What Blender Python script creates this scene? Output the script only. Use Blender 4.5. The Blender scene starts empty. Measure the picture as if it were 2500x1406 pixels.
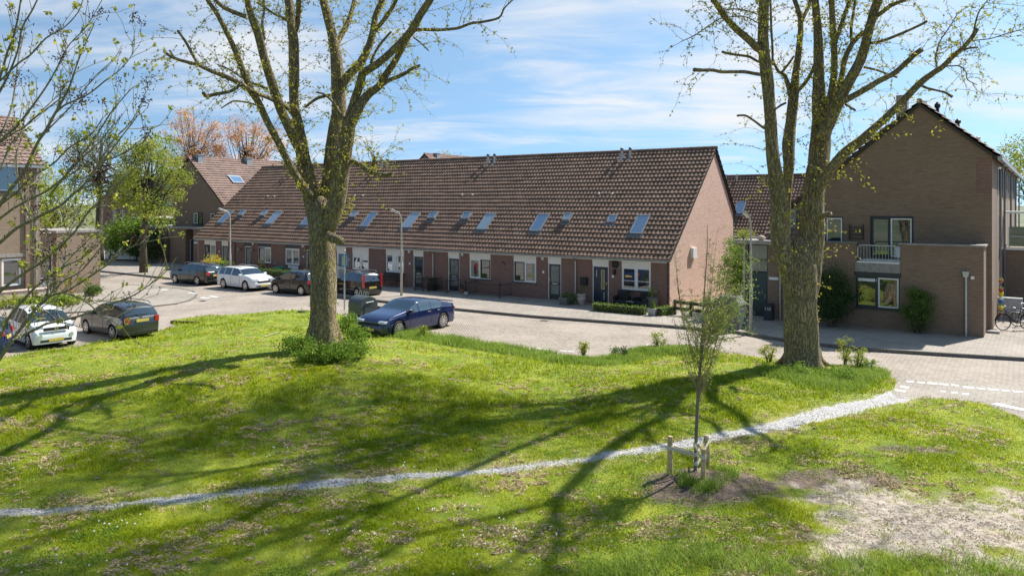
import bpy, bmesh, math, random
import numpy as np
from mathutils import Vector, Matrix, noise
from mathutils.geometry import delaunay_2d_cdt
random.seed(7); np.random.seed(7)
C = bpy.context.scene.collection
R = math.radians
# ------------------------------------------------------------------ camera, sky, sun
F, CH, HZ = 1840.0, 5.5, 495.0            # focal length in photo pixels, camera height, horizon row
cam = bpy.data.cameras.new('camera'); cam_o = bpy.data.objects.new('camera', cam); C.objects.link(cam_o)
cam.sensor_width = 36; cam.lens = 36*F/2500; cam.shift_y = -(703-HZ)/2500
cam.clip_start = .1; cam.clip_end = 3000
cam_o.location = (0, 0, CH); cam_o.rotation_euler = (R(90), 0, 0)
bpy.context.scene.camera = cam_o
SUN_AZ = math.atan2(.83, .56); SUN_EL = R(48.5)
sun = bpy.data.lights.new('sun', 'SUN'); sun.energy = 5.0; sun.angle = R(.55); sun.color = (1, .955, .88)
sun_o = bpy.data.objects.new('sun', sun); C.objects.link(sun_o)
sd = Vector((math.sin(SUN_AZ)*math.cos(SUN_EL), math.cos(SUN_AZ)*math.cos(SUN_EL), math.sin(SUN_EL)))
sun_o.rotation_euler = sd.to_track_quat('Z', 'Y').to_euler()
vs = bpy.context.scene.view_settings
vs.view_transform = 'Standard'; vs.look = 'None'; vs.exposure = .66; vs.gamma = 1
w = bpy.data.worlds.new('World'); bpy.context.scene.world = w; w.use_nodes = True
nt = w.node_tree; N = nt.nodes; Lk = nt.links
bg = N['Background']; bg.inputs[1].default_value = .112
sky = N.new('ShaderNodeTexSky'); sky.sky_type = 'NISHITA'; sky.sun_disc = False
sky.sun_elevation = SUN_EL; sky.sun_rotation = SUN_AZ; sky.air_density = 1.0; sky.dust_density = .6; sky.ozone_density = 1.6
tc = N.new('ShaderNodeTexCoord'); sx = N.new('ShaderNodeSeparateXYZ'); Lk.new(tc.outputs['Generated'], sx.inputs[0])
def wm(op, a, b=None, c=None, clamp=False):
    n = N.new('ShaderNodeMath'); n.operation = op; n.use_clamp = clamp
    for i, q in enumerate((a, b, c)):
        if q is None: continue
        if isinstance(q, (int, float)): n.inputs[i].default_value = q
        else: Lk.new(q, n.inputs[i])
    return n.outputs[0]
cv = N.new('ShaderNodeCombineXYZ'); Lk.new(sx.outputs[0], cv.inputs[0]); Lk.new(sx.outputs[1], cv.inputs[1]); Lk.new(wm('ADD', wm('MULTIPLY', wm('ABSOLUTE', sx.outputs[2]), 1.25), .24), cv.inputs[2]); vn = N.new('ShaderNodeVectorMath'); vn.operation = 'NORMALIZE'; Lk.new(cv.outputs[0], vn.inputs[0]); Lk.new(vn.outputs[0], sky.inputs[0])
zz = wm('ADD', wm('MAXIMUM', sx.outputs[2], 0.0), .16)
cx = N.new('ShaderNodeCombineXYZ'); Lk.new(wm('DIVIDE', sx.outputs[0], zz), cx.inputs[0]); Lk.new(wm('DIVIDE', sx.outputs[1], zz), cx.inputs[1])
def wnoise(scale, det, rough, dist, off, st=(1, 1, 1)):
    m = N.new('ShaderNodeMapping'); m.inputs['Location'].default_value = off; m.inputs['Scale'].default_value = st
    Lk.new(cx.outputs[0], m.inputs[0])
    n = N.new('ShaderNodeTexNoise'); n.inputs['Scale'].default_value = scale; n.inputs['Detail'].default_value = det
    n.inputs['Roughness'].default_value = rough; n.inputs['Distortion'].default_value = dist
    Lk.new(m.outputs[0], n.inputs['Vector']); return n.outputs[0]
big = wnoise(.55, 3, .5, .2, (3.1, 1.7, 0)); fine = wnoise(2.2, 9, .62, .5, (.4, 5.3, 0), (.6, 1.5, 1))
dens = wm('ADD', wm('MULTIPLY', big, .62), wm('MULTIPLY', fine, .5))
def blob(d, lo, hi, amt):                 # more cloud round one direction of the sky
    d = Vector(d).normalized(); v = N.new('ShaderNodeVectorMath'); v.operation = 'DOT_PRODUCT'
    v.inputs[1].default_value = d; Lk.new(tc.outputs['Generated'], v.inputs[0])
    r = N.new('ShaderNodeMapRange'); r.interpolation_type = 'SMOOTHSTEP'
    r.inputs[1].default_value = lo; r.inputs[2].default_value = hi; r.inputs[4].default_value = amt
    Lk.new(v.outputs['Value'], r.inputs[0]); return r.outputs[0]
dens = wm('ADD', dens, blob((330/F, 1, 380/F), .965, .998, .20))
dens = wm('ADD', dens, blob((900/F, 1, 180/F), .97, .999, .13))
dens = wm('ADD', dens, blob((-850/F, 1, 215/F), .955, .997, .13))
dens = wm('SUBTRACT', dens, blob((150/F, 1, 170/F), .985, .999, .06))
cr = N.new('ShaderNodeMapRange'); cr.interpolation_type = 'SMOOTHSTEP'
cr.inputs[1].default_value = .60; cr.inputs[2].default_value = .86; cr.inputs[3].default_value = .10; cr.inputs[4].default_value = .95
Lk.new(dens, cr.inputs[0])
mx = N.new('ShaderNodeMix'); mx.data_type = 'RGBA'; Lk.new(cr.outputs[0], mx.inputs[0]); ts = N.new('ShaderNodeMix'); ts.data_type = 'RGBA'; ts.blend_type = 'MULTIPLY'; ts.inputs[0].default_value = 1; ts.inputs[7].default_value = (.82, 1.06, 1.07, 1); Lk.new(sky.outputs[0], ts.inputs[6]); Lk.new(ts.outputs[2], mx.inputs[6])
mx.inputs[7].default_value = (5.3, 5.35, 5.4, 1); Lk.new(mx.outputs[2], bg.inputs[0])
bpy.context.scene.cycles.max_bounces = 6; bpy.context.scene.cycles.transparent_max_bounces = 8
bpy.context.scene.cycles.use_adaptive_sampling = True

# ------------------------------------------------------------------ mesh helpers
class MB:
    def __init__(s): s.v = []; s.f = []; s.m = []
    def add(s, vs_, fs, mi=0):
        b = len(s.v); s.v += [tuple(p) for p in vs_]
        for q in fs: s.f.append(tuple(b+i for i in q)); s.m.append(mi)
        return s
    def box(s, x0, x1, y0, y1, z0, z1, mi=0):
        return s.add([(x0,y0,z0),(x1,y0,z0),(x1,y1,z0),(x0,y1,z0),(x0,y0,z1),(x1,y0,z1),(x1,y1,z1),(x0,y1,z1)],
            [(0,3,2,1),(4,5,6,7),(0,1,5,4),(1,2,6,5),(2,3,7,6),(3,0,4,7)], mi)
    def obox(s, p0, p1, a, b, up=(0,0,1), mi=0):       # bar from p0 to p1, a wide, b high
        p0 = Vector(p0); p1 = Vector(p1); d = (p1-p0).normalized(); x = d.cross(Vector(up))
        if x.length < 1e-3: x = d.cross(Vector((1,0,0)))
        x.normalize(); y = x.cross(d).normalized(); q = []
        for p in (p0, p1):
            for sa, sb in ((-1,-1),(1,-1),(1,1),(-1,1)): q.append(p + x*sa*a/2 + y*sb*b/2)
        return s.add(q, [(0,1,2,3),(7,6,5,4),(0,4,5,1),(1,5,6,2),(2,6,7,3),(3,7,4,0)], mi)
    def prism(s, poly, y0, y1, mi=0):                  # polygon in x,z pushed along y
        n = len(poly); q = [(x,y0,z) for x,z in poly]+[(x,y1,z) for x,z in poly]
        return s.add(q, [tuple(range(n)), tuple(range(2*n-1,n-1,-1))]+[(i,i+n,(i+1)%n+n,(i+1)%n) for i in range(n)], mi)
    def slab(s, poly, z0, z1, mi=0):                   # polygon in x,y raised along z
        n = len(poly); q = [(x,y,z0) for x,y in poly]+[(x,y,z1) for x,y in poly]
        return s.add(q, [tuple(range(n-1,-1,-1)), tuple(range(n,2*n))]+[(i,(i+1)%n,(i+1)%n+n,i+n) for i in range(n)], mi)
    def tube(s, pts, rad, n=8, mi=0, caps=True, wob=0):
        pts = [Vector(p) for p in pts]; k = len(pts)
        if isinstance(rad, (int, float)): rad = [rad]*k
        b = len(s.v); x = None
        for i in range(k):
            d = (pts[min(i+1,k-1)]-pts[max(i-1,0)])
            if d.length < 1e-9: d = Vector((0,0,1))
            d.normalize()
            if x is None: x = d.cross(Vector((.31,.9,.12))).normalized()
            x = (x - d*x.dot(d)).normalized(); y = d.cross(x)
            for j in range(n):
                a = 2*math.pi*j/n; r = rad[i]
                if wob: r *= 1 + wob*noise.noise(Vector((math.cos(a)*1.6, math.sin(a)*1.6, pts[i].z*.9+pts[i].x*.3))*1.0) + wob*.6*math.sin(a*5+pts[i].z*.6)
                s.v.append(tuple(pts[i] + x*math.cos(a)*r + y*math.sin(a)*r))
        for i in range(k-1):
            for j in range(n):
                s.f.append((b+i*n+j, b+i*n+(j+1)%n, b+(i+1)*n+(j+1)%n, b+(i+1)*n+j)); s.m.append(mi)
        if caps and n > 3:
            s.f.append(tuple(b+j for j in range(n-1,-1,-1))); s.m.append(mi)
            s.f.append(tuple(b+(k-1)*n+j for j in range(n))); s.m.append(mi)
        return s
    def lathe(s, prof, n=20, c=(0,0,0), mi=0):         # (r,z) profile about z
        b = len(s.v); k = len(prof)
        for r, z in prof:
            for j in range(n): a = 2*math.pi*j/n; s.v.append((c[0]+r*math.cos(a), c[1]+r*math.sin(a), c[2]+z))
        for i in range(k-1):
            for j in range(n): s.f.append((b+i*n+j, b+i*n+(j+1)%n, b+(i+1)*n+(j+1)%n, b+(i+1)*n+j)); s.m.append(mi)
        s.f.append(tuple(b+j for j in range(n-1,-1,-1))); s.m.append(mi); s.f.append(tuple(b+(k-1)*n+j for j in range(n))); s.m.append(mi)
        return s
    def build(s, name, mats, parent=None, smooth=False, bevel=0):
        me = bpy.data.meshes.new(name); me.from_pydata(s.v, [], s.f)
        if not isinstance(mats, (list, tuple)): mats = [mats]
        for m_ in mats: me.materials.append(m_)
        if len(mats) > 1: me.polygons.foreach_set('material_index', s.m)
        if smooth: me.polygons.foreach_set('use_smooth', [True]*len(s.f))
        me.update(); o = bpy.data.objects.new(name, me); C.objects.link(o)
        if parent: o.parent = parent
        if bevel:
            b = o.modifiers.new('bevel', 'BEVEL'); b.width = bevel; b.segments = 2; b.limit_method = 'ANGLE'
        return o
def npmesh(name, V, Fq, mat, parent=None, attr=None):  # big mesh from numpy arrays; Fq (n,3) or (n,4)
    me = bpy.data.meshes.new(name); k = Fq.shape[1]; nf = len(Fq)
    me.vertices.add(len(V)); me.vertices.foreach_set('co', V.astype(np.float32).ravel())
    me.loops.add(nf*k); me.loops.foreach_set('vertex_index', Fq.astype(np.int32).ravel())
    me.polygons.add(nf); me.polygons.foreach_set('loop_start', np.arange(nf, dtype=np.int32)*k)
    if attr is not None:
        a = me.attributes.new('tone', 'FLOAT', 'POINT'); a.data.foreach_set('value', attr.astype(np.float32))
    me.update(calc_edges=True); me.materials.append(mat)
    o = bpy.data.objects.new(name, me); C.objects.link(o)
    if parent: o.parent = parent
    return o
def tag(o, label=None, cat=None, group=None, kind=None):
    if label: o['label'] = label
    if cat: o['category'] = cat
    if group: o['group'] = group
    if kind: o['kind'] = kind
    return o
def thing(name, label, cat, loc=(0,0,0), rz=0, group=None):
    o = bpy.data.objects.new(name, None); C.objects.link(o); o.empty_display_size = .3
    o.location = loc; o.rotation_euler = (0,0,rz); return tag(o, label, cat, group)
def dup(root, loc, rz, label, group=None):
    def cp(o, par):
        c = o.copy(); C.objects.link(c); c.parent = par
        for ch in list(o.children): cp(ch, c)
        return c
    r = cp(root, None); r.location = loc; r.rotation_euler = (0,0,rz); r['label'] = label
    if group: r['group'] = group
    return r
# the street frame: u runs along the terrace (to the right), v away from the street; origin at the terrace's right front corner
P0 = Vector((7.93, F*5.5/267, 0)); U = Vector((.8157, -.5786, 0)); V = Vector((.5786, .8157, 0)); TH = math.atan2(U.y, U.x)
def S(u, v, z=0): return P0 + U*u + V*v + Vector((0,0,z))
def G(px, py, z=0):                                    # pixel of the photo -> point at height z
    y = F*(CH-z)/(py-HZ); return Vector(((px-1250)/F*y, y, z))
def UV(p): d = p-P0; return d.dot(U), d.dot(V)
def at(px, py, Y): return Vector(((px-1250)/F*Y, Y, CH-(py-HZ)/F*Y))
def fu(px, v=0):
    k = (px-1250)/F; return (k*(P0.y+V.y*v)-P0.x-V.x*v)/(U.x-k*U.y)
def fz(px, py, v=0): u = fu(px, v); return CH-(py-HZ)*S(u, v).y/F

# ------------------------------------------------------------------ materials
class NT:
    def __init__(s, name):
        s.m = bpy.data.materials.new(name); s.m.use_nodes = True; s.t = s.m.node_tree; s.b = s.t.nodes['Principled BSDF']
    def n(s, typ, ins=None, **kw):
        q = s.t.nodes.new(typ)
        for k, v in kw.items(): setattr(q, k, v)
        for k, v in (ins or {}).items():
            if isinstance(v, bpy.types.NodeSocket): s.t.links.new(v, q.inputs[k])
            else: q.inputs[k].default_value = v
        return q
    def co(s, kind='Object', scale=(1,1,1), rot=(0,0,0)):
        t = s.n('ShaderNodeTexCoord'); return s.n('ShaderNodeMapping', {'Vector': t.outputs[kind], 'Scale': scale, 'Rotation': rot}).outputs[0]
    def pos(s, scale=(1,1,1), rot=(0,0,0)):
        t = s.n('ShaderNodeNewGeometry'); return s.n('ShaderNodeMapping', {'Vector': t.outputs['Position'], 'Scale': scale, 'Rotation': rot}).outputs[0]
    def noise(s, vec, scale, det=4, rough=.55, dist=0): return s.n('ShaderNodeTexNoise', {'Vector': vec, 'Scale': scale, 'Detail': det, 'Roughness': rough, 'Distortion': dist}).outputs[0]
    def ramp(s, fac, a, b, lo=0., hi=1.): return s.n('ShaderNodeMapRange', {'Value': fac, 'From Min': a, 'From Max': b, 'To Min': lo, 'To Max': hi}, interpolation_type='SMOOTHSTEP').outputs[0]
    def math(s, op, a, b=0., cl=False): return s.n('ShaderNodeMath', {0: a, 1: b}, operation=op, use_clamp=cl).outputs[0]
    def mix(s, fac, a, b, bt='MIX'):
        q = s.n('ShaderNodeMix', data_type='RGBA', blend_type=bt)
        for i, v in ((0, fac), (6, a), (7, b)):
            if isinstance(v, bpy.types.NodeSocket): s.t.links.new(v, q.inputs[i])
            else: q.inputs[i].default_value = v if i == 0 else (*v, 1) if len(v) == 3 else v
        return q.outputs[2]
    def set(s, key, v):
        if isinstance(v, bpy.types.NodeSocket): s.t.links.new(v, s.b.inputs[key])
        else: s.b.inputs[key].default_value = v if not isinstance(v, tuple) or len(v) == 4 else (*v, 1)
        return s
    def bump(s, h, strength=.5, dist=.02):
        b = s.n('ShaderNodeBump', {'Height': h, 'Strength': strength, 'Distance': dist}); s.t.links.new(b.outputs[0], s.b.inputs['Normal']); return s
def plain(name, col, rough=.6, metal=0., var=.12, scale=6., spec=None, coat=0.):
    t = NT(name); v = t.co(); n = t.noise(v, scale, 5)
    d = tuple(c*(1-var) for c in col); l = tuple(min(1, c*(1+var)) for c in col)
    t.set('Base Color', t.mix(t.ramp(n, .3, .7), d, l)).set('Roughness', t.ramp(n, .2, .8, max(.02, rough-.06), min(1, rough+.08))).set('Metallic', metal)
    if coat: t.set('Coat Weight', coat).set('Coat Roughness', .03)
    return t.m
def brick(name, c1, c2, mortar, bw=.22, rh=.0625, stain=.3, ms=.011):
    t = NT(name); tx = t.n('ShaderNodeTexCoord'); s_ = t.n('ShaderNodeSeparateXYZ', {0: tx.outputs['Object']})
    c = t.n('ShaderNodeCombineXYZ', {0: t.math('ADD', s_.outputs[0], s_.outputs[1]), 1: s_.outputs[2]})
    b = t.n('ShaderNodeTexBrick', {'Vector': c.outputs[0], 'Color1': (*c1,1), 'Color2': (*c2,1), 'Mortar': (*mortar,1), 'Scale': 1., 'Mortar Size': ms, 'Mortar Smooth': .3, 'Bias': -.1, 'Brick Width': bw, 'Row Height': rh})
    n = t.noise(tx.outputs['Object'], .7, 6, .6); n2 = t.noise(t.co(scale=(4,4,60)), 1., 3)
    col = t.mix(t.ramp(n, .35, .75, 0., stain), b.outputs[0], tuple(x*.55 for x in c1))
    col = t.mix(t.ramp(n2, .35, .7, 0., .5), col, tuple(min(1, x*1.4) for x in c2)); n3 = t.noise(t.co(scale=(1.2,1.2,34)), 1., 3); col = t.mix(t.ramp(n3, .5, .75, 0., .5), col, tuple(x*.6 for x in c1))
    t.set('Base Color', col).set('Roughness', .9).bump(b.outputs[1], -.5, .008); return t.m
M = {}
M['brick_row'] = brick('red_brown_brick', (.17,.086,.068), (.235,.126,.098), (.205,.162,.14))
M['brick_end_lit'] = brick('sunlit_terrace_brick', (.50,.28,.21), (.64,.42,.33), (.60,.49,.41), stain=.10)  # terrace brick coloured much lighter, to stand for sun on the gable end
M['brick_brown'] = brick('brown_brick', (.18,.116,.078), (.24,.158,.107), (.22,.175,.135))
M['brick_tan'] = brick('tan_brick', (.225,.155,.105), (.30,.215,.145), (.27,.225,.18))
def tilemat(name, c1, c2, lich, axis=0, gauge=.24, pitch=.3):
    t = NT(name); tx = t.n('ShaderNodeTexCoord'); s_ = t.n('ShaderNodeSeparateXYZ', {0: tx.outputs['Object']})
    fx = t.math('FLOOR', t.math('DIVIDE', s_.outputs[axis], pitch)); fz_ = t.math('FLOOR', t.math('DIVIDE', s_.outputs[2], gauge))
    wn = t.n('ShaderNodeTexWhiteNoise', {'Vector': t.n('ShaderNodeCombineXYZ', {0: fx, 1: fz_}).outputs[0]}, noise_dimensions='3D')
    col = t.mix(wn.outputs[0], c1, c2); n = t.noise(tx.outputs['Object'], .6, 5, .6); n2 = t.noise(tx.outputs['Object'], 9, 4, .7)
    col = t.mix(t.ramp(n, .42, .75, 0, .6), col, tuple(x*.5 for x in c1)); st = t.noise(t.co(scale=(1.1,1.1,.25)), 2.2, 5, .6); col = t.mix(t.ramp(st, .52, .75, 0, .5), col, tuple(min(1, x*1.5) for x in c2))
    col = t.mix(t.ramp(n2, .60, .72, 0, .8), col, lich)
    n3 = t.noise(t.co(scale=(1.5,1.5,.5)), 3, 3, .6); col = t.mix(t.ramp(n3, .6, .72, 0, .5), col, (.07,.055,.045))
    t.set('Base Color', col).set('Roughness', .85).bump(n2, .3, .01); return t.m
M['tile'] = tilemat('brown_roof_tile', (.155,.094,.066), (.205,.128,.092), (.33,.31,.09), pitch=.2335)
M['tile_side'] = tilemat('red_brown_roof_tile', (.22,.145,.115), (.28,.19,.155), (.34,.27,.2), axis=1)
M['tile_dark'] = tilemat('dark_glazed_tile', (.03,.04,.06), (.06,.075,.1), (.1,.1,.1), axis=1)
def paving(name, c1, c2, mortar, bw, rh, sc=.35, rot=0., rough=.85):
    t = NT(name); v = t.pos(rot=(0,0,rot)); b = t.n('ShaderNodeTexBrick', {'Vector': v, 'Color1': (*c1,1), 'Color2': (*c2,1), 'Mortar': (*mortar,1), 'Scale': 1., 'Mortar Size': .011, 'Mortar Smooth': .2, 'Brick Width': bw, 'Row Height': rh})
    g = t.pos(); n = t.noise(g, sc, 5, .6); n2 = t.noise(g, 3.5, 5, .7)
    col = t.mix(t.ramp(n, .35, .7, 0, .45), b.outputs[0], tuple(min(1, x*1.28) for x in c2))
    col = t.mix(t.ramp(n2, .5, .8, 0, .4), col, tuple(x*.62 for x in c1))
    t.set('Base Color', col).set('Roughness', rough).bump(b.outputs[1], -.35, .006); return t.m
M['road'] = paving('pink_grey_brick_paving', (.275,.228,.185), (.375,.318,.262), (.11,.092,.075), .22, .105, rot=R(35.35+45))
M['pavement'] = paving('grey_concrete_paving', (.25,.216,.18), (.325,.284,.24), (.13,.11,.092), .3, .3, rot=R(35.35))
M['kerb'] = plain('concrete_kerb', (.15,.135,.12), .9, scale=3)
M['marking'] = plain('worn_white_marking', (.78,.76,.74), .8, var=.1, scale=9)
M['white'] = plain('white_paint', (.78,.77,.74), .45, var=.05)
M['cream'] = plain('cream_panel', (.80,.765,.70), .55, var=.04)
M['dark'] = plain('anthracite_paint', (.035,.038,.042), .4)
M['navy'] = plain('dark_blue_paint', (.018,.026,.05), .35)
M['green_d'] = plain('dark_green_paint', (.02,.05,.055), .35)
M['zinc'] = plain('grey_zinc', (.36,.37,.38), .45, .5, var=.15)
M['galv'] = plain('galvanised_steel', (.45,.46,.46), .38, .7, var=.15, scale=12)
M['pole'] = plain('beige_grey_lamp_post', (.43,.40,.35), .5, .2, var=.15, scale=5)
M['concrete'] = plain('grey_concrete', (.30,.275,.25), .9, var=.2)
M['lead'] = plain('lead_flashing', (.15,.16,.17), .5, .3)
M['iron'] = plain('black_iron', (.015,.015,.016), .5, .3)
M['wood_d'] = plain('dark_stained_wood', (.04,.033,.026), .8)
M['rubber'] = plain('black_rubber', (.018,.018,.019), .8)
M['plastic'] = plain('grey_green_plastic', (.07,.085,.09), .42, var=.1)
M['cont'] = plain('grey_metal_container', (.15,.15,.155), .45, .2, var=.15)
M['stake'] = plain('peeled_pine_stake', (.50,.36,.20), .8, var=.25, scale=14)
M['strap'] = plain('canvas_tree_strap', (.55,.50,.38), .9)
M['alu'] = plain('silver_alloy', (.62,.62,.63), .25, .9, var=.04)
M['darkrim'] = plain('dark_wheel_gap', (.02,.02,.02), .6)
M['red_l'] = plain('red_lamp_plastic', (.45,.01,.012), .15, coat=1)
M['clear_l'] = plain('clear_lamp_plastic', (.55,.57,.6), .08, .3, coat=1)
M['yplate'] = plain('yellow_plate', (.62,.48,.10), .5, var=.05)
M['blue_s'] = plain('blue_sign_enamel', (.02,.14,.42), .4)
M['terra'] = plain('terracotta', (.35,.15,.08), .8)
M['rattan'] = plain('black_rattan', (.02,.02,.022), .7, scale=60)
M['teal'] = plain('green_plastic_lid', (.02,.30,.20), .4)
M['yellow'] = plain('yellow_blossom', (.75,.55,.03), .8)
M['brass'] = plain('polished_brass', (.6,.45,.12), .3, .8)
M['nest'] = plain('dark_seed_cluster', (.06,.025,.018), .9, var=.4)
M['stone'] = plain('pale_stone', (.50,.40,.33), .9, var=.2)
def glass(name, col=(.02,.025,.03), fac=.22, tint=(.9,.95,1), rough=.02):
    t = NT(name); fr = t.n('ShaderNodeFresnel', {'IOR': 1.55}); n = t.noise(t.co(), 1.3, 2)
    k = t.math('ADD', t.math('MULTIPLY', fr.outputs[0], 1.), fac, True)
    d = t.n('ShaderNodeBsdfDiffuse', {'Color': (*col,1)}); g = t.n('ShaderNodeBsdfGlossy', {'Color': (*tint,1), 'Roughness': rough})
    bp = t.n('ShaderNodeBump', {'Height': n, 'Strength': .03, 'Distance': .05}); t.t.links.new(bp.outputs[0], g.inputs['Normal'])
    m_ = t.n('ShaderNodeMixShader', {0: k, 1: d.outputs[0], 2: g.outputs[0]})
    t.t.links.new(m_.outputs[0], t.t.nodes['Material Output'].inputs[0]); return t.m
M['glass'] = glass('window_glass', (.035,.04,.04), .14)
M['glass_sky'] = glass('roof_window_glass', (.04,.06,.09), .38, (.75,.88,1))
M['glass_blind'] = glass('roof_window_with_blind', (.22,.27,.31), .22, (.8,.9,1))
M['glass_car'] = glass('car_glass', (.010,.015,.018), .13, (.8,.93,1))
M['frost'] = plain('frosted_glass', (.30,.28,.23), .35, var=.15, scale=.8)
M['frostdoor'] = plain('grey_frosted_door_glass', (.17,.18,.165), .25, var=.2, scale=2)
def paint(name, col, rough=.28, metal=.0):
    t = NT(name); t.set('Base Color', (*col,1)).set('Roughness', rough).set('Metallic', metal).set('Coat Weight', 1.).set('Coat Roughness', .03)
    n = t.noise(t.co(), 3, 3); t.set('Roughness', t.ramp(n, .2, .8, rough-.05, rough+.1)); return t.m
M['p_blue'] = paint('metallic_navy_car_paint', (.004,.014,.075), .2, .2)
M['p_black'] = paint('black_car_paint', (.008,.008,.008), .2)
M['p_brown'] = paint('black_brown_car_paint', (.012,.010,.009), .2)
M['p_white'] = paint('white_car_paint', (.78,.79,.80), .3)
M['p_grey'] = paint('dark_grey_green_car_paint', (.03,.037,.04), .3, .3)
def bark(name, c1, c2, lich, amt=.55, k=1.):
    t = NT(name); v = t.co(scale=(17*k,17*k,3.4*k)); n = t.noise(v, 1., 6, .65, .9); n2 = t.noise(t.co(), 1.2, 4, .6); n3 = t.noise(t.co(scale=(9,9,3)), 1.5, 5, .7)
    def warped(sc, am, sd):
        base = t.co(scale=sc); wn = t.n('ShaderNodeTexNoise', {'Vector': t.co(scale=(3*k,3*k,2.2*k), rot=(sd,0,0)), 'Scale': 1., 'Detail': 3.}).outputs['Color']
        off = t.n('ShaderNodeVectorMath', {0: wn, 1: (am, am, am*.6)}, operation='MULTIPLY'); return t.n('ShaderNodeVectorMath', {0: base, 1: off.outputs[0]}, operation='ADD').outputs[0]
    wv = t.n('ShaderNodeTexVoronoi', {'Vector': warped((15*k,15*k,2.0*k), 5., .3), 'Scale': 1., 'Randomness': 1.}, feature='DISTANCE_TO_EDGE').outputs[0]
    wv2 = t.n('ShaderNodeTexVoronoi', {'Vector': warped((30*k,30*k,7*k), 4., 1.3), 'Scale': 1., 'Randomness': 1.}, feature='DISTANCE_TO_EDGE').outputs[0]
    hgt = t.math('ADD', t.math('MULTIPLY', n, .55), t.math('ADD', t.math('MULTIPLY', t.ramp(wv, 0, .3), .38), t.math('MULTIPLY', t.ramp(wv2, 0, .3), .22)))
    col = t.mix(t.ramp(hgt, .3, .85), c1, c2)
    g = t.n('ShaderNodeNewGeometry'); sp = t.n('ShaderNodeSeparateXYZ', {0: g.outputs['Normal']})
    m_ = t.math('ADD', n3, t.math('MULTIPLY', n2, .4)); col = t.mix(t.ramp(m_, .70, .88, 0, amt), col, lich)
    t.set('Base Color', col).set('Roughness', .95).bump(hgt, 1., .07*min(1, 1/k)); return t.m
M['bark'] = bark('ridged_willow_bark', (.12,.092,.055), (.40,.315,.19), (.46,.37,.08), .55)
M['bark_s'] = bark('smooth_grey_bark', (.16,.15,.11), (.33,.31,.24), (.35,.32,.08), .4, 5.)
M['bark_t'] = bark('brown_street_tree_bark', (.07,.06,.045), (.17,.145,.10), (.2,.2,.08), .4)
M['twig'] = plain('dark_twig', (.11,.075,.05), .9, scale=4)
M['twig_r'] = plain('red_brown_shoot', (.30,.19,.12), .8)
M['twig_p'] = plain('pale_twig', (.36,.31,.20), .8, var=.3, scale=5)
def leafmat(name, c1, c2, c3, trans=.35, sc=2.5, up=0):
    t = NT(name); g = t.n('ShaderNodeNewGeometry'); n = t.noise(g.outputs['Position'], sc, 3); 
    a = t.n('ShaderNodeAttribute', attribute_name='tone')
    col = t.mix(t.math('ADD', t.math('MULTIPLY', n, .6), t.math('MULTIPLY', a.outputs['Fac'], .6), True), c1, c2)
    col = t.mix(t.ramp(a.outputs['Fac'], .8, .95), col, c3)
    t.set('Base Color', col).set('Roughness', .6).set('Specular IOR Level', .2); tr = t.n('ShaderNodeBsdfTranslucent', {'Color': col})
    if up:                                              # fine blades shade like the soft surface they form together
        sc_n = t.n('ShaderNodeVectorMath', {0: g.outputs['Normal'], 1: (1-up,)*3}, operation='MULTIPLY'); ad = t.n('ShaderNodeVectorMath', {0: sc_n.outputs[0], 1: (0, 0, up)}, operation='ADD'); t.t.links.new(ad.outputs[0], t.b.inputs['Normal'])
    ms = t.n('ShaderNodeMixShader', {0: trans, 1: t.b.outputs[0], 2: tr.outputs[0]})
    t.t.links.new(ms.outputs[0], t.t.nodes['Material Output'].inputs[0]); return t.m
M['leaf_w'] = leafmat('young_willow_leaf', (.26,.29,.03), (.58,.54,.06), (.65,.5,.08))
M['leaf_y'] = leafmat('yellow_green_bud_leaf', (.22,.26,.03), (.42,.42,.05), (.5,.45,.08))
M['leaf_g'] = leafmat('fresh_green_leaf', (.10,.19,.02), (.24,.36,.04), (.35,.42,.07))
M['leaf_yg'] = leafmat('yellow_green_leaf', (.20,.27,.03), (.42,.46,.07), (.5,.45,.1))
M['leaf_o'] = leafmat('orange_spring_leaf', (.62,.32,.13), (.85,.50,.25), (.8,.6,.4))
M['leaf_yel'] = leafmat('yellow_blossom_leaf', (.55,.45,.02), (.8,.65,.03), (.3,.35,.05))
M['leaf_d'] = leafmat('dark_evergreen_leaf', (.025,.05,.015), (.06,.11,.03), (.12,.15,.04), .15)
M['leaf_m'] = leafmat('mid_green_leaf', (.05,.10,.02), (.12,.21,.035), (.25,.3,.06), .3)
M['leaf_s'] = leafmat('grey_green_willow_leaf', (.13,.22,.04), (.32,.42,.09), (.6,.55,.08))
M['grass'] = leafmat('grass_blade', (.16,.29,.001), (.58,.59,.004), (.72,.60,.14), .4, .55, .75)
M['grass_t'] = leafmat('tall_grass_blade', (.14,.25,.015), (.36,.47,.06), (.5,.5,.15), .4, 1., .5)
M['hay'] = leafmat('dry_cut_grass', (.40,.29,.15), (.68,.53,.31), (.74,.6,.38), .25, 2., .5)
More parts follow.
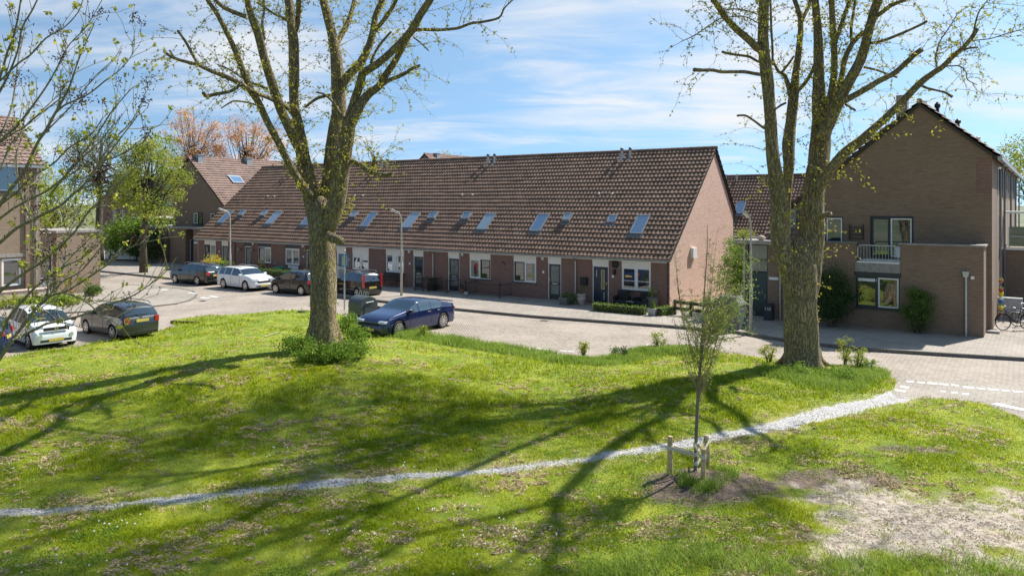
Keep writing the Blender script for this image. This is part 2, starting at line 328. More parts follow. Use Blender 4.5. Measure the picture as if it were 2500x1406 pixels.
# ------------------------------------------------------------------ ground
def poly_inside(P, X, Y):
    ins = np.zeros(np.shape(X), bool); n = len(P)
    for i in range(n):
        x0, y0 = P[i]; x1, y1 = P[(i+1) % n]
        if y0 == y1: continue
        c = ((y0 > Y) != (y1 > Y)) & (X < (x1-x0)*(Y-y0)/(y1-y0)+x0); ins ^= c
    return ins
def seg_dist(P, X, Y, closed=True):
    d = np.full(np.shape(X), 1e9); n = len(P)
    for i in range(n if closed else n-1):
        x0, y0 = P[i]; x1, y1 = P[(i+1) % n]; L2 = (x1-x0)**2+(y1-y0)**2+1e-9
        t = np.clip(((X-x0)*(x1-x0)+(Y-y0)*(y1-y0))/L2, 0, 1)
        d = np.minimum(d, np.hypot(X-x0-t*(x1-x0), Y-y0-t*(y1-y0)))
    return d
edge_px = [(-1100,1010),(-500,940),(-200,900),(0,874),(60,862),(130,853),(190,845),(300,826),(380,810),(432,794),(418,788),(424,780),(480,772),(560,768),(610,764),(680,758),(740,756),(790,762),(835,768),(850,782),(880,790),(930,800),(1010,812),(1100,824),(1200,842),(1290,856),(1380,872),(1440,878),(1500,874),(1550,860),(1580,850),(1640,846),(1700,850),(1790,862),(1880,874),(1960,884),(2040,890),(2110,898),(2165,910),(2187,930),(2180,955),(2196,968),(2240,969),(2320,973),(2400,984),(2450,1002),(2500,1024),(2700,1085)]
LP = [tuple(G(x, y, .03).xy) for x, y in edge_px] + [(34, 14), (34, 2), (30, -6), (-30, -6), (-34, 8)]
_rng = np.random.default_rng(3)
def vnoise(X, Y, s, seed=0):                            # smooth value noise
    r = np.random.default_rng(seed); g = r.random((64, 64)); x = X/s+1000; y = Y/s+1000
    xi = np.floor(x).astype(int); yi = np.floor(y).astype(int); fx = x-xi; fy = y-yi; fx = fx*fx*(3-2*fx); fy = fy*fy*(3-2*fy)
    a = g[xi % 64, yi % 64]; b = g[(xi+1) % 64, yi % 64]; c = g[xi % 64, (yi+1) % 64]; d = g[(xi+1) % 64, (yi+1) % 64]
    return (a*(1-fx)+b*fx)*(1-fy)+(c*(1-fx)+d*fx)*fy
def fbm(X, Y, s, seed=0, o=4): return sum(vnoise(X, Y, s/2**i, seed+i)*.5**i for i in range(o))/sum(.5**i for i in range(o))
def hgt(X, Y):
    X = np.asarray(X, float); Y = np.asarray(Y, float)
    d = seg_dist(LP, X, Y); k = np.clip(d/4., 0, 1); k = k*k*(3-2*k)
    m = .72*np.exp(-(((X+6.4)/6.5)**2+((Y-23.2)/4.5)**2)) + .22*np.exp(-(((X-8)/5)**2+((Y-23)/3)**2))
    return .035 + k*(m+.10) + k*(fbm(X, Y, 3., 5)-.5)*.14 + np.clip(d/.6, 0, 1)*(fbm(X, Y, .5, 9)-.5)*.05
def LG(px, py):                                        # pixel -> point on the lawn surface
    z = .2
    for _ in range(12): p = G(px, py, z); z = .5*z+.5*float(hgt(p.x, p.y))
    p = G(px, py, z); p.z = float(hgt(p.x, p.y)); return p
path_px = [(-260,1268),(0,1253),(250,1238),(500,1211),(750,1184),(1000,1161),(1250,1143),(1450,1117),(1650,1088),(1850,1048),(2000,1013),(2100,989),(2205,962)]
PP = [LG(*p) for p in path_px]; PPn = [(p.x, p.y) for p in PP]
def ell(X, Y, c, rx, ry, rot=0):
    dx = X-c[0]; dy = Y-c[1]; a = dx*math.cos(rot)+dy*math.sin(rot); b = -dx*math.sin(rot)+dy*math.cos(rot)
    return 1-np.hypot(a/rx, b/ry)
sc_ = LG(2330, 1265); so_ = LG(2060, 1170); s2_ = LG(2140,1105); SAP = LG(1697, 1172); sd_ = LG(1985, 1120)
def masks(X, Y):                                       # bare sand, dark soil, path, dry shoulder
    n = fbm(X, Y, 1.6, 21)-.5; n2 = fbm(X, Y, .35, 31)-.5
    sand = -.25 + 1.15*np.maximum(ell(X, Y, (sc_.x+.35, sc_.y), 3.3, 2.3, .1), ell(X, Y, (sc_.x+1.9, sc_.y-1.4), 3.6, 2.0))*1.5 + n*2.6+n2*1.8
    soil = np.maximum(ell(X, Y, so_, 1.5, .75, .05), np.maximum(ell(X, Y, LG(2225,1098), 1.0, .3, -.1), ell(X, Y, (SAP.x+.15, SAP.y-.35), 1.5, 1.0)*1.5))*1.6 + n*1.0+n2*.8
    dp = seg_dist(PPn, X, Y, False); wn = .21+.26*np.clip((X-1)/10, 0, 1)+.10*(fbm(X, Y, 1.2, 41)-.5)*2
    pth = (wn-dp)/.14 + n2*1.6; dry = np.clip(.9-dp/.75+n*1.4+n2*1.2, 0, 1)*.8
    return np.clip(sand*2.2, 0, 1), np.clip(soil*2.2, 0, 1), np.clip(pth, 0, 1), dry
def attr_color_mat(name):
    t = NT(name); g = t.pos(); n = t.noise(g, 1.1, 6, .65); n2 = t.noise(g, 9, 6, .7); n3 = t.noise(g, 40, 4, .7)
    A = lambda k: t.n('ShaderNodeAttribute', attribute_name=k).outputs['Fac']
    col = t.mix(t.ramp(n, .35, .7), (.13,.20,.012), (.30,.33,.03))
    col = t.mix(t.ramp(n2, .55, .72, 0, .8), col, (.36,.28,.14))
    col = t.mix(A('dry'), col, t.mix(n2, (.26,.20,.11), (.46,.37,.22)))
    col = t.mix(A('soil'), col, t.mix(t.ramp(n2, .3, .7), (.065,.045,.038), (.22,.15,.12)))
    col = t.mix(A('sand'), col, t.mix(t.ramp(n2, .32, .6), (.20,.16,.12), (.50,.425,.34)))
    sh = t.mix(t.ramp(n3, .35, .6), (.27,.25,.23), (.56,.55,.55)); col = t.mix(t.ramp(t.math('ADD', A('path'), t.math('MULTIPLY', t.math('SUBTRACT', n2, .5), 1.2)), .3, .65), col, sh)
    t.set('Base Color', col).set('Roughness', .95).bump(t.math('ADD', n2, t.math('MULTIPLY', n3, .5)), .8, .04); return t.m
def build_lawn():
    xs = np.arange(-30, 32, .30); pts = [Vector(p) for p in LP]; n0 = len(pts)
    e2 = []                                             # resample the outline finely so that it can wander
    for i in range(n0):
        a = pts[i]; b = pts[(i+1) % n0]; k = max(1, int((b-a).length/.35)) if i < len(edge_px) else 4
        for j in range(k):
            p = a.lerp(b, j/k); jn = .10*(noise.noise(Vector((p.x*1.7, p.y*1.7, 0)))) if i < len(edge_px)-1 else 0; e2.append(Vector((p.x+jn, p.y+jn)))
    GX, GY = [], []
    for lo, hi, st in ((-5, 8, .6), (8, 22, .16), (22, 41, .3)):
        a, b = np.meshgrid(np.arange(-33, 33, st), np.arange(lo, hi, st))
        if st < .3: k = np.abs(a) < b*.8+1.5; a = a[k]; b = b[k]
        GX.append(a.ravel()); GY.append(b.ravel())
    X = np.concatenate(GX); Y = np.concatenate(GY); ok = poly_inside([tuple(p) for p in e2], X, Y) & (seg_dist([tuple(p) for p in e2], X, Y) > .1)
    X = X[ok]+_rng.uniform(-.03, .03, ok.sum()); Y = Y[ok]+_rng.uniform(-.03, .03, ok.sum())
    allp = e2 + [Vector(p) for p in zip(X, Y)]; n = len(e2)
    v, e, f, *_ = delaunay_2d_cdt(allp, [(i, (i+1) % n) for i in range(n)], [], 1, 1e-4)
    A = np.array([tuple(p) for p in v]); Z = hgt(A[:,0], A[:,1]); Z[seg_dist([tuple(p) for p in e2], A[:,0], A[:,1]) < .02] = .012
    sa, so, pa, dr = masks(A[:,0], A[:,1])
    mound = .20*np.exp(-(((A[:,0]-SAP.x-.1)/.8)**2+((A[:,1]-SAP.y+.2)/.6)**2)) + .07*so*(fbm(A[:,0], A[:,1], .18, 77)-.5)
    me = bpy.data.meshes.new('lawn'); me.from_pydata([(a, b, c) for (a, b), c in zip(A, Z+mound-.02*pa)], [], [tuple(q) for q in f])
    for k, d in (('sand', sa), ('soil', so), ('path', pa), ('dry', dr)):
        at_ = me.attributes.new(k, 'FLOAT', 'POINT'); at_.data.foreach_set('value', d.astype(np.float32))
    me.polygons.foreach_set('use_smooth', [True]*len(me.polygons)); me.materials.append(attr_color_mat('lawn_soil_and_thatch'))
    o = bpy.data.objects.new('lawn', me); C.objects.link(o); tag(o, kind='structure'); return o
build_lawn()
def sheet(name, pts, z, mat, kind='structure'):
    m = MB(); m.add([(p[0], p[1], z) for p in pts], [tuple(range(len(pts)))]); o = m.build(name, mat); return tag(o, kind=kind)
gm = NT('distant_earth_and_grass'); gm.set('Base Color', gm.mix(gm.ramp(gm.noise(gm.pos(), .05, 6), .3, .7), (.07,.11,.03), (.20,.18,.12))).set('Roughness', .95)
sheet('ground', [(-900,-300),(900,-300),(900,1800),(-900,1800)], -.02, gm.m)
sheet('road', [(-95,-4),(60,-4),(60,60),(-10,110),(-95,110)], 0, M['road'])
KL = [S(-75,-5.4).xy, S(-30,-5.55).xy, S(-9.3,-5.7).xy, G(1300,775).xy, G(1450,786).xy, G(1640,800).xy, G(1800,814).xy, G(1870,826).xy, G(1960,840).xy, G(2100,855).xy, G(2300,868).xy, G(2500,880).xy, S(32,-3.3).xy]
PH = .11
m = MB(); poly = [tuple(p) for p in KL] + [tuple(S(32,45).xy), tuple(S(-75,45).xy)]
m.slab(poly, -.01, PH); tag(m.build('pavement', M['pavement']), kind='structure')
def kerb(line, name='kerb', w=.14, h=PH+.015, base=-.005):
    m = MB(); L = [Vector((*p, 0)) for p in line]
    for a, b in zip(L, L[1:]):
        n = max(1, round((b-a).length/1.0))
        for i in range(n):
            p = a.lerp(b, i/n); q = a.lerp(b, (i+1)/n-.008/max(.5, (b-a).length)); d = (q-p).normalized()*.006
            m.obox(p+d+Vector((0,0,(h+base)/2)), q+Vector((0,0,(h+base)/2)), w, h-base)
    return tag(m.build(name, M['kerb']), kind='structure')
off = Vector((V.x, V.y))*-.075
kerb([tuple(Vector(p)+off) for p in KL])
LK = [G(x, y).xy for x, y in ((-300,800),(0,778),(150,766),(300,757),(360,751),(430,743),(462,735),(476,727),(480,720),(470,712),(440,706),(380,701),(300,696),(200,690),(100,686))]
m = MB(); m.slab([tuple(p) for p in LK], -.01, .05); tag(m.build('pavement', M['pavement']), kind='structure')
kerb([tuple(p) for p in LK[:13]], h=.062, w=.12)
sheet('paved_apron', [G(*q).xy for q in ((2150,990),(2180,940),(2190,918),(2345,932),(2520,947),(2700,975),(2700,1080),(2480,1030),(2300,980))], .0035, M['pavement'])
# worn white markings laid in the paving
m = MB()
def mark(px, py, l, w_, ang, z=.009):
    p = G(px, py, z); d = Vector((math.cos(ang), math.sin(ang), 0)); e_ = Vector((-d.y, d.x, 0))
    m.add([p-d*l/2-e_*w_/2, p+d*l/2-e_*w_/2, p+d*l/2+e_*w_/2, p-d*l/2+e_*w_/2], [(0,1,2,3)])
rr = random.Random(4)
def markline(a, b, n, l=.42, w_=.2, skip=.25):
    pa, pb = G(*a), G(*b); ang = math.atan2((pb-pa).y, (pb-pa).x)
    for i in range(n):
        if rr.random() < skip: continue
        q = (a[0]+(b[0]-a[0])*(i+.5)/n, a[1]+(b[1]-a[1])*(i+.5)/n); mark(*q, l*rr.uniform(.6, 1), w_*rr.uniform(.7, 1), ang, .009+.0006*(i % 3))
markline((2208,930),(2345,941), 5, .31, .24, 0); markline((2350,944),(2500,957), 5, .31, .24, .1); markline((2192,958),(2214,940), 2, .3, .3, 0); markline((2430,985),(2500,1000), 3, .38, .3, 0); markline((2260,950),(2400,966), 5, .22, .22, .4)
markline((1110,832),(1440,862), 18, .3, .12, .5); markline((1500,868),(1600,835), 8, .25, .12, .4)
for p in ((405,706),(418,708),(466,713),(490,731),(510,726),(262,704),(275,703),(1700,806),(1712,808),(1725,805)):
    pass
for p in ((402,708),(470,716),(500,727),(522,724)): mark(*p, .7, .25, -.5, .07 if p[0] < 475 else .005)
tag(m.build('road_marking', M['marking']), kind='structure')
def drain(lab, p, rz):
    t = thing('drain_cover', lab, 'drain cover', p, rz, None); m = MB(); frame_ = [(-.25,-.2),(.25,-.2),(.25,.2),(-.25,.2)]; m.slab(frame_, -.004, .004); m.build('rim', M['concrete'], t)
    m = MB(); [m.box(-.2+k*.07, -.16+k*.07, -.15, .15, .0042, .010) for k in range(6)]; m.build('grate', M['iron'], t)
drain('iron street drain by the kerb before the terrace', G(1330, 783, .004), TH); drain('iron street drain by the kerb right of the sapling', G(1905, 846, .004), TH); drain('iron street drain at the tip of the curved left kerb', G(495, 735, .004), TH)
# ------------------------------------------------------------------ grass, hay, daisies (nobody could count them)
def sample(n, box, seed=1, z=.15):
    r = np.random.default_rng(seed); px = r.uniform(box[0], box[2], n); py = r.uniform(box[1], box[3], n)
    for _ in range(3):
        Yw = F*(CH-z)/(py-HZ); Xw = (px-1250)/F*Yw; z = hgt(Xw, Yw) if _ < 2 else z
    ok = poly_inside(LP, Xw, Yw); return Xw[ok], Yw[ok], r
def soilmound(X, Y): return .20*np.exp(-(((X-SAP.x-.1)/.8)**2+((Y-SAP.y+.2)/.6)**2))
def blades(name, X, Y, H, W, mat, r, lean=.5, tone=None, kids=2, spread=.03, label=None, cat=None, curl=.35):
    X = np.repeat(X, kids)+r.normal(0, spread, len(X)*kids); Y = np.repeat(Y, kids)+r.normal(0, spread, len(Y)*kids); H = np.repeat(H, kids)*r.uniform(.6, 1.25, len(X)); W = np.repeat(W, kids)
    T = np.repeat(tone, kids) if tone is not None else np.zeros(len(X)); T = np.clip(T+r.normal(0, .10, len(X)), 0, 1)
    Z = hgt(X, Y)+soilmound(X, Y)-.01; a = r.uniform(0, 2*np.pi, len(X)); lx = r.normal(0, lean, len(X))*H; ly = r.normal(0, lean, len(X))*H
    dx = np.cos(a)*W/2; dy = np.sin(a)*W/2; n = len(X); Vv = np.zeros((n, 5, 3))
    Vv[:,0] = np.c_[X-dx, Y-dy, Z]; Vv[:,1] = np.c_[X+dx, Y+dy, Z]
    mx_ = X+lx*curl; my_ = Y+ly*curl; Vv[:,2] = np.c_[mx_+dx*.75, my_+dy*.75, Z+H*.6]; Vv[:,3] = np.c_[mx_-dx*.75, my_-dy*.75, Z+H*.6]; Vv[:,4] = np.c_[X+lx, Y+ly, Z+H]
    b = np.arange(n)[:,None]*5; Fc = np.concatenate([b+[0,1,2], b+[0,2,3], b+[3,2,4]])
    o = npmesh(name, Vv.reshape(-1, 3), Fc, mat, attr=np.repeat(T, 5)); return tag(o, label, cat, kind='stuff')
X, Y, r = sample(230000, (-150, 752, 2650, 1460), 11)
sa, so, pa, dr = masks(X, Y); keep = (r.random(len(X)) > np.clip(sa*1.02, 0, .99-.22*(fbm(X, Y, .5, 191) > .56))) & (r.random(len(X)) > so*.88) & (r.random(len(X)) > pa*.97) & (r.random(len(X)) > dr*.5)
X, Y, dr = X[keep], Y[keep], dr[keep]; cl = fbm(X, Y, 1.1, 51); c2 = fbm(X, Y, 5., 61); lush = np.clip((cl-.42)*4+(c2-.5)*2, 0, 1)
tone = np.clip(.55-.45*lush+.35*dr+(vnoise(X, Y, .12, 71)-.5)*.5, 0, 1)
nearY = np.clip(Y/15, .75, 2.2)
blades('short_grass', X, Y, (.035+.06*lush)*(1-.4*dr)*np.clip(nearY, .8, 1.3), .010*nearY, M['grass'], r, .45, tone, 3, .035, 'short bright green mown grass covering the lawn', 'grass')
# the tall unmown fringe by the parking bay and round the trunks
def band(pts, n, wd, seed):
    r = np.random.default_rng(seed); P = [LG(*p) for p in pts]; q = []
    for _ in range(n):
        i = r.integers(0, len(P)-1); p = P[i].lerp(P[i+1], r.random()); q.append((p.x+r.normal(0, wd), p.y+r.normal(0, wd)))
    A = np.array(q); ok = poly_inside(LP, A[:,0], A[:,1]); return A[ok,0], A[ok,1], r
fr = [(850,790),(880,800),(930,812),(1010,824),(1100,836),(1200,852),(1290,866),(1380,882),(1440,886),(1500,882),(1560,870),(1590,858),(1640,856),(1690,862)]
X, Y, r = band(fr, 15000, .38, 5); hh = .07+.20*fbm(X, Y, .8, 15)**1.5*2
blades('tall_grass', X, Y, hh, np.full(len(X), .016), M['grass_t'], r, .35, .35+.5*(vnoise(X, Y, .5, 3)-.3), 3, .04, 'tall unmown grass fringe along the parking bay edge', 'grass')
X, Y, r = band([(1880,905),(1940,925),(2010,925),(2090,920),(2130,905),(2100,930),(2040,945),(1960,935)], 5000, .3, 6)
blades('tall_grass', X, Y, np.full(len(X), .2), np.full(len(X), .016), M['grass_t'], r, .5, .4+.4*(vnoise(X, Y, .5, 3)-.3), 3, .04, 'tall lush grass round the foot of the right willow', 'grass')
X, Y, r = band([(1640,1165),(1672,1190),(1672,1200),(1745,1205),(1700,1210),(1775,1190),(1790,1160),(1735,1150)], 260, .07, 8)
blades('tall_grass', X, Y, np.full(len(X), .16), np.full(len(X), .010), M['grass_t'], r, .5, .1+.3*(vnoise(X, Y, .5, 3)-.3), 4, .03, 'grass tufts growing on the soil mound under the sapling', 'grass')
X, Y, r = band([(1480,1402),(1550,1390),(1700,1350),(1800,1375),(2000,1400),(2150,1385),(2350,1400),(2500,1396)], 1500, .22, 9)
blades('tall_grass', X, Y, np.full(len(X), .15), np.full(len(X), .010), M['grass_t'], r, .6, .5+.4*(vnoise(X, Y, .5, 3)-.3), 4, .04, 'loose weedy grass at the front edge of the bare patch', 'grass')
# dry clippings: tangled pale fibres lying on the lawn
def hay():
    r = np.random.default_rng(23); X, Y, _ = sample(19000, (-100, 785, 2600, 1440), 24)
    d = fbm(X, Y, 1.1, 91)+.5*(fbm(X*.45, Y*1.7, 1.6, 97)-.5); sa, so, pa, dr = masks(X, Y); p = np.clip((d-.44)*3.2, .05, 1)*.6*np.clip(Y/15, .7, 1.2)
    ok = (r.random(len(X)) < p) & (sa < .4) & (pa < .5); X, Y = X[ok], Y[ok]; c = len(X); sz = r.uniform(.035, .13, c)*r.uniform(.6, 1.2, c); k = 34
    N_ = c*k; cx_ = np.repeat(X, k); cy_ = np.repeat(Y, k); s_ = np.repeat(sz, k); a = r.uniform(0, 6.283, N_); q = np.sqrt(r.random(N_)); ex = np.repeat(r.uniform(1, 2.2, c), k)
    X = cx_+np.cos(a)*q*s_*ex; Y = cy_+np.sin(a)*q*s_; zt = hgt(X, Y)+.015+(1-q)*s_*r.uniform(.3, 1.0, N_)*.8
    b = r.uniform(0, 6.283, N_); L = r.uniform(.03, .09, N_); W = r.uniform(.003, .006, N_)*np.clip(Y/13, .8, 2); dz = r.normal(0, .012, N_); co, si = np.cos(b), np.sin(b); V_ = np.zeros((N_, 4, 3))
    V_[:,0] = np.c_[X-co*L/2, Y-si*L/2, zt-dz]; V_[:,1] = np.c_[X-si*W, Y+co*W, zt+.008]; V_[:,2] = np.c_[X+co*L/2, Y+si*L/2, zt+dz]; V_[:,3] = np.c_[X+si*W, Y-co*W, zt-.004]
    tn = np.clip(np.repeat(r.uniform(.1, .8, c), k)+r.normal(0, .15, N_), 0, 1)
    o = npmesh('cut_grass', V_.reshape(-1, 3), np.arange(N_)[:,None]*4+[0,1,2,3], M['hay'], attr=np.repeat(tn, 4)); tag(o, 'tan dry grass clippings lying in small clumps all over the lawn', 'grass clippings', kind='stuff')
hay()
def daisies():
    m = MB(); r = random.Random(5); cl = [LG(*p) for p in ((1195,1300),(1250,1310),(1000,1150),(20,1150),(160,1400),(850,1310),(1180,1385),(1100,1250),(700,1110),(1500,930),(1900,960),(300,1290))]
    def flower(p, s, mi): m.add([(p.x+s*math.cos(a), p.y+s*math.sin(a), p.z+.07+.01*math.sin(a*2)) for a in [i*math.pi/3 for i in range(6)]], [tuple(range(6))], mi)
    for c in cl:
        for _ in range(9):
            p = c+Vector((r.gauss(0, .35), r.gauss(0, .25), 0)); p.z = float(hgt(p.x, p.y)); flower(p, .016, 0)
    for _ in range(150):
        p = LG(r.uniform(0, 1750), r.uniform(800, 1000)); flower(p, .02, 1)
    for _ in range(60):
        p = LG(r.uniform(1500, 1800), r.uniform(852, 900)); flower(p, .024, 1)
    tag(m.build('lawn_flowers', [M['white'], M['yellow']]), 'tiny white daisies and yellow dandelions dotted in the grass', 'flowers', kind='stuff')
daisies()
def clods():                                            # crumbs of soil and small stones on the bare ground
    r = np.random.default_rng(12); X, Y, _ = sample(90000, (1480, 1080, 2600, 1430), 14); sa, so, pa, dr = masks(X, Y); ok = (np.maximum(sa, so) > .45) & (r.random(len(X)) < .10+.5*np.clip(fbm(X, Y, .4, 8)*2-.9, 0, 1)); X, Y = X[ok], Y[ok]; n = len(X)
    s_ = r.uniform(.004, .020, n)**1.0; Z = hgt(X, Y)+soilmound(X, Y); V_ = np.zeros((n, 6, 3)); a0 = r.uniform(0, 6.28, n)
    for j in range(4): an = a0+j*np.pi/2; V_[:,j] = np.c_[X+np.cos(an)*s_*r.uniform(.6, 1.3, n), Y+np.sin(an)*s_*r.uniform(.6, 1.3, n), Z+s_*.2]
    V_[:,4] = np.c_[X, Y, Z+s_*r.uniform(.6, 1.1, n)]; V_[:,5] = np.c_[X, Y, Z-.01]; b = np.arange(n)[:,None]*6; Fc = np.concatenate([b+[0,1,4], b+[1,2,4], b+[2,3,4], b+[3,0,4]])
    o = npmesh('soil_crumbs', V_.reshape(-1, 3), Fc, plain('soil_crumb', (.26,.19,.14), .95, var=.6, scale=3)); tag(o, 'crumbs of dry soil and small stones on the bare ground', 'soil crumbs', kind='stuff')
clods()
def clover():                                           # flat broad leaved weeds between the grass
    r = np.random.default_rng(77); X, Y, _ = sample(5200, (-100, 780, 2600, 1440), 78); d = fbm(X, Y, 1.7, 177); sa, so, pa, dr = masks(X, Y); ok = (d > .53) & (sa < .5) & (pa < .3); X, Y = X[ok], Y[ok]; k = 26; n = len(X)*k
    X = np.repeat(X, k)+r.normal(0, .09, n); Y = np.repeat(Y, k)+r.normal(0, .09, n); P = np.c_[X, Y, hgt(X, Y)+r.uniform(.03, .075, n)]; o = leafcards('clover', P, .026, M['leaf_g'], None, 79, np.clip(r.random(n), 0, .75), aspect=.9); tag(o, 'patches of dark clover and flat weeds in the lawn', 'clover', kind='stuff')
def shells():                                           # loose white shell grit on the trodden path
    r = np.random.default_rng(2); q = []
    for i in range(len(PP)-1):
        a, b = PP[i], PP[i+1]; k = int((b-a).length*260)
        t = r.random(k); q.append(np.c_[a.x+(b.x-a.x)*t+r.normal(0, 1, k)*(.10+.11*np.clip((a.x-1)/10, 0, 1)), a.y+(b.y-a.y)*t+r.normal(0, 1, k)*(.10+.11*np.clip((a.x-1)/10, 0, 1))])
    A = np.concatenate(q); n = len(A); Z = hgt(A[:,0], A[:,1])-.008; s_ = r.uniform(.008, .022, n); Vv = np.zeros((n, 4, 3)); a0 = r.uniform(0, 6.3, n)
    for j in range(4): an = a0+j*np.pi/2; Vv[:,j] = np.c_[A[:,0]+np.cos(an)*s_, A[:,1]+np.sin(an)*s_*.7, Z+r.uniform(0, .016, n)]
    o = npmesh('shell_grit', Vv.reshape(-1, 3), np.arange(n)[:,None]*4+[0,1,2,3], plain('white_shell_grit', (.47,.455,.44), .7, var=.2)); tag(o, 'crushed white shell grit scattered on the trodden path', 'shell grit', kind='stuff')
shells()
# ------------------------------------------------------------------ building helpers (local frame: x along the street, y into the plot, z up)
def wallface(m, x0, x1, z0, z1, holes=(), y=0., depth=.1, mi=0, flip=False, swap=False):
    xs = sorted({x0, x1, *[a for h in holes for a in h[:2]]}); zs = sorted({z0, z1, *[a for h in holes for a in h[2:]]})
    P = (lambda x, yy, z: (yy, x, z)) if swap else (lambda x, yy, z: (x, yy, z))
    inn = y+depth
    for a, b in zip(xs, xs[1:]):
        for c, d in zip(zs, zs[1:]):
            if any(h[0]-1e-6 <= a and b <= h[1]+1e-6 and h[2]-1e-6 <= c and d <= h[3]+1e-6 for h in holes): continue
            m.add([P(a,y,c), P(b,y,c), P(b,y,d), P(a,y,d)], [(0,1,2,3)], mi)
    for a, b, c, d in holes:
        for q in ([P(a,y,c),P(b,y,c),P(b,inn,c),P(a,inn,c)], [P(a,y,d),P(b,y,d),P(b,inn,d),P(a,inn,d)], [P(a,y,c),P(a,y,d),P(a,inn,d),P(a,inn,c)], [P(b,y,c),P(b,y,d),P(b,inn,d),P(b,inn,c)]): m.add(q, [(0,1,2,3)], mi)
def frame(m, x0, x1, y, z0, z1, t=.06, d=.06, mi=0, swap=False):   # rectangular ring of four butted bars
    for a, b, c, e in ((x0, x1, z0, z0+t), (x0, x1, z1-t, z1), (x0, x0+t, z0+t, z1-t), (x1-t, x1, z0+t, z1-t)):
        m.box(a, b, y, y+d, c, e, mi) if not swap else m.box(y, y+d, a, b, c, e, mi)
def bx(m, x0, x1, y0, y1, z0, z1, swap, mi=0): m.box(*( (x0,x1,y0,y1,z0,z1) if not swap else (y0,y1,x0,x1,z0,z1)), mi)
def window(par, x0, x1, z0, z1, y=.04, lights=2, cols=('white','white'), outer='white', sill='dark', swap=False, gl='glass', split=.5, sgn=1, blind=None):
    m = MB(); dd = .07*sgn; yy = y if sgn > 0 else y-.07
    frame(m, x0, x1, yy, z0, z1, .05, .07, swap=swap); edges = [x0+.05] + [x0+(x1-x0)*split]*(lights > 1) + [x1-.05]
    if lights > 1: bx(m, edges[1]-.03, edges[1]+.03, yy+.002, yy+.068, z0+.05, z1-.05, swap)
    f = m.build('window', M[outer], par)
    for i in range(lights):
        a, b = edges[i]+(.03 if i else 0), edges[i+1]-(.03 if i < lights-1 else 0)
        s_ = MB(); frame(s_, a+.002, b-.002, yy-.012*sgn, z0+.052, z1-.052, .055, .05, swap=swap); s_.build('sash', M[cols[i]], f)
        p = MB(); g = yy+.03; bx(p, a+.05, b-.05, g, g+.01, z0+.1, z1-.1, swap); p.build('pane', M[gl], f)
    if blind:
        for a, b, c, d, mt in blind:
            p = MB(); g = yy+.026 if sgn > 0 else yy+.044; bx(p, a, b, g-.004, g-.001, c, d, swap); p.build('curtain', M[mt], f)
    if sill: s_ = MB(); bx(s_, x0-.04, x1+.04, *( (y-.10, y+.03) if sgn > 0 else (y-.03, y+.10)), z0-.06, z0-.003, swap); s_.build('sill', M[sill], f)
    return f
def tiles(m, x0, x1, nx, y0, z0, y1, z1, pitch=.24, along='x', prof=.042, lift=.075, seed=1):
    """pantile surface: x0..x1 across in nx tiles, climbing from (y0,z0) to (y1,z1)"""
    r = random.Random(seed); L = math.hypot(y1-y0, z1-z0); nc = max(2, round(L/.35)); sy, sz = (y1-y0)/L, (z1-z0)/L; ny, nz = -sz*(1 if sy > 0 else -1), abs(sy)
    pr = [(0, .1), (.2, 0), (.42, .25), (.62, .85), (.78, 1), (.93, .7)]; K = nx*6+1
    for c in range(nc):
        s0 = L*c/nc-.015; s1 = L*(c+1)/nc+.012; b = len(m.v); jit = [r.uniform(-.006, .006) for _ in range(nx+1)]
        for e, (s, h) in enumerate(((s0, 0), (s0, lift), (s1, .012))):
            for i in range(K):
                t, q = divmod(i, 6); x = x0+(x1-x0)*(t+pr[q][0])/nx; hh = h + (prof*pr[q][1]+jit[min(t, nx)] if e else 0.); 
                if e: hh += .006
                hh += .022*noise.noise(Vector((x*.35+seed*3.1, (s0 if e < 2 else s1)*.5, .5)))*min(1, (x-x0), (x1-x))
                yy = y0+sy*(s+ (0 if e < 2 else 0))+ny*hh; z = z0+sz*s+nz*hh
                m.v.append((x, yy, z) if along == 'x' else (yy, x, z))
        for e in range(2):
            for i in range(K-1): m.f.append((b+e*K+i, b+e*K+i+1, b+(e+1)*K+i+1, b+(e+1)*K+i)); m.m.append(0)
def ridge(m, p0, p1, r=.11, seg=.4):
    p0 = Vector(p0); p1 = Vector(p1); n = max(1, round((p1-p0).length/seg))
    for i in range(n): m.tube([p0.lerp(p1, i/n), p0.lerp(p1, (i+1.12)/n)], [r*1.06, r*.94], 8)
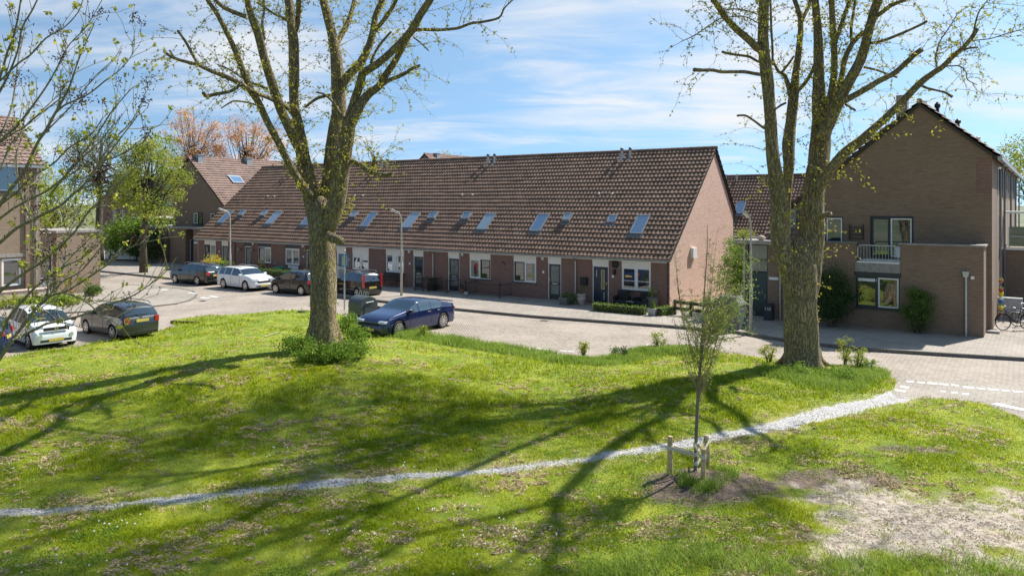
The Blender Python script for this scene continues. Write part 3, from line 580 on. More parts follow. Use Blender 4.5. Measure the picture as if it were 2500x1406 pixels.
def roofwin(par, xa, xb, v0, v1, plane, name='skylight', proud=.10, ax='x', gl='glass_sky'):
    """roof window lying in the plane z = plane(v), standing proud of the tiles"""
    a, b = Vector((0, v0, plane(v0))), Vector((0, v1, plane(v1))); d = (b-a).normalized(); n = Vector((0, -d.z, d.y)) if d.y > 0 else Vector((0, d.z, -d.y)); 
    def pt(x, s, h): q = a+d*s+n*h; return (x, q.y, q.z) if ax == 'x' else (q.y, x, q.z)
    L = (b-a).length
    def ob(m, xa, xb, s0, s1, h0, h1): m.add([pt(xa,s0,h0),pt(xb,s0,h0),pt(xb,s1,h0),pt(xa,s1,h0),pt(xa,s0,h1),pt(xb,s0,h1),pt(xb,s1,h1),pt(xa,s1,h1)], [(0,3,2,1),(4,5,6,7),(0,1,5,4),(1,2,6,5),(2,3,7,6),(3,0,4,7)])
    m = MB(); t = .07
    ob(m, xa, xb, 0, t, .02, proud+.05); ob(m, xa, xb, L-t, L, .02, proud+.07); ob(m, xa, xa+t, t, L-t, .02, proud+.06); ob(m, xb-t, xb, t, L-t, .02, proud+.06)
    f = m.build(name, M['zinc'], par); m = MB(); ob(m, xa+t, xb-t, t, L-t, .02, proud+.035); m.build('pane', M[gl], f)
    m = MB(); ob(m, xa-.08, xb+.08, -.28, -.002, .055, .085); m.build('flashing', M['lead'], f); return f
# ------------------------------------------------------------------ the terrace: eight low houses under one long tiled roof
EZ, RV, RZ, BV, BZ = 2.64, 6.3, 8.60, 9.4, 5.05
ROOFM = M['tile']; slope = lambda v: EZ-.02+(v+.30)*(RZ-EZ)/(RV+.30)
SPEC = [dict(w=(2.73,4.40), d=(.98,1.98), sk=(2.72,3.48), sm=(1.0,1.52), panel='cream', door='navy', sash=('white','white'), desc='right end house of the low terrace with navy front door and gable wall in brick lightened as sunlit'),
    dict(w=(2.62,4.20), d=(.97,1.85), sk=(2.95,3.75), sm=(1.38,1.85), panel='cream', door='glassdark', sash=('dark','white'), desc='low terraced house with dark glazed door, second from the right end'),
    dict(w=(2.81,4.41), d=(1.13,2.04), sk=(2.62,3.40), sm=(.91,1.5), panel='cream', door='darkpost', sash=('white','dark'), desc='low terraced house with black half glazed door behind an iron fence'),
    dict(w=(2.54,4.19), d=(.88,1.76), sk=(2.85,3.75), sm=(1.30,1.92), panel='cream', door='teal', sash=('white','white'), desc='low terraced house with tall dark teal glass door and black bench below its window'),
    dict(w=(2.90,4.50), d=(1.30,2.30), sk=(2.65,3.42), sm=(.95,1.5), panel='cream', door='white', sash=('white','white'), desc='low terraced house with white front door behind the small black hatchback'),
    dict(w=(2.60,4.20), d=(.95,1.85), sk=(2.85,3.7), sm=(1.3,1.9), panel='dark', door='glassdark', sash=('white','white'), desc='low terraced house with dark panels above its openings, white bench below window'),
    dict(w=(2.84,4.42), d=(1.16,2.03), sk=(2.4,3.3), sm=(.95,1.5), panel='dark', door='darkpost', sash=('dark','white'), desc='low terraced house with dark panels and dark door behind the white estate car'),
    dict(w=(2.61,4.19), d=(.96,1.83), sk=(3.0,3.85), sm=(1.3,1.9), panel='cream', door='glassdark', sash=('dark','white'), desc='left end house of the low terrace beside the tall brown gable')]
def door(par, x0, x1, z0, z1, style):
    m = MB(); y = .05; oc = {'navy': 'white', 'glassdark': 'white', 'darkpost': 'white', 'teal': 'white', 'white': 'white'}[style]
    m.box(x0, x0+.06, y, y+.08, z0, z1); m.box(x1-.06, x1, y, y+.08, z0, z1); m.box(x0+.06, x1-.06, y, y+.08, z1-.06, z1)
    f = m.build('door', M[oc], par); a, b = x0+.062, x1-.062; dm = {'navy': 'navy', 'glassdark': 'dark', 'darkpost': 'dark', 'teal': 'green_d', 'white': 'white'}[style]
    lf = MB(); yy = y+.015
    if style == 'navy':
        lf.box(a, b, yy, yy+.045, z0+.03, z1-.062); lf.build('door_leaf', M[dm], f)
        g = MB(); frame(g, x0+.52, x0+.72, yy-.015, z0+.75, z0+1.78, .022, .014); g.build('brass_trim', M['brass'], f)
        g = MB(); g.box(x0+.542, x0+.698, yy-.010, yy-.003, z0+.772, z0+1.758); g.build('pane', M['frostdoor'], f)
        g = MB()
        for i in range(4):
            for xx_, zq in ((.22, 1.40), (.66, .22)): g = MB(); g.box(x0+xx_, x0+xx_+.05, yy-.010, yy-.002, z0+zq+i*.10, z0+zq+.05+i*.10); g.build('square_light', M['white'], f)
    else:
        top = z1-.062; mid = z0+.78; t = .1
        lf.box(a, a+t, yy, yy+.045, z0+.03, top); lf.box(b-t, b, yy, yy+.045, z0+.03, top); lf.box(a+t, b-t, yy, yy+.045, top-t, top); lf.box(a+t, b-t, yy, yy+.045, mid, mid+.16); lf.box(a+t, b-t, yy, yy+.045, z0+.03, z0+.28)
        lf.build('door_leaf', M[dm], f)
        g = MB(); g.box(a+t, b-t, yy+.015, yy+.025, mid+.16, top-t); g.build('pane', M['frostdoor' if style != 'teal' else 'glass'], f)
        g = MB(); g.box(a+t, b-t, yy+.015, yy+.025, z0+.28, mid); g.build('lower_panel', M['frostdoor' if style != 'white' else 'zinc'], f)
        g = MB(); g.box(a+.2, b-.2, yy-.012, yy-.002, mid+.05, mid+.11); g.build('letter_flap', M['galv'], f)
    h = MB(); hx = b-.07 if style == 'navy' else a+.05; h.box(hx-.015, hx+.015, yy-.05, yy-.001, z0+1.0, z0+1.14); h.build('handle', M['brass'], f); return f
def house(i):
    sp = SPEC[i]; pair = i//2; up = -5.43-10.26*pair; s = 1 if i % 2 == 0 else -1; wd = 5.43 if i == 0 else 5.13
    lo, hi = (0, wd) if s > 0 else (-wd, 0); b = .04 if i == 7 else 0
    h = thing('terraced_house', sp['desc'], 'house', S(up, 0), TH, 'low terraced houses in one row')
    X = lambda a, b_: (s*a, s*b_) if s > 0 else (s*b_, s*a)
    wx, dx = X(*sp['w']), X(*sp['d']); z0 = PH
    m = MB(); wallface(m, lo-b, hi, 0, EZ-.02, [(wx[0], wx[1], .90, EZ-.05), (dx[0], dx[1], z0+.01, EZ-.05)], 0, .13)
    bw_ = MB(); bw_.add([(lo, BV, 0), (hi, BV, 0), (hi, BV, BZ), (lo, BV, BZ)], [(3,2,1,0)]); bw_.build('back_wall', M['brick_row'], h); m.box(wx[0]-.01, wx[1]+.01, .135, .16, .85, EZ-.04); m.box(dx[0]-.01, dx[1]+.01, .135, .16, 0, EZ-.04)
    m.build('wall', M['brick_row'], h)
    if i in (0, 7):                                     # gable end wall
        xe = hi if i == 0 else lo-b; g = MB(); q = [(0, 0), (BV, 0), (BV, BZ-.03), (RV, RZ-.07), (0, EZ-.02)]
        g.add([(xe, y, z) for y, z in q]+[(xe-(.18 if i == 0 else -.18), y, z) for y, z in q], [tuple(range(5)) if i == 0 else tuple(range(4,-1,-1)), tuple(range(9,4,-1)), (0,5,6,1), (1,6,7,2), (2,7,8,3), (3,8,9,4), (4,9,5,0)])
        g.build('gable_wall', M['brick_end_lit'], h)
        if i == 0:
            g = MB(); xo = xe+.10
            for (ya, za), (yb, zb) in (((-.32, EZ-.1), (RV, RZ-.05)), ((RV, RZ-.05), (BV+.25, BZ-.28))):
                g.add([(xe+.002, ya, za-.14), (xe+.002, yb, zb-.14), (xe+.002, yb, zb+.03), (xe+.002, ya, za+.03), (xo-.02, ya, za-.14), (xo-.02, yb, zb-.14), (xo-.02, yb, zb+.03), (xo-.02, ya, za+.03)], [(0,1,2,3),(7,6,5,4),(0,4,5,1),(1,5,6,2),(2,6,7,3),(3,7,4,0)])
            g.build('verge_board', M['wood_d'], h)
    n = 23 if i == 0 else 22; ext = .12 if i == 0 else 0; extl = .08 if i == 7 else 0
    rm = MB(); tiles(rm, lo-extl, hi+ext, n, -.30, EZ-.02, RV, RZ, seed=i+1); tiles(rm, lo-extl, hi+ext, n, BV+.25, BZ-.22, RV, RZ, seed=i+9)
    rf = rm.build('roof', ROOFM, h)
    dk = MB(); q = [(-.22, EZ-.03), (RV, RZ-.06), (BV+.2, BZ-.24), (BV+.2, BZ-.34), (RV, RZ-.2), (-.1, EZ-.13)]
    dk.add([(lo-extl+.01, y, z) for y, z in q]+[(hi+(.08 if i == 0 else -.01), y, z) for y, z in q], [(5,4,1,0), (4,3,2,1), (6,7,10,11), (7,8,9,10), (0,1,7,6), (1,2,8,7), (2,3,9,8), (3,4,10,9), (4,5,11,10), (5,0,6,11)]); dk.build('roof_boarding', M['wood_d'], rf)
    rg = MB(); ridge(rg, (lo-extl, RV, RZ+.03), (hi+ext, RV, RZ+.03)); rg.build('ridge_tiles', M['tile'], rf)
    sm = X(*sp['sm']); sk = X(*sp['sk']); raised = i in (1, 2, 3, 4, 5, 6, 7)
    roofwin(h, sk[0], sk[1], .98, 2.05, slope, proud=.10, gl='glass_blind' if i in (2, 3, 6) else 'glass_sky'); roofwin(h, sm[0], sm[1], 1.62, 2.05, slope, proud=.2 if i else .08, gl='glass_blind' if i in (1, 4, 6) else 'glass_sky')
    px_ = s*.28; pz = slope(5.95); mm = MB(); mm.tube([(px_, 5.95, pz-.05), (px_, 5.95, pz+.42)], .075, 10); vp = mm.build('flue_pipe', M['galv'], h)
    mm = MB(); mm.lathe([(.085, 0), (.10, .03), (.10, .14), (.05, .18)], 10, (px_, 5.95, pz+.42)); mm.build('flue_cap', M['cont'], vp)
    mm = MB(); mm.box(px_-.2, px_+.2, 5.5, 5.85, slope(5.5)+.08, slope(5.5)+.10); o = MB(); v0, v1 = 5.62, 6.1
    o.add([(px_-.17, v0, slope(v0)+.11), (px_+.17, v0, slope(v0)+.11), (px_+.17, v1, slope(v1)+.11), (px_-.17, v1, slope(v1)+.11), (px_-.17, v0, slope(v0)+.04), (px_+.17, v0, slope(v0)+.04), (px_+.17, v1, slope(v1)+.04), (px_-.17, v1, slope(v1)+.04)], [(0,1,2,3),(7,6,5,4),(0,4,5,1),(1,5,6,2),(2,6,7,3),(3,7,4,0)]); o.build('flashing', M['galv'], vp)
    mm = MB(); mm.lathe([(.07, 0), (.07, .06), (.04, .1)], 8, (s*.43, 3.33, slope(3.33)+.08)); mm.build('roof_vent', M['white'], h)
    mm = MB(); pts = []                                  # gutter
    for a in range(7): t = math.pi*(1+a/6); pts.append((-.37+.075*math.cos(t), EZ-.02+.075*math.sin(t)))
    k = len(pts); mm.add([(lo, y, z) for y, z in pts]+[(hi+ext, y, z) for y, z in pts]+[(lo, y*.98-.001, z+.012) for y, z in pts]+[(hi+ext, y*.98, z+.012) for y, z in pts], [(a, a+1, k+a+1, k+a) for a in range(k-1)]+[(3*k+a, 3*k+a+1, 2*k+a+1, 2*k+a) for a in range(k-1)]); mm.build('gutter', M['zinc'], h)
    mm = MB(); mm.box(lo, hi, -.285, -.003, EZ-.16, EZ-.12); mm.build('soffit', M['white'], h)
    for (a, b_), zt in ((wx, 2.17), (dx, 2.15)):
        mm = MB(); n2 = 4
        for j in range(n2): zz0 = zt+(EZ-.055-zt)*j/n2; zz1 = zt+(EZ-.055-zt)*(j+1)/n2; mm.box(a+.003, b_-.003, .02+.0*j, .06, zz0, zz1-.006)
        mm.build('facade_panel', M[sp['panel']], h)
    bl = None; a, b_ = wx; mid = (a+b_)/2
    if i == 5: bl = [(a+.11, mid-.1, .95+.6, 2.05, 'frost')]
    if i == 6: bl = [(a+.12, b_-.12, 1.15+.12*j, 1.20+.12*j, 'zinc') for j in range(7)]
    if i == 0: bl = [(a+.11, b_-.11, 1.42, 1.45, 'white')]
    if i == 2: bl = [(a+.115, a+.30, .98+.1, 2.06, 'frost'), (mid+.12, mid+.5, 1.08, 1.30, 'leaf_m')]
    if i == 3: bl = [(mid-.28, mid-.1, 1.08, 2.06, 'cream'), (mid+.1, mid+.26, 1.08, 2.06, 'cream')]
    if i == 1: bl = [(b_-.32, b_-.12, 1.08, 2.06, 'frost'), (a+.15, a+.45, 1.08, 1.32, 'leaf_d')]
    if i == 4: bl = [(a+.115, b_-.115, 1.75, 2.06, 'cream')] and [(a+.115, mid-.1, 1.78, 2.06, 'cream'), (mid+.1, b_-.115, 1.62, 2.06, 'cream')]
    if i == 7: bl = [(mid+.1, b_-.11, 1.05, 2.05, 'frost')]
    window(h, a+.003, b_-.003, .965, 2.165, cols=sp['sash'], blind=bl); door(h, dx[0]+.003, dx[1]-.003, z0+.03, 2.145, sp['door'])
    mm = MB(); mm.box(dx[0]-.04, dx[1]+.04, -.12, .04, z0-.01, z0+.026); mm.build('doorstep', M['concrete'], h)
    if s < 0:
        mm = MB(); mm.tube([(0, -.35, EZ-.1), (0, -.2, EZ-.2), (0, -.09, EZ-.32), (0, -.09, z0)], .042, 8); mm.build('downpipe', M['galv'] if i != 7 else M['cont'], h)
    if s < 0 or i in (0, 4): mm = MB(); xx = (dx[1]+.22) if s < 0 else (dx[1]+.3); xx = dx[0]-.28 if s < 0 else dx[1]+.26; mm.box(xx-.06, xx+.06, -.03, -.002, 1.55, 1.68); mm.build('number_plate', M['white'], h)
    if i in (1, 2, 3, 5, 6): mm = MB(); xx = (dx[0]-.3) if s < 0 else (dx[1]+.28); mm.box(xx-.06, xx+.06, -.09, -.002, 2.3, 2.44); mm.build('alarm_box', M['white'], h)
    return h
H = [house(i) for i in range(8)]
h0 = H[0]
m = MB(); m.lathe([(.20, 0), (.21, .02), (.17, .05), (.08, .07)], 24); o = m.build('wall_lamp_disc', M['iron'], h0); o.location = (2.38, -.003, 2.28); o.rotation_euler = (R(90), 0, 0)
m = MB(); m.box(2.30, 2.40, -.12, -.002, 1.72, 1.98); m.build('porch_light', M['iron'], h0)
m = MB(); m.box(.33, .72, -.15, -.002, 1.05, 1.42); m.prism([(.31,1.42),(.74,1.42),(.74,1.45),(.31,1.47)], -.17, -.002); m.build('mailbox', M['iron'], h0)
m = MB(); m.box(5.432, 5.60, 2.7, 3.25, 2.55, 3.1); m.build('meter_cabinet', M['white'], h0)
m = MB(); m.tube([(5.34, -.06, .1), (5.34, -.06, 2.5)], .018, 6); m.build('cable_duct', M['wood_d'], h0)
m = MB(); m.tube([(-4.75, -.02, 2.0), (-4.75, -.30, 2.08), (-4.70, -.42, 2.0)], .015, 6); m.tube([(-4.75, -.02, 1.85), (-4.75, -.28, 2.07)], .012, 6); m.build('wall_bracket', M['iron'], H[1])
for k, i in ((0,6),(1,6)):
    m = MB(); x = [.72, 2.35][k]; m.lathe([(.03,0),(.10,.04),(.13,.14),(.10,.24),(.03,.28)], 12, (x, -.2, 1.75)); o = m.build('globe_lamp', M['frost'], H[i])
# ------------------------------------------------------------------ foliage helpers
def leafcards(name, P, size, mat, parent, seed=1, tone=None, droop=0., aspect=.55):
    r = np.random.default_rng(seed); n = len(P); P = np.asarray(P, float); a = r.normal(0, 1, (n, 3)); a[:,2] -= droop; a /= np.linalg.norm(a, axis=1)[:,None]
    b = r.normal(0, 1, (n, 3)); b -= (a*b).sum(1)[:,None]*a; b /= np.linalg.norm(b, axis=1)[:,None]; s_ = size*r.uniform(.6, 1.3, n)[:,None]
    V_ = np.stack([P-a*s_*.5, P+b*s_*aspect*.5, P+a*s_*.5, P-b*s_*aspect*.5], 1); t = r.random(n) if tone is None else np.clip(tone+r.normal(0, .15, n), 0, 1)
    return npmesh(name, V_.reshape(-1, 3), np.arange(n)[:,None]*4+[0,1,2,3], mat, parent, attr=np.repeat(t, 4))
clover()
def clumps(c, rad, nc, npc, cr, seed=1, lo=.35, zmin=None):
    r = np.random.default_rng(seed); d = r.normal(0, 1, (nc, 3)); d /= np.linalg.norm(d, axis=1)[:,None]; q = r.uniform(lo, 1, nc)**.6
    cc = np.array(c)+d*q[:,None]*np.array(rad); k = r.uniform(.5, 1.4, nc); t = r.uniform(.1, .9, nc)
    P = np.repeat(cc, npc, 0)+r.normal(0, 1, (nc*npc, 3))*np.repeat(k, npc)[:,None]*np.array([cr, cr, cr*.75]); T = np.repeat(t, npc)
    if zmin is not None: ok = P[:,2] > zmin; P, T = P[ok], T[ok]
    return cc, P, T
def tree(name, label, cat, base, h, crown_c, rad, nc, npc, cr, size, leaf, tr, bk='bark_t', seed=1, group=None, fork=.35, wig=.3, lo=.3, twigs=0):
    t = thing(name, label, cat, base, 0, group); r = random.Random(seed); cc, P, T = clumps(crown_c, rad, nc, npc, cr, seed, lo)
    m = MB(); fz0 = h*fork; top = Vector((crown_c[0]*.9, crown_c[1]*.9, crown_c[2]+rad[2]*.5)); axis = [Vector((0,0,-.1)), Vector((r.uniform(-.1,.1), r.uniform(-.1,.1), fz0*.5)), Vector((crown_c[0]*.25, crown_c[1]*.25, fz0)), Vector((crown_c[0]*.6+r.uniform(-wig,wig), crown_c[1]*.6, (fz0+top.z)/2)), top]
    m.tube(axis, [tr*1.35, tr, tr*.85, tr*.5, tr*.12], 9, wob=.1)
    for c in cc:
        c = Vector(c); k = r.uniform(.0, .75); a = axis[2].lerp(axis[4], k*.8) if c.z > fz0 else axis[2]; mid = a.lerp(c, .5)+Vector((r.uniform(-wig,wig), r.uniform(-wig,wig), -.1*(c-a).length)); r0 = tr*(.42-.25*k)
        m.tube([a, a.lerp(mid, .5)+Vector((0,0,.1)), mid, c], [r0, r0*.7, r0*.45, r0*.15], 5, caps=False)
        for _ in range(twigs): e = c+Vector((r.gauss(0,cr), r.gauss(0,cr), abs(r.gauss(0,cr)))); m.tube([c.lerp(mid, r.random()*.5), e], [.02, .006], 3, caps=False)
    m.build('trunk', M[bk], t, smooth=True); leafcards('crown', P, size, M[leaf], t, seed, T); return t
def bush(name, label, cat, base, rad, nc, npc, cr, size, leaf, seed=1, group=None, stems=8):
    t = thing(name, label, cat, base, 0, group); cc, P, T = clumps((0, 0, rad[2]*.55), (rad[0], rad[1], rad[2]*.5), nc, npc, cr, seed, .2, .02); r = random.Random(seed)
    if stems:
        m = MB()
        for i in range(stems): c = Vector(cc[i % len(cc)]); m.tube([(c.x*.25, c.y*.25, -.05), (c.x*.6, c.y*.6, c.z*.5), c], [.025, .018, .008], 4, caps=False)
        m.build('stems', M['twig'], t)
    leafcards('foliage', P, size, M[leaf], t, seed, T); return t
def hedge(name, label, cat, a, b, w_, h_, size, leaf, n, seed=1, group=None):
    a, b = Vector(a), Vector(b); d = b-a; t = thing(name, label, cat, a, math.atan2(d.y, d.x), group); r = np.random.default_rng(seed); L = d.length
    P = np.c_[r.uniform(0, L, n), r.uniform(-w_/2, w_/2, n), r.uniform(0, h_, n)]; P[:,2] *= 1-.18*(np.abs(P[:,1])/(w_/2))**3; P += r.normal(0, .03, P.shape)
    m = MB(); m.box(.05, L-.05, -w_*.32, w_*.32, 0, h_*.82); m.build('inner_branches', M['wood_d'], t); leafcards('foliage', P, size, M[leaf], t, seed, np.clip(vnoise(P[:,0], P[:,2], .3, seed), 0, 1)); return t
# ------------------------------------------------------------------ the tall brown house on the right
def fvu(px, u): k = (px-1250)/F; return (P0.x+U.x*u-k*(P0.y+U.y*u))/(k*V.y-V.x)
u0 = 8.0; X = lambda u: u-u0
t = thing('gabled_house', 'tall brown brick house with wide shaded gable and walled roof terrace on the right', 'house', S(u0, 0), TH, 'tall gabled houses')
m = MB(); wx0, wx1 = X(8.65), X(10.4)
wallface(m, X(3.72), X(13.41), 0, 2.82, [(X(3.95), X(4.87), PH, 2.82), (wx0, wx1, .93, 2.5)], 0, .14)
wallface(m, X(3.72), X(8.7), 2.82, 3.72, [(X(3.95), X(4.87), 2.82, 3.55)], 0, .14); wallface(m, X(10.4), X(13.41), 2.82, 3.72, [], 0, .14)
m.box(X(10.4), X(13.40), .145, .25, 3.0, 3.72); m.box(X(5.5), X(8.7), .145, .25, 3.0, 3.72); m.add([(X(8.7),0,2.9),(X(8.7),.25,2.9),(X(8.7),.25,3.72),(X(8.7),0,3.72)], [(0,1,2,3)]); m.add([(X(10.4),0,2.9),(X(10.4),.25,2.9),(X(10.4),.25,3.72),(X(10.4),0,3.72)], [(3,2,1,0)])
m.add([(X(13.41),0,0),(X(13.41),1.8,0),(X(13.41),1.8,3.72),(X(13.41),0,3.72)], [(0,1,2,3)]); m.add([(X(3.72),0,0),(X(3.72),3,0),(X(3.72),3,3.6),(X(3.72),0,3.6)], [(3,2,1,0)])
m.box(X(3.9), X(4.92), .9, 1.0, 0, 3.6); m.box(wx0, wx1, .16, .2, .9, 2.52)
m.build('lower_wall', M['brick_brown'], t)
m = MB()                                                # gable above and behind the terrace
GV = 1.8; hol = [(X(6.55), X(7.79), 3.0, 4.85), (X(8.95), X(10.66), 3.02, 4.86)]
wallface(m, X(5.3), X(13.6), 0, 5.42, hol, GV, .12); m.add([(X(5.3), GV, 5.42), (X(13.6), GV, 5.42), (X(13.6), GV, 7.58), (X(10.92), GV, 9.86)], [(0,1,2,3)])
m.add([(X(13.6), GV, 0), (X(13.6), 9.8, 0), (X(13.6), 9.8, 7.58), (X(13.6), GV, 7.58)], [(0,1,2,3)]); m.add([(X(5.3), GV, 0), (X(5.3), 9.8, 0), (X(5.3), 9.8, 5.42), (X(5.3), GV, 5.42)], [(3,2,1,0)])
for a, b, c, d in hol: m.box(a, b, GV+.13, GV+.15, c, d)
m.build('gable_wall', M['brick_brown'], t)
m = MB(); m.box(X(13.06), X(13.598), GV-.014, GV-.003, 5.9, 7.35); m.build('brick_infill', M['brick_row'], t)
m = MB(); m.box(X(10.36), X(13.47), -.06, .31, 3.722, 3.79); m.box(X(13.1), X(13.47), .31, GV-.02, 3.722, 3.79); m.build('coping', M['concrete'], t)
m = MB(); m.box(X(6.9), X(8.74), -.06, .31, 3.722, 3.79); m.build('coping', M['lead'], t)
m = MB(); m.box(X(8.71), X(10.39), -.03, GV-.002, 2.90, 2.96); m.build('balcony_floor', M['white'], t)
m = MB(); m.box(X(5.5), X(8.69), .26, GV-.002, 2.84, 2.93); m.box(X(10.41), X(13.4), .26, GV-.002, 2.84, 2.93); m.build('terrace_floor', M['lead'], t)
m = MB(); m.box(wx0+.003, wx1-.003, -.012, .12, 2.51, 2.895); m.build('lintel_panel', M['concrete'], t)
m = MB(); m.box(X(8.6), X(10.45), -.016, -.003, 2.34, 2.50); m.build('lintel_trim', M['dark'], t)
window(t, wx0+.003, wx1-.003, .96, 2.33, y=.03, cols=('dark','white'), outer='dark')
m = MB(); m.box(wx0+.1, wx0+.86, .02, .03, 2.1, 2.24); m.build('blind_slat', M['white'], t)
window(t, X(6.553), X(7.787), 3.4, 4.84, y=GV+.03, cols=('dark','white'), outer='dark', split=.38)
window(t, X(8.953), X(10.657), 3.03, 4.85, y=GV+.03, cols=('dark','white'), outer='dark', split=.46, sill=None)
m = MB(); frame(m, X(8.93), X(10.68), GV-.02, 3.02, 4.9, .05, .018); m.build('opening_trim', M['navy'], t)
m = MB(); m.box(X(9.92), X(10.5), GV-.02, GV+.0, 3.05, 3.55); m.build('door_panel', M['white'], t)
# balcony railing
m = MB(); a, b = X(8.76), X(10.34); c1 = [(a+.12, -.05, 3.66), (b-.12, -.05, 3.66), (b, -.05, 3.56), (b, -.05, 3.14), (b-.12, -.05, 3.03), (a+.12, -.05, 3.03), (a, -.05, 3.14), (a, -.05, 3.56), (a+.12, -.05, 3.66)]
m.tube(c1, .025, 6)
for i in range(1, 13): x = a+(b-a)*i/13; m.tube([(x, -.05, 3.035), (x, -.05, 3.655)], .011, 5)
m.build('balcony_railing', M['galv'], t)
m = MB(); 
for k in range(4): m.box(X(8.06), X(8.66), GV-.12, GV-.09, 3.85+k*.17, 3.88+k*.17)
m.box(X(8.06), X(8.09), GV-.09, GV-.003, 3.8, 4.5); m.box(X(8.63), X(8.66), GV-.09, GV-.003, 3.8, 4.5); m.build('trellis', M['wood_d'], t)
m = MB(); m.tube([(X(12.8), -.06, 2.5), (X(12.8), -.06, PH)], .045, 8); pp = m.build('downpipe', M['galv'], t); m = MB(); m.prism([(X(12.72), 2.5), (X(12.88), 2.5), (X(12.92), 2.72), (X(12.68), 2.72)], -.16, -.003); m.build('hopper', M['galv'], pp)
m = MB(); m.box(X(12.97), X(13.09), -.06, -.002, 2.42, 2.54); m.build('vent_cover', M['cream'], t)
m = MB(); m.tube([(X(5.46), -.07, 3.5), (X(5.46), -.07, PH)], .045, 8); m.build('downpipe', M['galv'], t)
m = MB(); m.tube([(X(3.80), -.07, 3.5), (X(3.80), -.07, PH)], .045, 8); m.build('downpipe', M['galv'], t)
m = MB(); m.box(X(4.93), X(5.36), -.02, -.002, 1.93, 2.05); m.build('name_board', M['white'], t)
# porch: flat roof, tall frosted light, dark door
m = MB(); m.box(X(3.30), X(6.6), -.28, 1.5, 3.56, 3.74); pr = m.build('porch_roof', M['concrete'], t)
m = MB(); m.box(X(3.98), X(4.84), .12, .16, 2.28, 3.52); m.build('pane', M['frost'], t)
m = MB(); frame(m, X(3.955), X(4.865), .08, 2.2, 3.55, .05, .08); m.build('window_frame', M['dark'], t)
m = MB(); m.box(X(3.955), X(4.865), .09, .14, PH, 2.195); d_ = m.build('door', M['green_d'], t); m = MB()
for k in range(6): m.box(X(4.36), X(4.78), .07, .089, .3+k*.29, .52+k*.29)
m.build('door_panel', M['green_d'], d_); m = MB(); m.tube([(X(4.74), .03, 1.05), (X(4.74), .03, 1.25)], .015, 6); m.build('handle', M['galv'], d_)
m = MB(); m.box(X(4.0), X(4.9), -.45, -.003, PH, .2); m.build('doorstep', M['concrete'], t)
m = MB(); tiles(m, X(4.35), X(6.45), 7, 1.0, 3.72, 2.6, 5.12, seed=5); lt = m.build('lean_to_roof', M['tile'], t); m = MB(); m.add([(X(4.4),1.05,3.7),(X(6.4),1.05,3.7),(X(6.4),2.6,5.08),(X(4.4),2.6,5.08),(X(4.4),2.6,3.6),(X(6.4),2.6,3.6),(X(4.4),1.05,3.6),(X(6.4),1.05,3.6)], [(0,1,2,3),(3,2,5,4),(6,7,1,0),(6,0,3,4),(7,5,2,1)]); m.build('lean_to_wall', M['brick_brown'], t)
m = MB(); m.box(X(5.38), X(5.76), GV-.3, GV-.003, 3.75, 5.2); m.build('flue_casing', M['lead'], t)
# the long roof, its chimney, vents, and the row of houses running back behind it
def longroof(par, v0, v1, n, seed=1, ul=5.0, left=True):
    zl = 9.9-(10.92-ul)*.826; m = MB(); tiles(m, v0, v1, n, X(13.86), 7.43, X(10.92), 9.9, along='y', seed=seed)
    if left: tiles(m, v0, v1, n, X(ul), zl, X(10.92), 9.9, along='y', seed=seed+3)
    rf = m.build('roof', M['tile_side'], par); m = MB(); ridge(m, (X(10.92), v0, 9.95), (X(10.92), v1, 9.95)); m.build('ridge_tiles', M['tile_side'], rf)
    m = MB(); q = [(X(13.8), 7.40), (X(10.92), 9.86), (X(ul), zl-.03), (X(ul), zl-.16), (X(10.92), 9.72), (X(13.8), 7.26)]; m.prism(q, v0+.01, v1-.01); m.build('roof_boarding', M['wood_d'], rf)
    m = MB(); m.box(X(13.8), X(13.97), v0, v1, 7.28, 7.42); m.build('gutter', M['zinc'], par); return rf
rf = longroof(t, GV-.12, 9.8, 27)
m = MB(); cv = 3.2; m.box(X(9.9), X(10.35), 2.4, 2.9, 9.0, 10.35); m.build('chimney', M['concrete'], t)
for uu, vv, hh in ((11.55, 2.3, .55), (12.3, 2.6, .42), (13.0, 3.0, .22)):
    z = 9.9-(uu-10.92)*.84; m = MB(); m.lathe([(.07, 0), (.07, hh*.5), (.12, hh*.55), (.12, hh*.8), (.03, hh)], 10, (X(uu), vv, z)); m.build('roof_vent', M['iron'], t)
window(t, 7.35, 8.1, 3.3, 4.9, y=X(13.6)+.05, swap=True, sgn=-1, lights=1, cols=('white',), outer='white')
for vv in (5.3, 9.4): m = MB(); m.tube([(X(13.9), vv, 7.3), (X(13.75), vv, 7.0), (X(13.75), vv, PH)], .05, 8); m.build('downpipe', M['cont'], t)
m = MB(); m.lathe([(.08,0),(.1,.08),(.03,.12)], 10, (X(13.72), 4.6, 7.0)); m.build('wall_light', M['cream'], t)
for k in range(2): m = MB(); m.box(X(13.605), X(13.62), 6.0+k*1.4, 6.45+k*1.4, 5.9, 7.2); m.build('window_strip', M['dark'], t)
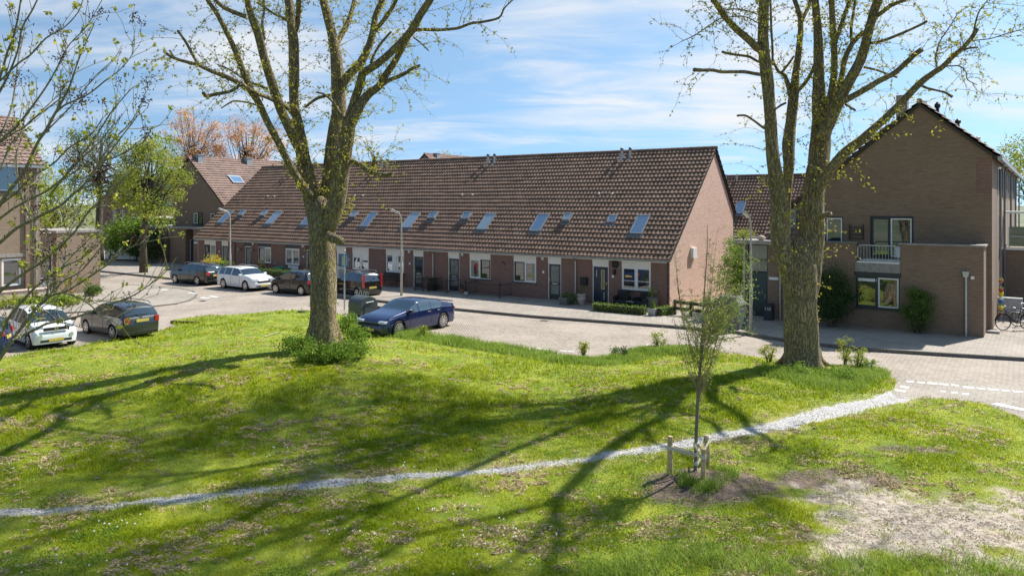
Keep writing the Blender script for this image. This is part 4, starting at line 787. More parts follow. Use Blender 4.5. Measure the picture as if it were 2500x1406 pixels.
def rearhouse(i, lab, v0, L=8.0):
    h = thing('terraced_house', lab, 'house', S(u0, v0), TH, 'tall gabled houses')
    m = MB(); m.add([(X(13.6), 0, 0), (X(13.6), L, 0), (X(13.6), L, 7.58), (X(13.6), 0, 7.58)], [(0,1,2,3)]); m.add([(X(5.3), 0, 0), (X(5.3), L, 0), (X(5.3), L, 5.2), (X(5.3), 0, 5.2)], [(3,2,1,0)]); m.add([(X(5.3),L,0),(X(13.6),L,0),(X(13.6),L,7.58),(X(10.92),L,9.8),(X(5.3),L,5.2)], [(4,3,2,1,0)]); m.build('wall', M['brick_tan'], h)
    longroof(h, 0, L, 27, seed=i+20)
    for k in range(5): a = .7+k*1.35; m = MB(); m.box(X(13.605), X(13.64), a, a+.62, 5.75, 7.2); m.build('window_strip', M['brick_row' if k % 2 else 'dark'], h)
    m = MB(); m.tube([(X(13.9), L-.3, 7.3), (X(13.75), L-.3, 7.0), (X(13.75), L-.3, PH)], .05, 8); m.build('downpipe', M['cont'], h)
    window(h, 2.0, 3.6, 3.3, 4.9, y=X(13.6)+.05, swap=True, sgn=-1, outer='white'); return h
r2 = rearhouse(1, 'second house along the sunlit side of the tall right row, with planted roof terrace', 9.81)
m = MB(); m.box(X(13.61), X(20.5), .0, 4.0, 0, 3.14); m.build('terrace_block', M['brick_brown'], r2)
m = MB(); m.box(X(13.61), X(20.6), -.08, .1, 3.142, 3.26); m.build('coping', M['white'], r2)
m = MB(); m.box(X(13.95), X(20.4), .0, .02, 3.32, 4.3); m.build('glass_screen', M['glass'], r2)
m = MB(); m.box(X(13.9), X(20.4), -.01, .03, 3.78, 3.84); m.box(X(13.9), X(13.95), -.01, .03, 3.26, 4.3); m.box(X(15.6), X(15.64), -.01, .03, 3.26, 4.3); m.build('screen_frame', M['zinc'], r2)
m = MB(); m.box(X(13.7), X(15.3), 1.4, 2.8, 4.95, 5.05); m.build('awning', M['white'], r2)
rearhouse(2, 'third house along the sunlit side wall of the tall brown row', 17.82); rearhouse(3, 'farthest house of the tall brown row on the right', 25.83)
# ------------------------------------------------------------------ houses behind the terrace
def farblock(lab, ua, ub, v0, v1, ez, rz, tl, seed):
    h = thing('terraced_house', lab, 'house', S(ua, v0), TH, 'houses behind the low terrace'); L = ub-ua; vm = v1-v0
    m = MB(); m.box(0, L, .2, 8.5, 0, ez-.02); m.build('wall', M['brick_row'], h); m = MB(); tiles(m, -.1, L+.1, round(L/.234), 0, ez, vm, rz, seed=seed); rf = m.build('roof', M[tl], h)
    m = MB(); m.prism([(0, ez-.04), (vm, rz-.05), (2*vm, ez-.04)], 0, 1); m = MB(); q = [(.02, ez-.05), (vm, rz-.06), (2*vm, ez-.05)]; m.add([(0, y, z) for y, z in q]+[(L, y, z) for y, z in q], [(2,1,0), (3,4,5), (0,1,4,3), (1,2,5,4), (2,0,3,5)]); m.build('gable_wall', M['brick_row'], h)
    m = MB(); ridge(m, (0, vm, rz+.03), (L, vm, rz+.03)); m.build('ridge_tiles', M[tl], rf); m = MB(); m.box(0, L, -.12, .03, ez-.12, ez); m.build('gutter', M['white'], h)
    for x in (1.3, 2.2): m = MB(); z = rz-.45; m.tube([(x, vm-.4, z), (x, vm-.4, z+.6)], .08, 8); m.build('flue_pipe', M['galv'], h)
    sl = lambda v: ez+.06+v*(rz-ez)/vm
    roofwin(h, 2.9, 3.6, 1.5, 2.4, sl); return h
farblock('brown tiled house seen through the gap between the low terrace and the porch', -7.0, 1.0, 20, 24.6, 3.05, 7.62, 'tile', 31)
farblock('brown tiled house seen between the two stems of the right willow', 1.02, 9.0, 20, 24.6, 3.05, 7.62, 'tile', 37)
def gablehouse(lab, uc, v0, L, zr, wl, wr, zl, zrr, tile, br, seed, chim=(), group='tall gabled houses', win=()):
    """gable faces the street; ridge runs back. wl/wr = half widths, zl/zrr = eave heights"""
    h = thing('gabled_house', lab, 'house', S(uc, v0), TH, group); m = MB(); m.add([(-wl,0,0),(wr,0,0),(wr,0,zrr),(0,0,zr-.06),(-wl,0,zl),(-wl,L,0),(wr,L,0),(wr,L,zrr),(0,L,zr-.06),(-wl,L,zl)], [(0,1,2,3,4),(9,8,7,6,5),(1,6,7,2),(0,4,9,5)]); m.build('wall', M[br], h)
    m = MB(); tiles(m, -.12, L, round(L/.3), wr+.2, zrr-.16, 0, zr, along='y', seed=seed); tiles(m, -.12, L, round(L/.3), -wl-.2, zl-.16, 0, zr, along='y', seed=seed+1); rf = m.build('roof', M[tile], h)
    m = MB(); ridge(m, (0, -.12, zr+.04), (0, L, zr+.04)); m.build('ridge_tiles', M[tile], rf)
    m = MB(); m.prism([(wr+.15, zrr-.17), (0, zr-.03), (-wl-.15, zl-.17), (-wl-.15, zl-.3), (0, zr-.17), (wr+.15, zrr-.3)], -.08, L-.02); m.build('roof_boarding', M['wood_d'], rf)
    for x, y, hh in chim: z = zr-abs(x)*.8; m = MB(); m.box(x-.3, x+.3, y-.3, y+.3, z-.4, z+hh); c = m.build('chimney', M['zinc'], h); m = MB(); m.box(x-.36, x+.36, y-.36, y+.36, z+hh+.001, z+hh+.08); m.build('chimney_cap', M['concrete'], c)
    return h
L_ = gablehouse('tall brown house with big shaded gable, far left beyond the low terrace', -49.1, 4.0, 42, 9.66, 2.7, 6.2, 7.3, 4.75, 'tile_side', 'brick_brown', 41, chim=[(.4, fvu(487,-48.7)-4, .55), (.4, fvu(605,-48.7)-4, .5)])
window(L_, .75, 2.2, 3.55, 4.6, y=-.03, outer='dark', cols=('white','dark')); window(L_, 3.4, 4.8, 3.55, 4.6, y=-.03, outer='dark', cols=('white','dark'))
slr = lambda v: 9.66-v*.79+.1
roofwin(L_, fvu(560,-47)-4-.3, fvu(560,-47)-4+.9, 2.3, 3.1, lambda v: 9.70-v*.792, ax='y')
m = MB(); m.box(.25, 2.7, -2.0, -.003, 0, 3.2); m.box(3.9, 7.5, -2.0, -.003, 0, 3.2); m.build('lower_wing', M['brick_brown'], L_)
m = MB(); m.box(.2, 8.4, -2.1, -.003, 3.202, 3.34); m.build('flat_roof_edge', M['concrete'], L_)
m = MB(); m.box(2.72, 3.85, -1.5, -1.45, PH, 2.2); m.build('door', M['navy'], L_); m = MB(); m.box(2.66, 2.715, -1.55, -1.4, PH, 2.25); m.box(3.86, 3.895, -1.55, -1.4, PH, 2.25); m.build('door_frame', M['white'], L_)
m = MB(); m.box(4.1, 5.0, -2.04, -2.005, 1.95, 2.1); m.build('name_board', M['white'], L_)
W_ = thing('flat_roofed_wing', 'low flat roofed brown brick wing with a balcony gap, behind the far street tree', 'building', S(-56, 1.9), TH)
m = MB(); m.box(0, 6.6, 0, 5, 0, 3.2); m.build('wall', M['brick_brown'], W_); m = MB(); m.box(-.05, 6.65, -.06, 5.05, 3.202, 3.3); m.build('coping', M['concrete'], W_)
window(W_, 5.2, 6.0, .9, 2.1, y=-.03, lights=1, cols=('white',), outer='dark'); window(W_, 4.6, 5.8, 2.35, 3.1, y=-.03, lights=1, cols=('dark',), outer='dark')
m = MB(); frame(m, 6.62, 7.05, .3, 2.5, 3.3, .04, .04); [m.box(6.66+i*.07, 6.68+i*.07, .31, .33, 2.54, 3.26) for i in range(1, 5)]; m.build('balcony_railing', M['white'], W_)
gablehouse('distant house whose orange brown roof just shows above the terrace ridge', -47.0, 34, 30, 11.5, 5, 5, 7.6, 7.6, 'tile_side', 'brick_brown', 51, chim=[(.4, 1.8, .4)], group='houses behind the low terrace')
B_ = gablehouse('distant dark red brick house with glazed blue black roof tiles, behind the left street trees', fu(285, 16), 16, 20, 9.0, 5.2, 4.2, 4.6, 5.2, 'tile_dark', 'brick_row', 61, group=None)
window(B_, -.9, -.3, 3.0, 4.6, y=-.05, lights=1, cols=('white',)); window(B_, 1.1, 1.7, 3.4, 4.6, y=-.05, lights=1, cols=('white',))
m = MB(); m.box(4.3, 9.5, -.4, 4, 0, 3.5); m.build('glazed_annex', M['glass'], B_); m = MB(); m.box(4.2, 9.6, -.5, 4.1, 3.502, 3.68); m.build('flat_roof_edge', M['white'], B_)
# ------------------------------------------------------------------ the house at the left edge
u1 = -32.3; t = thing('gabled_house', 'sunlit tan brick house at the left edge with tiled roof, behind the bare branches', 'house', S(u1, -12.2), TH, 'tall gabled houses'); Yv = lambda v: v+12.2
m = MB(); wallface(m, Yv(-30), Yv(-15.62), 0, 7.8, [(Yv(-17.6), Yv(-16.6), .78, 2.35), (Yv(-19.4), Yv(-16.7), 6.1, 7.62)], 0, -.12, swap=True)
m.box(-.16, -.14, Yv(-17.7), Yv(-16.5), .7, 2.4); m.box(-.16, -.14, Yv(-19.5), Yv(-16.6), 6, 7.65); m.add([(0,Yv(-15.62),0),(-7.4,Yv(-15.62),0),(-7.4,Yv(-15.62),7.8),(-3.7,Yv(-15.62),10.5),(0,Yv(-15.62),7.8)], [(0,1,2,3,4)]); m.build('wall', M['brick_tan'], t)
m = MB(); tiles(m, Yv(-30), Yv(-15.45), 48, .28, 7.66, -3.7, 10.6, along='y', seed=71); rf = m.build('roof', M['tile_side'], t); m = MB(); ridge(m, (-3.7, Yv(-30), 10.65), (-3.7, Yv(-15.45), 10.65)); m.build('ridge_tiles', M['tile_side'], rf)
m = MB(); m.prism([(.22, 7.64), (-3.7, 10.56), (-7.6, 7.64), (-7.6, 7.5), (-3.7, 10.4), (.22, 7.5)], Yv(-30), Yv(-15.5)); m.build('roof_boarding', M['wood_d'], rf)
m = MB(); m.box(.24, .38, Yv(-30), Yv(-15.45), 7.5, 7.64); m.build('gutter', M['zinc'], t)
window(t, Yv(-17.6)+.01, Yv(-16.6)-.01, .8, 2.33, y=-.03, swap=True, sgn=-1, lights=1, cols=('white',)); window(t, Yv(-19.4)+.01, Yv(-16.7)-.01, 6.12, 7.6, y=-.03, swap=True, sgn=-1, cols=('dark','white'), outer='dark')
m = MB(); m.box(.003, .05, Yv(-18.2), Yv(-16.2), 2.42, 2.62); m.build('lintel', M['concrete'], t)
m = MB(); m.tube([(.3, Yv(-15.85), 7.5), (.08, Yv(-15.85), 7.1), (.08, Yv(-15.85), .06)], .05, 8); m.build('downpipe', M['galv'], t)
m = MB(); m.box(.003, .10, Yv(-16.42), Yv(-16.2), 0, 7.3); m.build('recess_shade_strip', M['brick_brown'], t)  # added dark brick strip, stands for the shade of a wall recess
m = MB(); m.box(-5, -.002, Yv(-14.72), Yv(-12.2), 0, 3.7); m.build('flat_roofed_wing', M['brick_tan'], t); m = MB(); m.box(-5, .06, Yv(-14.78), Yv(-12.14), 3.702, 3.84); m.build('coping', M['concrete'], t)
m = MB(); m.box(-1.0, -.3, Yv(-15.618), Yv(-14.725), 2.5, 2.85); m.build('balcony_slab', M['concrete'], t)
m = MB(); [m.tube([(-.34, Yv(-15.55)+i*.09, 2.86), (-.34, Yv(-15.55)+i*.09, 3.7)], .012, 5) for i in range(9)]; m.tube([(-.34, Yv(-15.58), 3.72), (-.34, Yv(-14.75), 3.72)], .025, 6); m.build('balcony_railing', M['galv'], t)
m = MB(); frame(m, Yv(-15.6), Yv(-14.74), -.5, .05, 2.45, .09, .08, swap=True); m.box(-.5, -.42, Yv(-15.51), Yv(-14.83), .14, .9); m.box(-.5, -.42, Yv(-15.51), Yv(-14.83), 1.0, 1.1); d_ = m.build('door', M['white'], t); m = MB(); m.box(-.48, -.46, Yv(-15.5), Yv(-14.84), 1.1, 2.35); m.build('pane', M['glass'], d_)
# ------------------------------------------------------------------ the two big willows
def catmull(P, W, sub=4):
    out, ow = [], []; n = len(P)
    for i in range(n-1):
        a, b, c, d = P[max(i-1, 0)], P[i], P[i+1], P[min(i+2, n-1)]
        for j in range(sub):
            t = j/sub; out.append(.5*((2*b)+(c-a)*t+(2*a-5*b+4*c-d)*t*t+(3*b-a-3*c+d)*t**3)); ow.append(W[i]*(1-t)+W[i+1]*t)
    out.append(P[-1]); ow.append(W[-1]); return out, ow
class Willow:
    def __init__(s, seed): s.r = random.Random(seed); s.m = MB(); s.t = MB(); s.L = []; s.tips = 0
    def limb(s, pts, Y0, d0=0, d1=0, n=10, twig=1., leaf=1., grow=0, jag=.02):
        k = len(pts)-1; P = [at(p[0], p[1], Y0+d0+(d1-d0)*(i/k)) for i, p in enumerate(pts)]; W = [p[2]*.46*q.y/F for p, q in zip(pts, P)]
        P, W = catmull(P, W, 4); P = [q+Vector([s.r.gauss(0, jag*w) for _ in range(3)]) for q, w in zip(P, W)]
        s.m.tube(P, W, n, wob=.10 if W[0] > .1 else .05); L = 0
        for a, b, w in zip(P, P[1:], W):
            L = (b-a).length; d = (b-a).normalized()
            for _ in range(int(L*twig*4.2+s.r.random())):
                s.twig(a.lerp(b, s.r.random()), d, w)
            for _ in range(int(L*leaf*15+s.r.random())):
                q = a.lerp(b, s.r.random()); o = Vector([s.r.gauss(0, 1) for _ in range(3)]).normalized(); q = q+o*w
                e = q+o*s.r.uniform(.05, .3)+Vector((0, 0, s.r.uniform(0, .15))); s.t.tube([q, e], [.005, .003], 3, caps=False)
                for _ in range(s.r.randint(2, 5)): s.L.append(tuple(q.lerp(e, s.r.uniform(.4, 1.1))+Vector([s.r.gauss(0, .035) for _ in range(3)])))
        if grow: s.grow(P[-1], (P[-1]-P[-4]).normalized(), W[-1]*1.5, grow+(grow > 2))
        return P
    def twig(s, p, d, w, lo=.5, hi=1.7):
        r = s.r; o = Vector([r.gauss(0, 1) for _ in range(3)]); o -= d*o.dot(d); o.normalize(); g = (d*.7+o*1.1+Vector((0, 0, .35))).normalized(); L = r.uniform(lo, hi); q = p+o*w*.8; r0 = min(.009, w*.4+.004); pts = [q]
        for i in range(5):
            g = (g+Vector([r.gauss(0, .22) for _ in range(3)])-Vector((0, 0, .05*i))).normalized(); q = q+g*L/5; pts.append(q)
            if i > 0 and r.random() < .95:
                g2 = (g+Vector([r.gauss(0, .7) for _ in range(3)])).normalized(); e = q+g2*r.uniform(.15, .5); s.t.tube([q, q.lerp(e, .5)+Vector((0,0,.02)), e], [r0*.5, r0*.35, .0022], 3, caps=False)
                for _ in range(r.randint(0, 4)): s.L.append(tuple(q.lerp(e, r.uniform(.2, 1.05))+Vector([r.gauss(0, .03) for _ in range(3)])))
            for _ in range(r.randint(1, 4)): s.L.append(tuple(q+Vector([r.gauss(0, .03) for _ in range(3)])))
        s.t.tube(pts, [r0*(1-.16*i) for i in range(6)], 3, caps=False)
    def grow(s, p, d, w, lev):  # unseen crown above the frame, made wide and dense for its shadow on the lawn
        r = s.r; L = r.uniform(2.1, 3.4)*(.6+.4*lev/3); pts = [p]; W = [w]; q = p
        for i in range(3): d = (d+Vector([r.gauss(0, .13) for _ in range(3)])+Vector((0, 0, .08))).normalized(); q = q+d*L/3; pts.append(q); W.append(w*(1-.11*(i+1)))
        s.m.tube(pts, W, 6 if w > .05 else 4, caps=False)
        for a in pts[1:]:
            for _ in range(5): s.twig(a, d, W[-1], .7, 2.4)
        if lev > 1 and W[-1] > .012:
            for _ in range(3 if lev > 3 else 2):
                o = Vector([r.gauss(0, 1) for _ in range(3)]); o -= d*o.dot(d); o.normalize(); s.grow(q, (d*1.1+o*.62).normalized(), W[-1]*r.uniform(.62, .82), lev-1)
    def done(s, name, label, base, leaf, size, group, bk='bark'):
        t = thing(name, label, 'tree', base, 0, group); B = Vector(base)
        for m in (s.m, s.t): m.v = [tuple(Vector(v)-B) for v in m.v]
        tr = s.m.build('trunk', M[bk], t, smooth=True); s.t.build('twigs', M['twig'], t)
        P = np.array(s.L)-np.array(base); leafcards('crown', P, size*1.15, M[leaf], t, 5, aspect=.55); return t
def roots(w, p, rad):                                   # root flare
    for k in range(8):
        a = k*.785+w.r.uniform(-.25, .25); d = Vector((math.cos(a), math.sin(a), 0)); q = [p+d*rad*.45+Vector((0,0,1.0)), p+d*rad*.72+Vector((0,0,.45)), p+d*rad*w.r.uniform(.95, 1.15)+Vector((0,0,.14)), p+d*rad*w.r.uniform(1.5, 2.0)-Vector((0,0,.06))]
        P_, W_ = catmull(q, [.16, .19, .13, .04], 3); w.m.tube(P_, W_, 8, wob=.12)
YL = 24.3; w1 = Willow(11); Lb = w1.limb
Lb([(790,862,112),(789,845,92),(788,820,76),(787,760,67),(788,680,67),(786,600,68),(785,555,70),(784,520,62),(783,495,40),(783,478,10)], YL, 0, .1, 22, 0, .5, jag=.01)
Lb([(776,560,46),(768,520,46),(760,478,42),(748,425,40),(740,378,36),(733,330,30),(725,288,25),(718,252,25),(718,180,26),(717,110,26),(712,60,24),(705,0,22),(700,-30,20)], YL, .1, .8, 14, .7, 1.2, 4)
Lb([(722,75,13),(727,55,14),(729,20,14),(729,-20,13)], YL, .7, 1.5, 8, .8, 1, 3)
Lb([(745,400,26),(729,360,27),(704,306,26),(682,259,24),(664,202,24),(646,144,21),(632,90,21),(614,43,18),(603,0,16),(596,-25,14)], YL, .2, -1.6, 12, .9, 1.2, 4)
Lb([(758,478,24),(736,450,22),(704,396,20),(679,346,19),(654,299,18),(632,252,18),(614,223,18),(596,180,16),(574,122,14),(553,79,12),(531,36,12),(506,0,10),(498,-20,9)], YL, 0, -2.6, 12, .9, .9, 3)
Lb([(614,223,16),(582,202,14),(542,184,12),(513,173,11),(481,158,10),(452,151,9),(420,140,8),(400,126,8)], YL, -1.8, -3.2, 8, 1.3, .6)
Lb([(484,159,8),(466,126,8),(452,101,7),(434,76,7)], YL, -2.6, -2.3, 7, 1, .5)
Lb([(424,141,5),(414,124,5)], YL, -3.0, -2.9, 6, 0, 0)
Lb([(588,206,8),(570,220,9),(553,226,9),(524,231,10),(503,235,10),(496,226,9)], YL, -2, -2.4, 7, 1.0, .6)
Lb([(640,262,5),(610,252,5),(575,247,5),(560,252,5),(540,265,3)], YL, -2, -2.6, 6, .8, .4)
Lb([(722,290,12),(704,266,12),(678,250,11),(648,236,11),(625,228,10)], YL, .5, -1.9, 8, .6, .6)
Lb([(652,217,7),(620,205,6),(590,190,5),(560,170,4),(530,158,3)], YL, -1.2, .6, 6, 1.2, .6)
Lb([(600,42,12),(570,30,12),(545,18,11),(520,-5,10)], YL, -1.3, -1.6, 8, 1, 1, 2)
Lb([(646,96,7),(640,60,7),(645,25,6),(642,-10,6)], YL, 1, 2, 6, 1, 1, 2)
Lb([(700,50,9),(680,40,7),(655,25,6),(630,8,5)], YL, .8, 2.4, 6, 1, .8)
Lb([(796,560,44),(800,520,48),(806,468,48),(812,396,44),(819,324,42),(828,262,38),(824,180,32),(819,126,28),(808,72,24),(794,18,22),(787,-10,20),(782,-30,18)], YL, .3, 1.4, 14, .7, 1.2, 4)
Lb([(822,110,12),(836,82,14),(852,50,13),(862,15,12),(870,-20,10)], YL, 1.2, 2.6, 8, .9, 1.1, 3)
Lb([(800,560,40),(816,510,46),(824,480,46),(831,430,46),(840,380,42),(846,340,40),(856,300,34),(880,256,26),(901,230,22),(925,212,19),(945,180,18),(965,150,17),(985,112,16),(998,88,14)], YL, -.2, -.9, 14, .8, 1.2)
Lb([(925,212,15),(950,196,11),(985,182,10),(1003,170,9),(1025,160,7)], YL, -.6, -1.4, 8, 1.3, .8)
Lb([(846,305,22),(860,262,22),(880,205,22),(888,178,21),(920,158,20),(955,128,20),(985,98,20),(1005,75,21),(1025,40,20),(1050,0,20),(1064,-25,18)], YL, -.3, -2.0, 12, .9, 1.1, 4)
Lb([(836,218,20),(850,185,22),(880,155,22),(902,110,19),(912,72,17),(918,36,16),(934,0,16),(940,-25,14)], YL, .7, 1.2, 12, .9, 1.2, 4)
Lb([(916,76,12),(932,56,12),(948,35,11),(962,12,10),(974,-15,9)], YL, 1, -.4, 8, .9, 1, 3)
Lb([(1008,76,9),(1030,73,9),(1060,74,9),(1090,73,8),(1120,69,8),(1150,58,7),(1180,54,7),(1218,44,6),(1232,20,4),(1255,-2,3)], YL, -1.4, -2.6, 7, 1.1, .3)
Lb([(1010,92,5),(1030,108,4),(1047,125,3)], YL, -1.2, -1.6, 5, .8, .3)
Lb([(905,155,8),(915,130,7),(927,110,7),(942,92,6),(955,78,6)], YL, -1, -1.6, 7, .5, .4)
Lb([(812,232,8),(796,234,9),(776,240,9),(760,250,8),(745,262,8)], YL, 1, .6, 7, .3, .2)
Lb([(846,308,11),(832,282,10),(820,262,9),(810,246,8),(790,230,6),(772,226,5)], YL, -.5, -.9, 7, .5, .5)
Lb([(836,398,12),(852,393,12),(866,396,12),(878,402,13),(893,412,13),(906,421,12),(920,425,11),(933,426,10),(948,427,9),(960,423,8)], YL, -.2, -1.4, 8, .4, .3)
Lb([(904,418,12),(910,405,10),(915,390,9),(917,383,9)], YL, -.9, -1, 7, 2.5, .3)
for a in ((912,395),(915,388),(905,415),(880,403)):
    for _ in range(3): w1.twig(at(*a, YL-1), Vector((.7, 0, .6)), .02, .8, 1.7)
Lb([(800,575,26),(815,582,26),(826,586,24),(832,589,22)], YL, -.5, -.9, 10, 0, 0, jag=0)
roots(w1, LG(790, 845), .52)
w1.done('willow_tree', 'tall pollard scarred willow left of centre with nettles round its foot', LG(790, 845), 'leaf_w', .075, 'tall budding willows on the green')
YR = 24.2; w2 = Willow(23); Lb = w2.limb
Lb([(1966,925,120),(1962,900,104),(1959,870,90),(1958,800,84),(1957,740,84),(1957,690,86),(1955,650,84),(1951,610,62),(1950,585,30),(1950,575,8)], YR, 0, 0, 24, 0, .4, jag=.01)
Lb([(1940,720,48),(1930,670,50),(1914,630,50),(1905,575,50),(1903,520,48),(1899,470,44),(1893,430,38),(1884,352,31),(1878,246,30),(1871,176,32),(1865,123,29),(1863,70,27),(1866,0,27),(1867,-25,25)], YR, -.1, -.5, 14, .5, .35, 4)
Lb([(1866,126,20),(1849,118,20),(1831,100,20),(1796,70,18),(1768,39,16),(1754,18,15),(1736,-8,14)], YR, -.3, -1.6, 10, 1, .8, 3)
Lb([(1866,184,10),(1840,180,9),(1817,176,9),(1790,176,9),(1761,176,9),(1740,172,9),(1715,172,9),(1694,171,11)], YR, -.4, -1.4, 8, .2, .1)
Lb([(1858,152,8),(1849,150,7),(1828,139,7),(1803,135,7),(1782,132,7),(1763,127,7)], YR, -.2, .9, 7, .2, .2)
Lb([(1870,316,7),(1858,308,7),(1842,296,6),(1821,283,6),(1800,283,6)], YR, -.5, -1, 7, .3, .1)
Lb([(1852,58,3),(1820,42,3),(1785,42,3),(1755,48,3),(1725,68,3),(1694,88,3),(1663,102,2)], YR, -.3, -1.6, 5, 1.6, .3)
Lb([(1850,36,3),(1820,26,3),(1790,22,3),(1765,26,2)], YR, -.3, -1.6, 5, 1.6, .3)
Lb([(1886,160,6),(1886,120,6),(1883,70,6),(1881,0,6),(1880,-20,6)], YR, .4, .8, 6, .8, .6, 2)
Lb([(1918,580,24),(1918,520,24),(1923,450,26),(1926,400,28),(1924,352,32),(1930,300,28),(1936,246,27),(1940,210,23),(1944,169,18),(1951,116,16),(1955,56,14),(1947,21,12),(1940,0,12),(1936,-20,11)], YR, .5, 1.3, 12, .6, .8, 4)
Lb([(1955,58,10),(1964,38,10),(1972,21,10),(1982,-8,9)], YR, 1.1, 1.6, 8, .8, .8, 3)
Lb([(1934,250,14),(1926,215,13),(1916,186,10),(1902,176,8),(1894,164,7),(1888,150,6)], YR, 1, .5, 8, .8, .8)
Lb([(1908,178,7),(1918,166,6),(1930,150,6),(1938,138,5)], YR, .7, .2, 6, .8, .6)
Lb([(1944,225,11),(1958,212,10),(1972,194,9),(1980,180,9),(1988,160,8)], YR, 1, .4, 8, .8, .9)
Lb([(1918,252,6),(1906,258,6),(1892,268,5)], YR, .8, .4, 6, 0, .1)
Lb([(1968,720,64),(1974,660,68),(1980,600,68),(1984,550,64),(1985,500,58),(1990,450,54),(1998,400,52),(2001,352,52),(2003,300,46),(2000,246,36),(1999,180,28),(1998,130,25),(1996,70,22),(1990,0,18),(1988,-20,17)], YR, .1, .5, 18, .6, 1.2, 4)
Lb([(2006,330,28),(2016,285,24),(2030,230,21),(2037,170,17),(2036,120,16),(2033,60,16),(2030,0,16),(2028,-20,15)], YR, .4, -.8, 10, .9, 1.6, 4)
Lb([(2034,125,11),(2042,95,12),(2056,55,11),(2068,20,10),(2078,-15,9)], YR, -.5, .6, 8, 1, 1.6, 3)
Lb([(2006,340,36),(2020,305,34),(2047,248,30),(2074,197,28),(2099,151,26),(2113,106,24),(2127,53,24),(2144,0,24),(2150,-22,22)], YR, -.2, -1.4, 12, .9, 1.6, 4)
Lb([(2140,40,12),(2152,32,12),(2176,14,11),(2218,-2,9)], YR, -1.2, -2, 8, 1, 1, 3)
Lb([(2040,250,14),(2052,200,14),(2062,148,13),(2080,108,13),(2108,78,12)], YR, -.3, -.5, 8, .9, 1.6)
Lb([(2080,110,8),(2078,70,8),(2084,30,7),(2090,-10,7)], YR, -.4, .4, 7, 1, 1.2, 3)
Lb([(2028,268,22),(2042,253,20),(2074,239,17),(2113,218,16),(2148,197,15),(2183,179,14),(2215,151,14),(2232,134,13),(2250,121,14)], YR, -.4, -2, 9, .6, .4)
Lb([(2110,165,7),(2130,169,6),(2148,174,6),(2168,182,6),(2190,189,6)], YR, -.8, -.4, 6, .4, .2)
Lb([(2122,106,9),(2140,104,8),(2162,98,8),(2197,84,8),(2229,70,7),(2250,60,7),(2262,53,7)], YR, -1, -2.2, 7, 1.0, .4)
Lb([(1996,465,30),(2012,440,28),(2035,405,26),(2063,373,26),(2099,345,25),(2130,317,20),(2169,282,20),(2201,250,19),(2232,218,18),(2254,197,17),(2278,179,15),(2303,162,14),(2327,137,13),(2352,116,12),(2370,95,11),(2386,70,11)], YR, -.2, -3.0, 12, .8, .5)
Lb([(2378,82,6),(2381,60,5),(2390,30,4),(2404,10,3),(2422,-10,2)], YR, -2.9, -3.1, 5, 1.6, .3)
Lb([(2246,208,7),(2262,215,7),(2282,220,6),(2303,225,6),(2314,230,6),(2325,237,9)], YR, -2, -2.4, 6, .6, .2)
Lb([(2350,122,6),(2368,118,5),(2388,116,5)], YR, -2.8, -3, 6, .5, .2)
Lb([(2374,100,4),(2392,98,3),(2418,95,3),(2454,84,3),(2496,72,2)], YR, -2.8, -3.6, 5, 1.5, .3)
Lb([(2300,162,4),(2322,162,4),(2342,162,4),(2358,176,3),(2362,195,3),(2386,208,2)], YR, -2.6, -3, 5, 1.8, .3)
Lb([(2290,172,4),(2284,140,4),(2296,100,3),(2316,70,3),(2340,30,2)], YR, -2.5, -2, 5, 1.6, .3)
Lb([(2110,346,6),(2130,336,5),(2148,322,5),(2165,308,4),(2183,299,3)], YR, -1.2, -1.8, 6, 1.6, 1)
Lb([(2064,255,6),(2076,262,6),(2088,270,6)], YR, -.6, -1, 6, .5, .3)
Lb([(1996,536,18),(2008,528,16),(2018,524,14),(2027,523,14)], YR, -.5, -1, 10, 0, 0, jag=0)
roots(w2, LG(1962, 893), .60)
w2.done('willow_tree', 'tall twin stemmed willow right of centre with trimmed side stubs, beside the sapling', LG(1962, 895), 'leaf_w', .075, 'tall budding willows on the green')
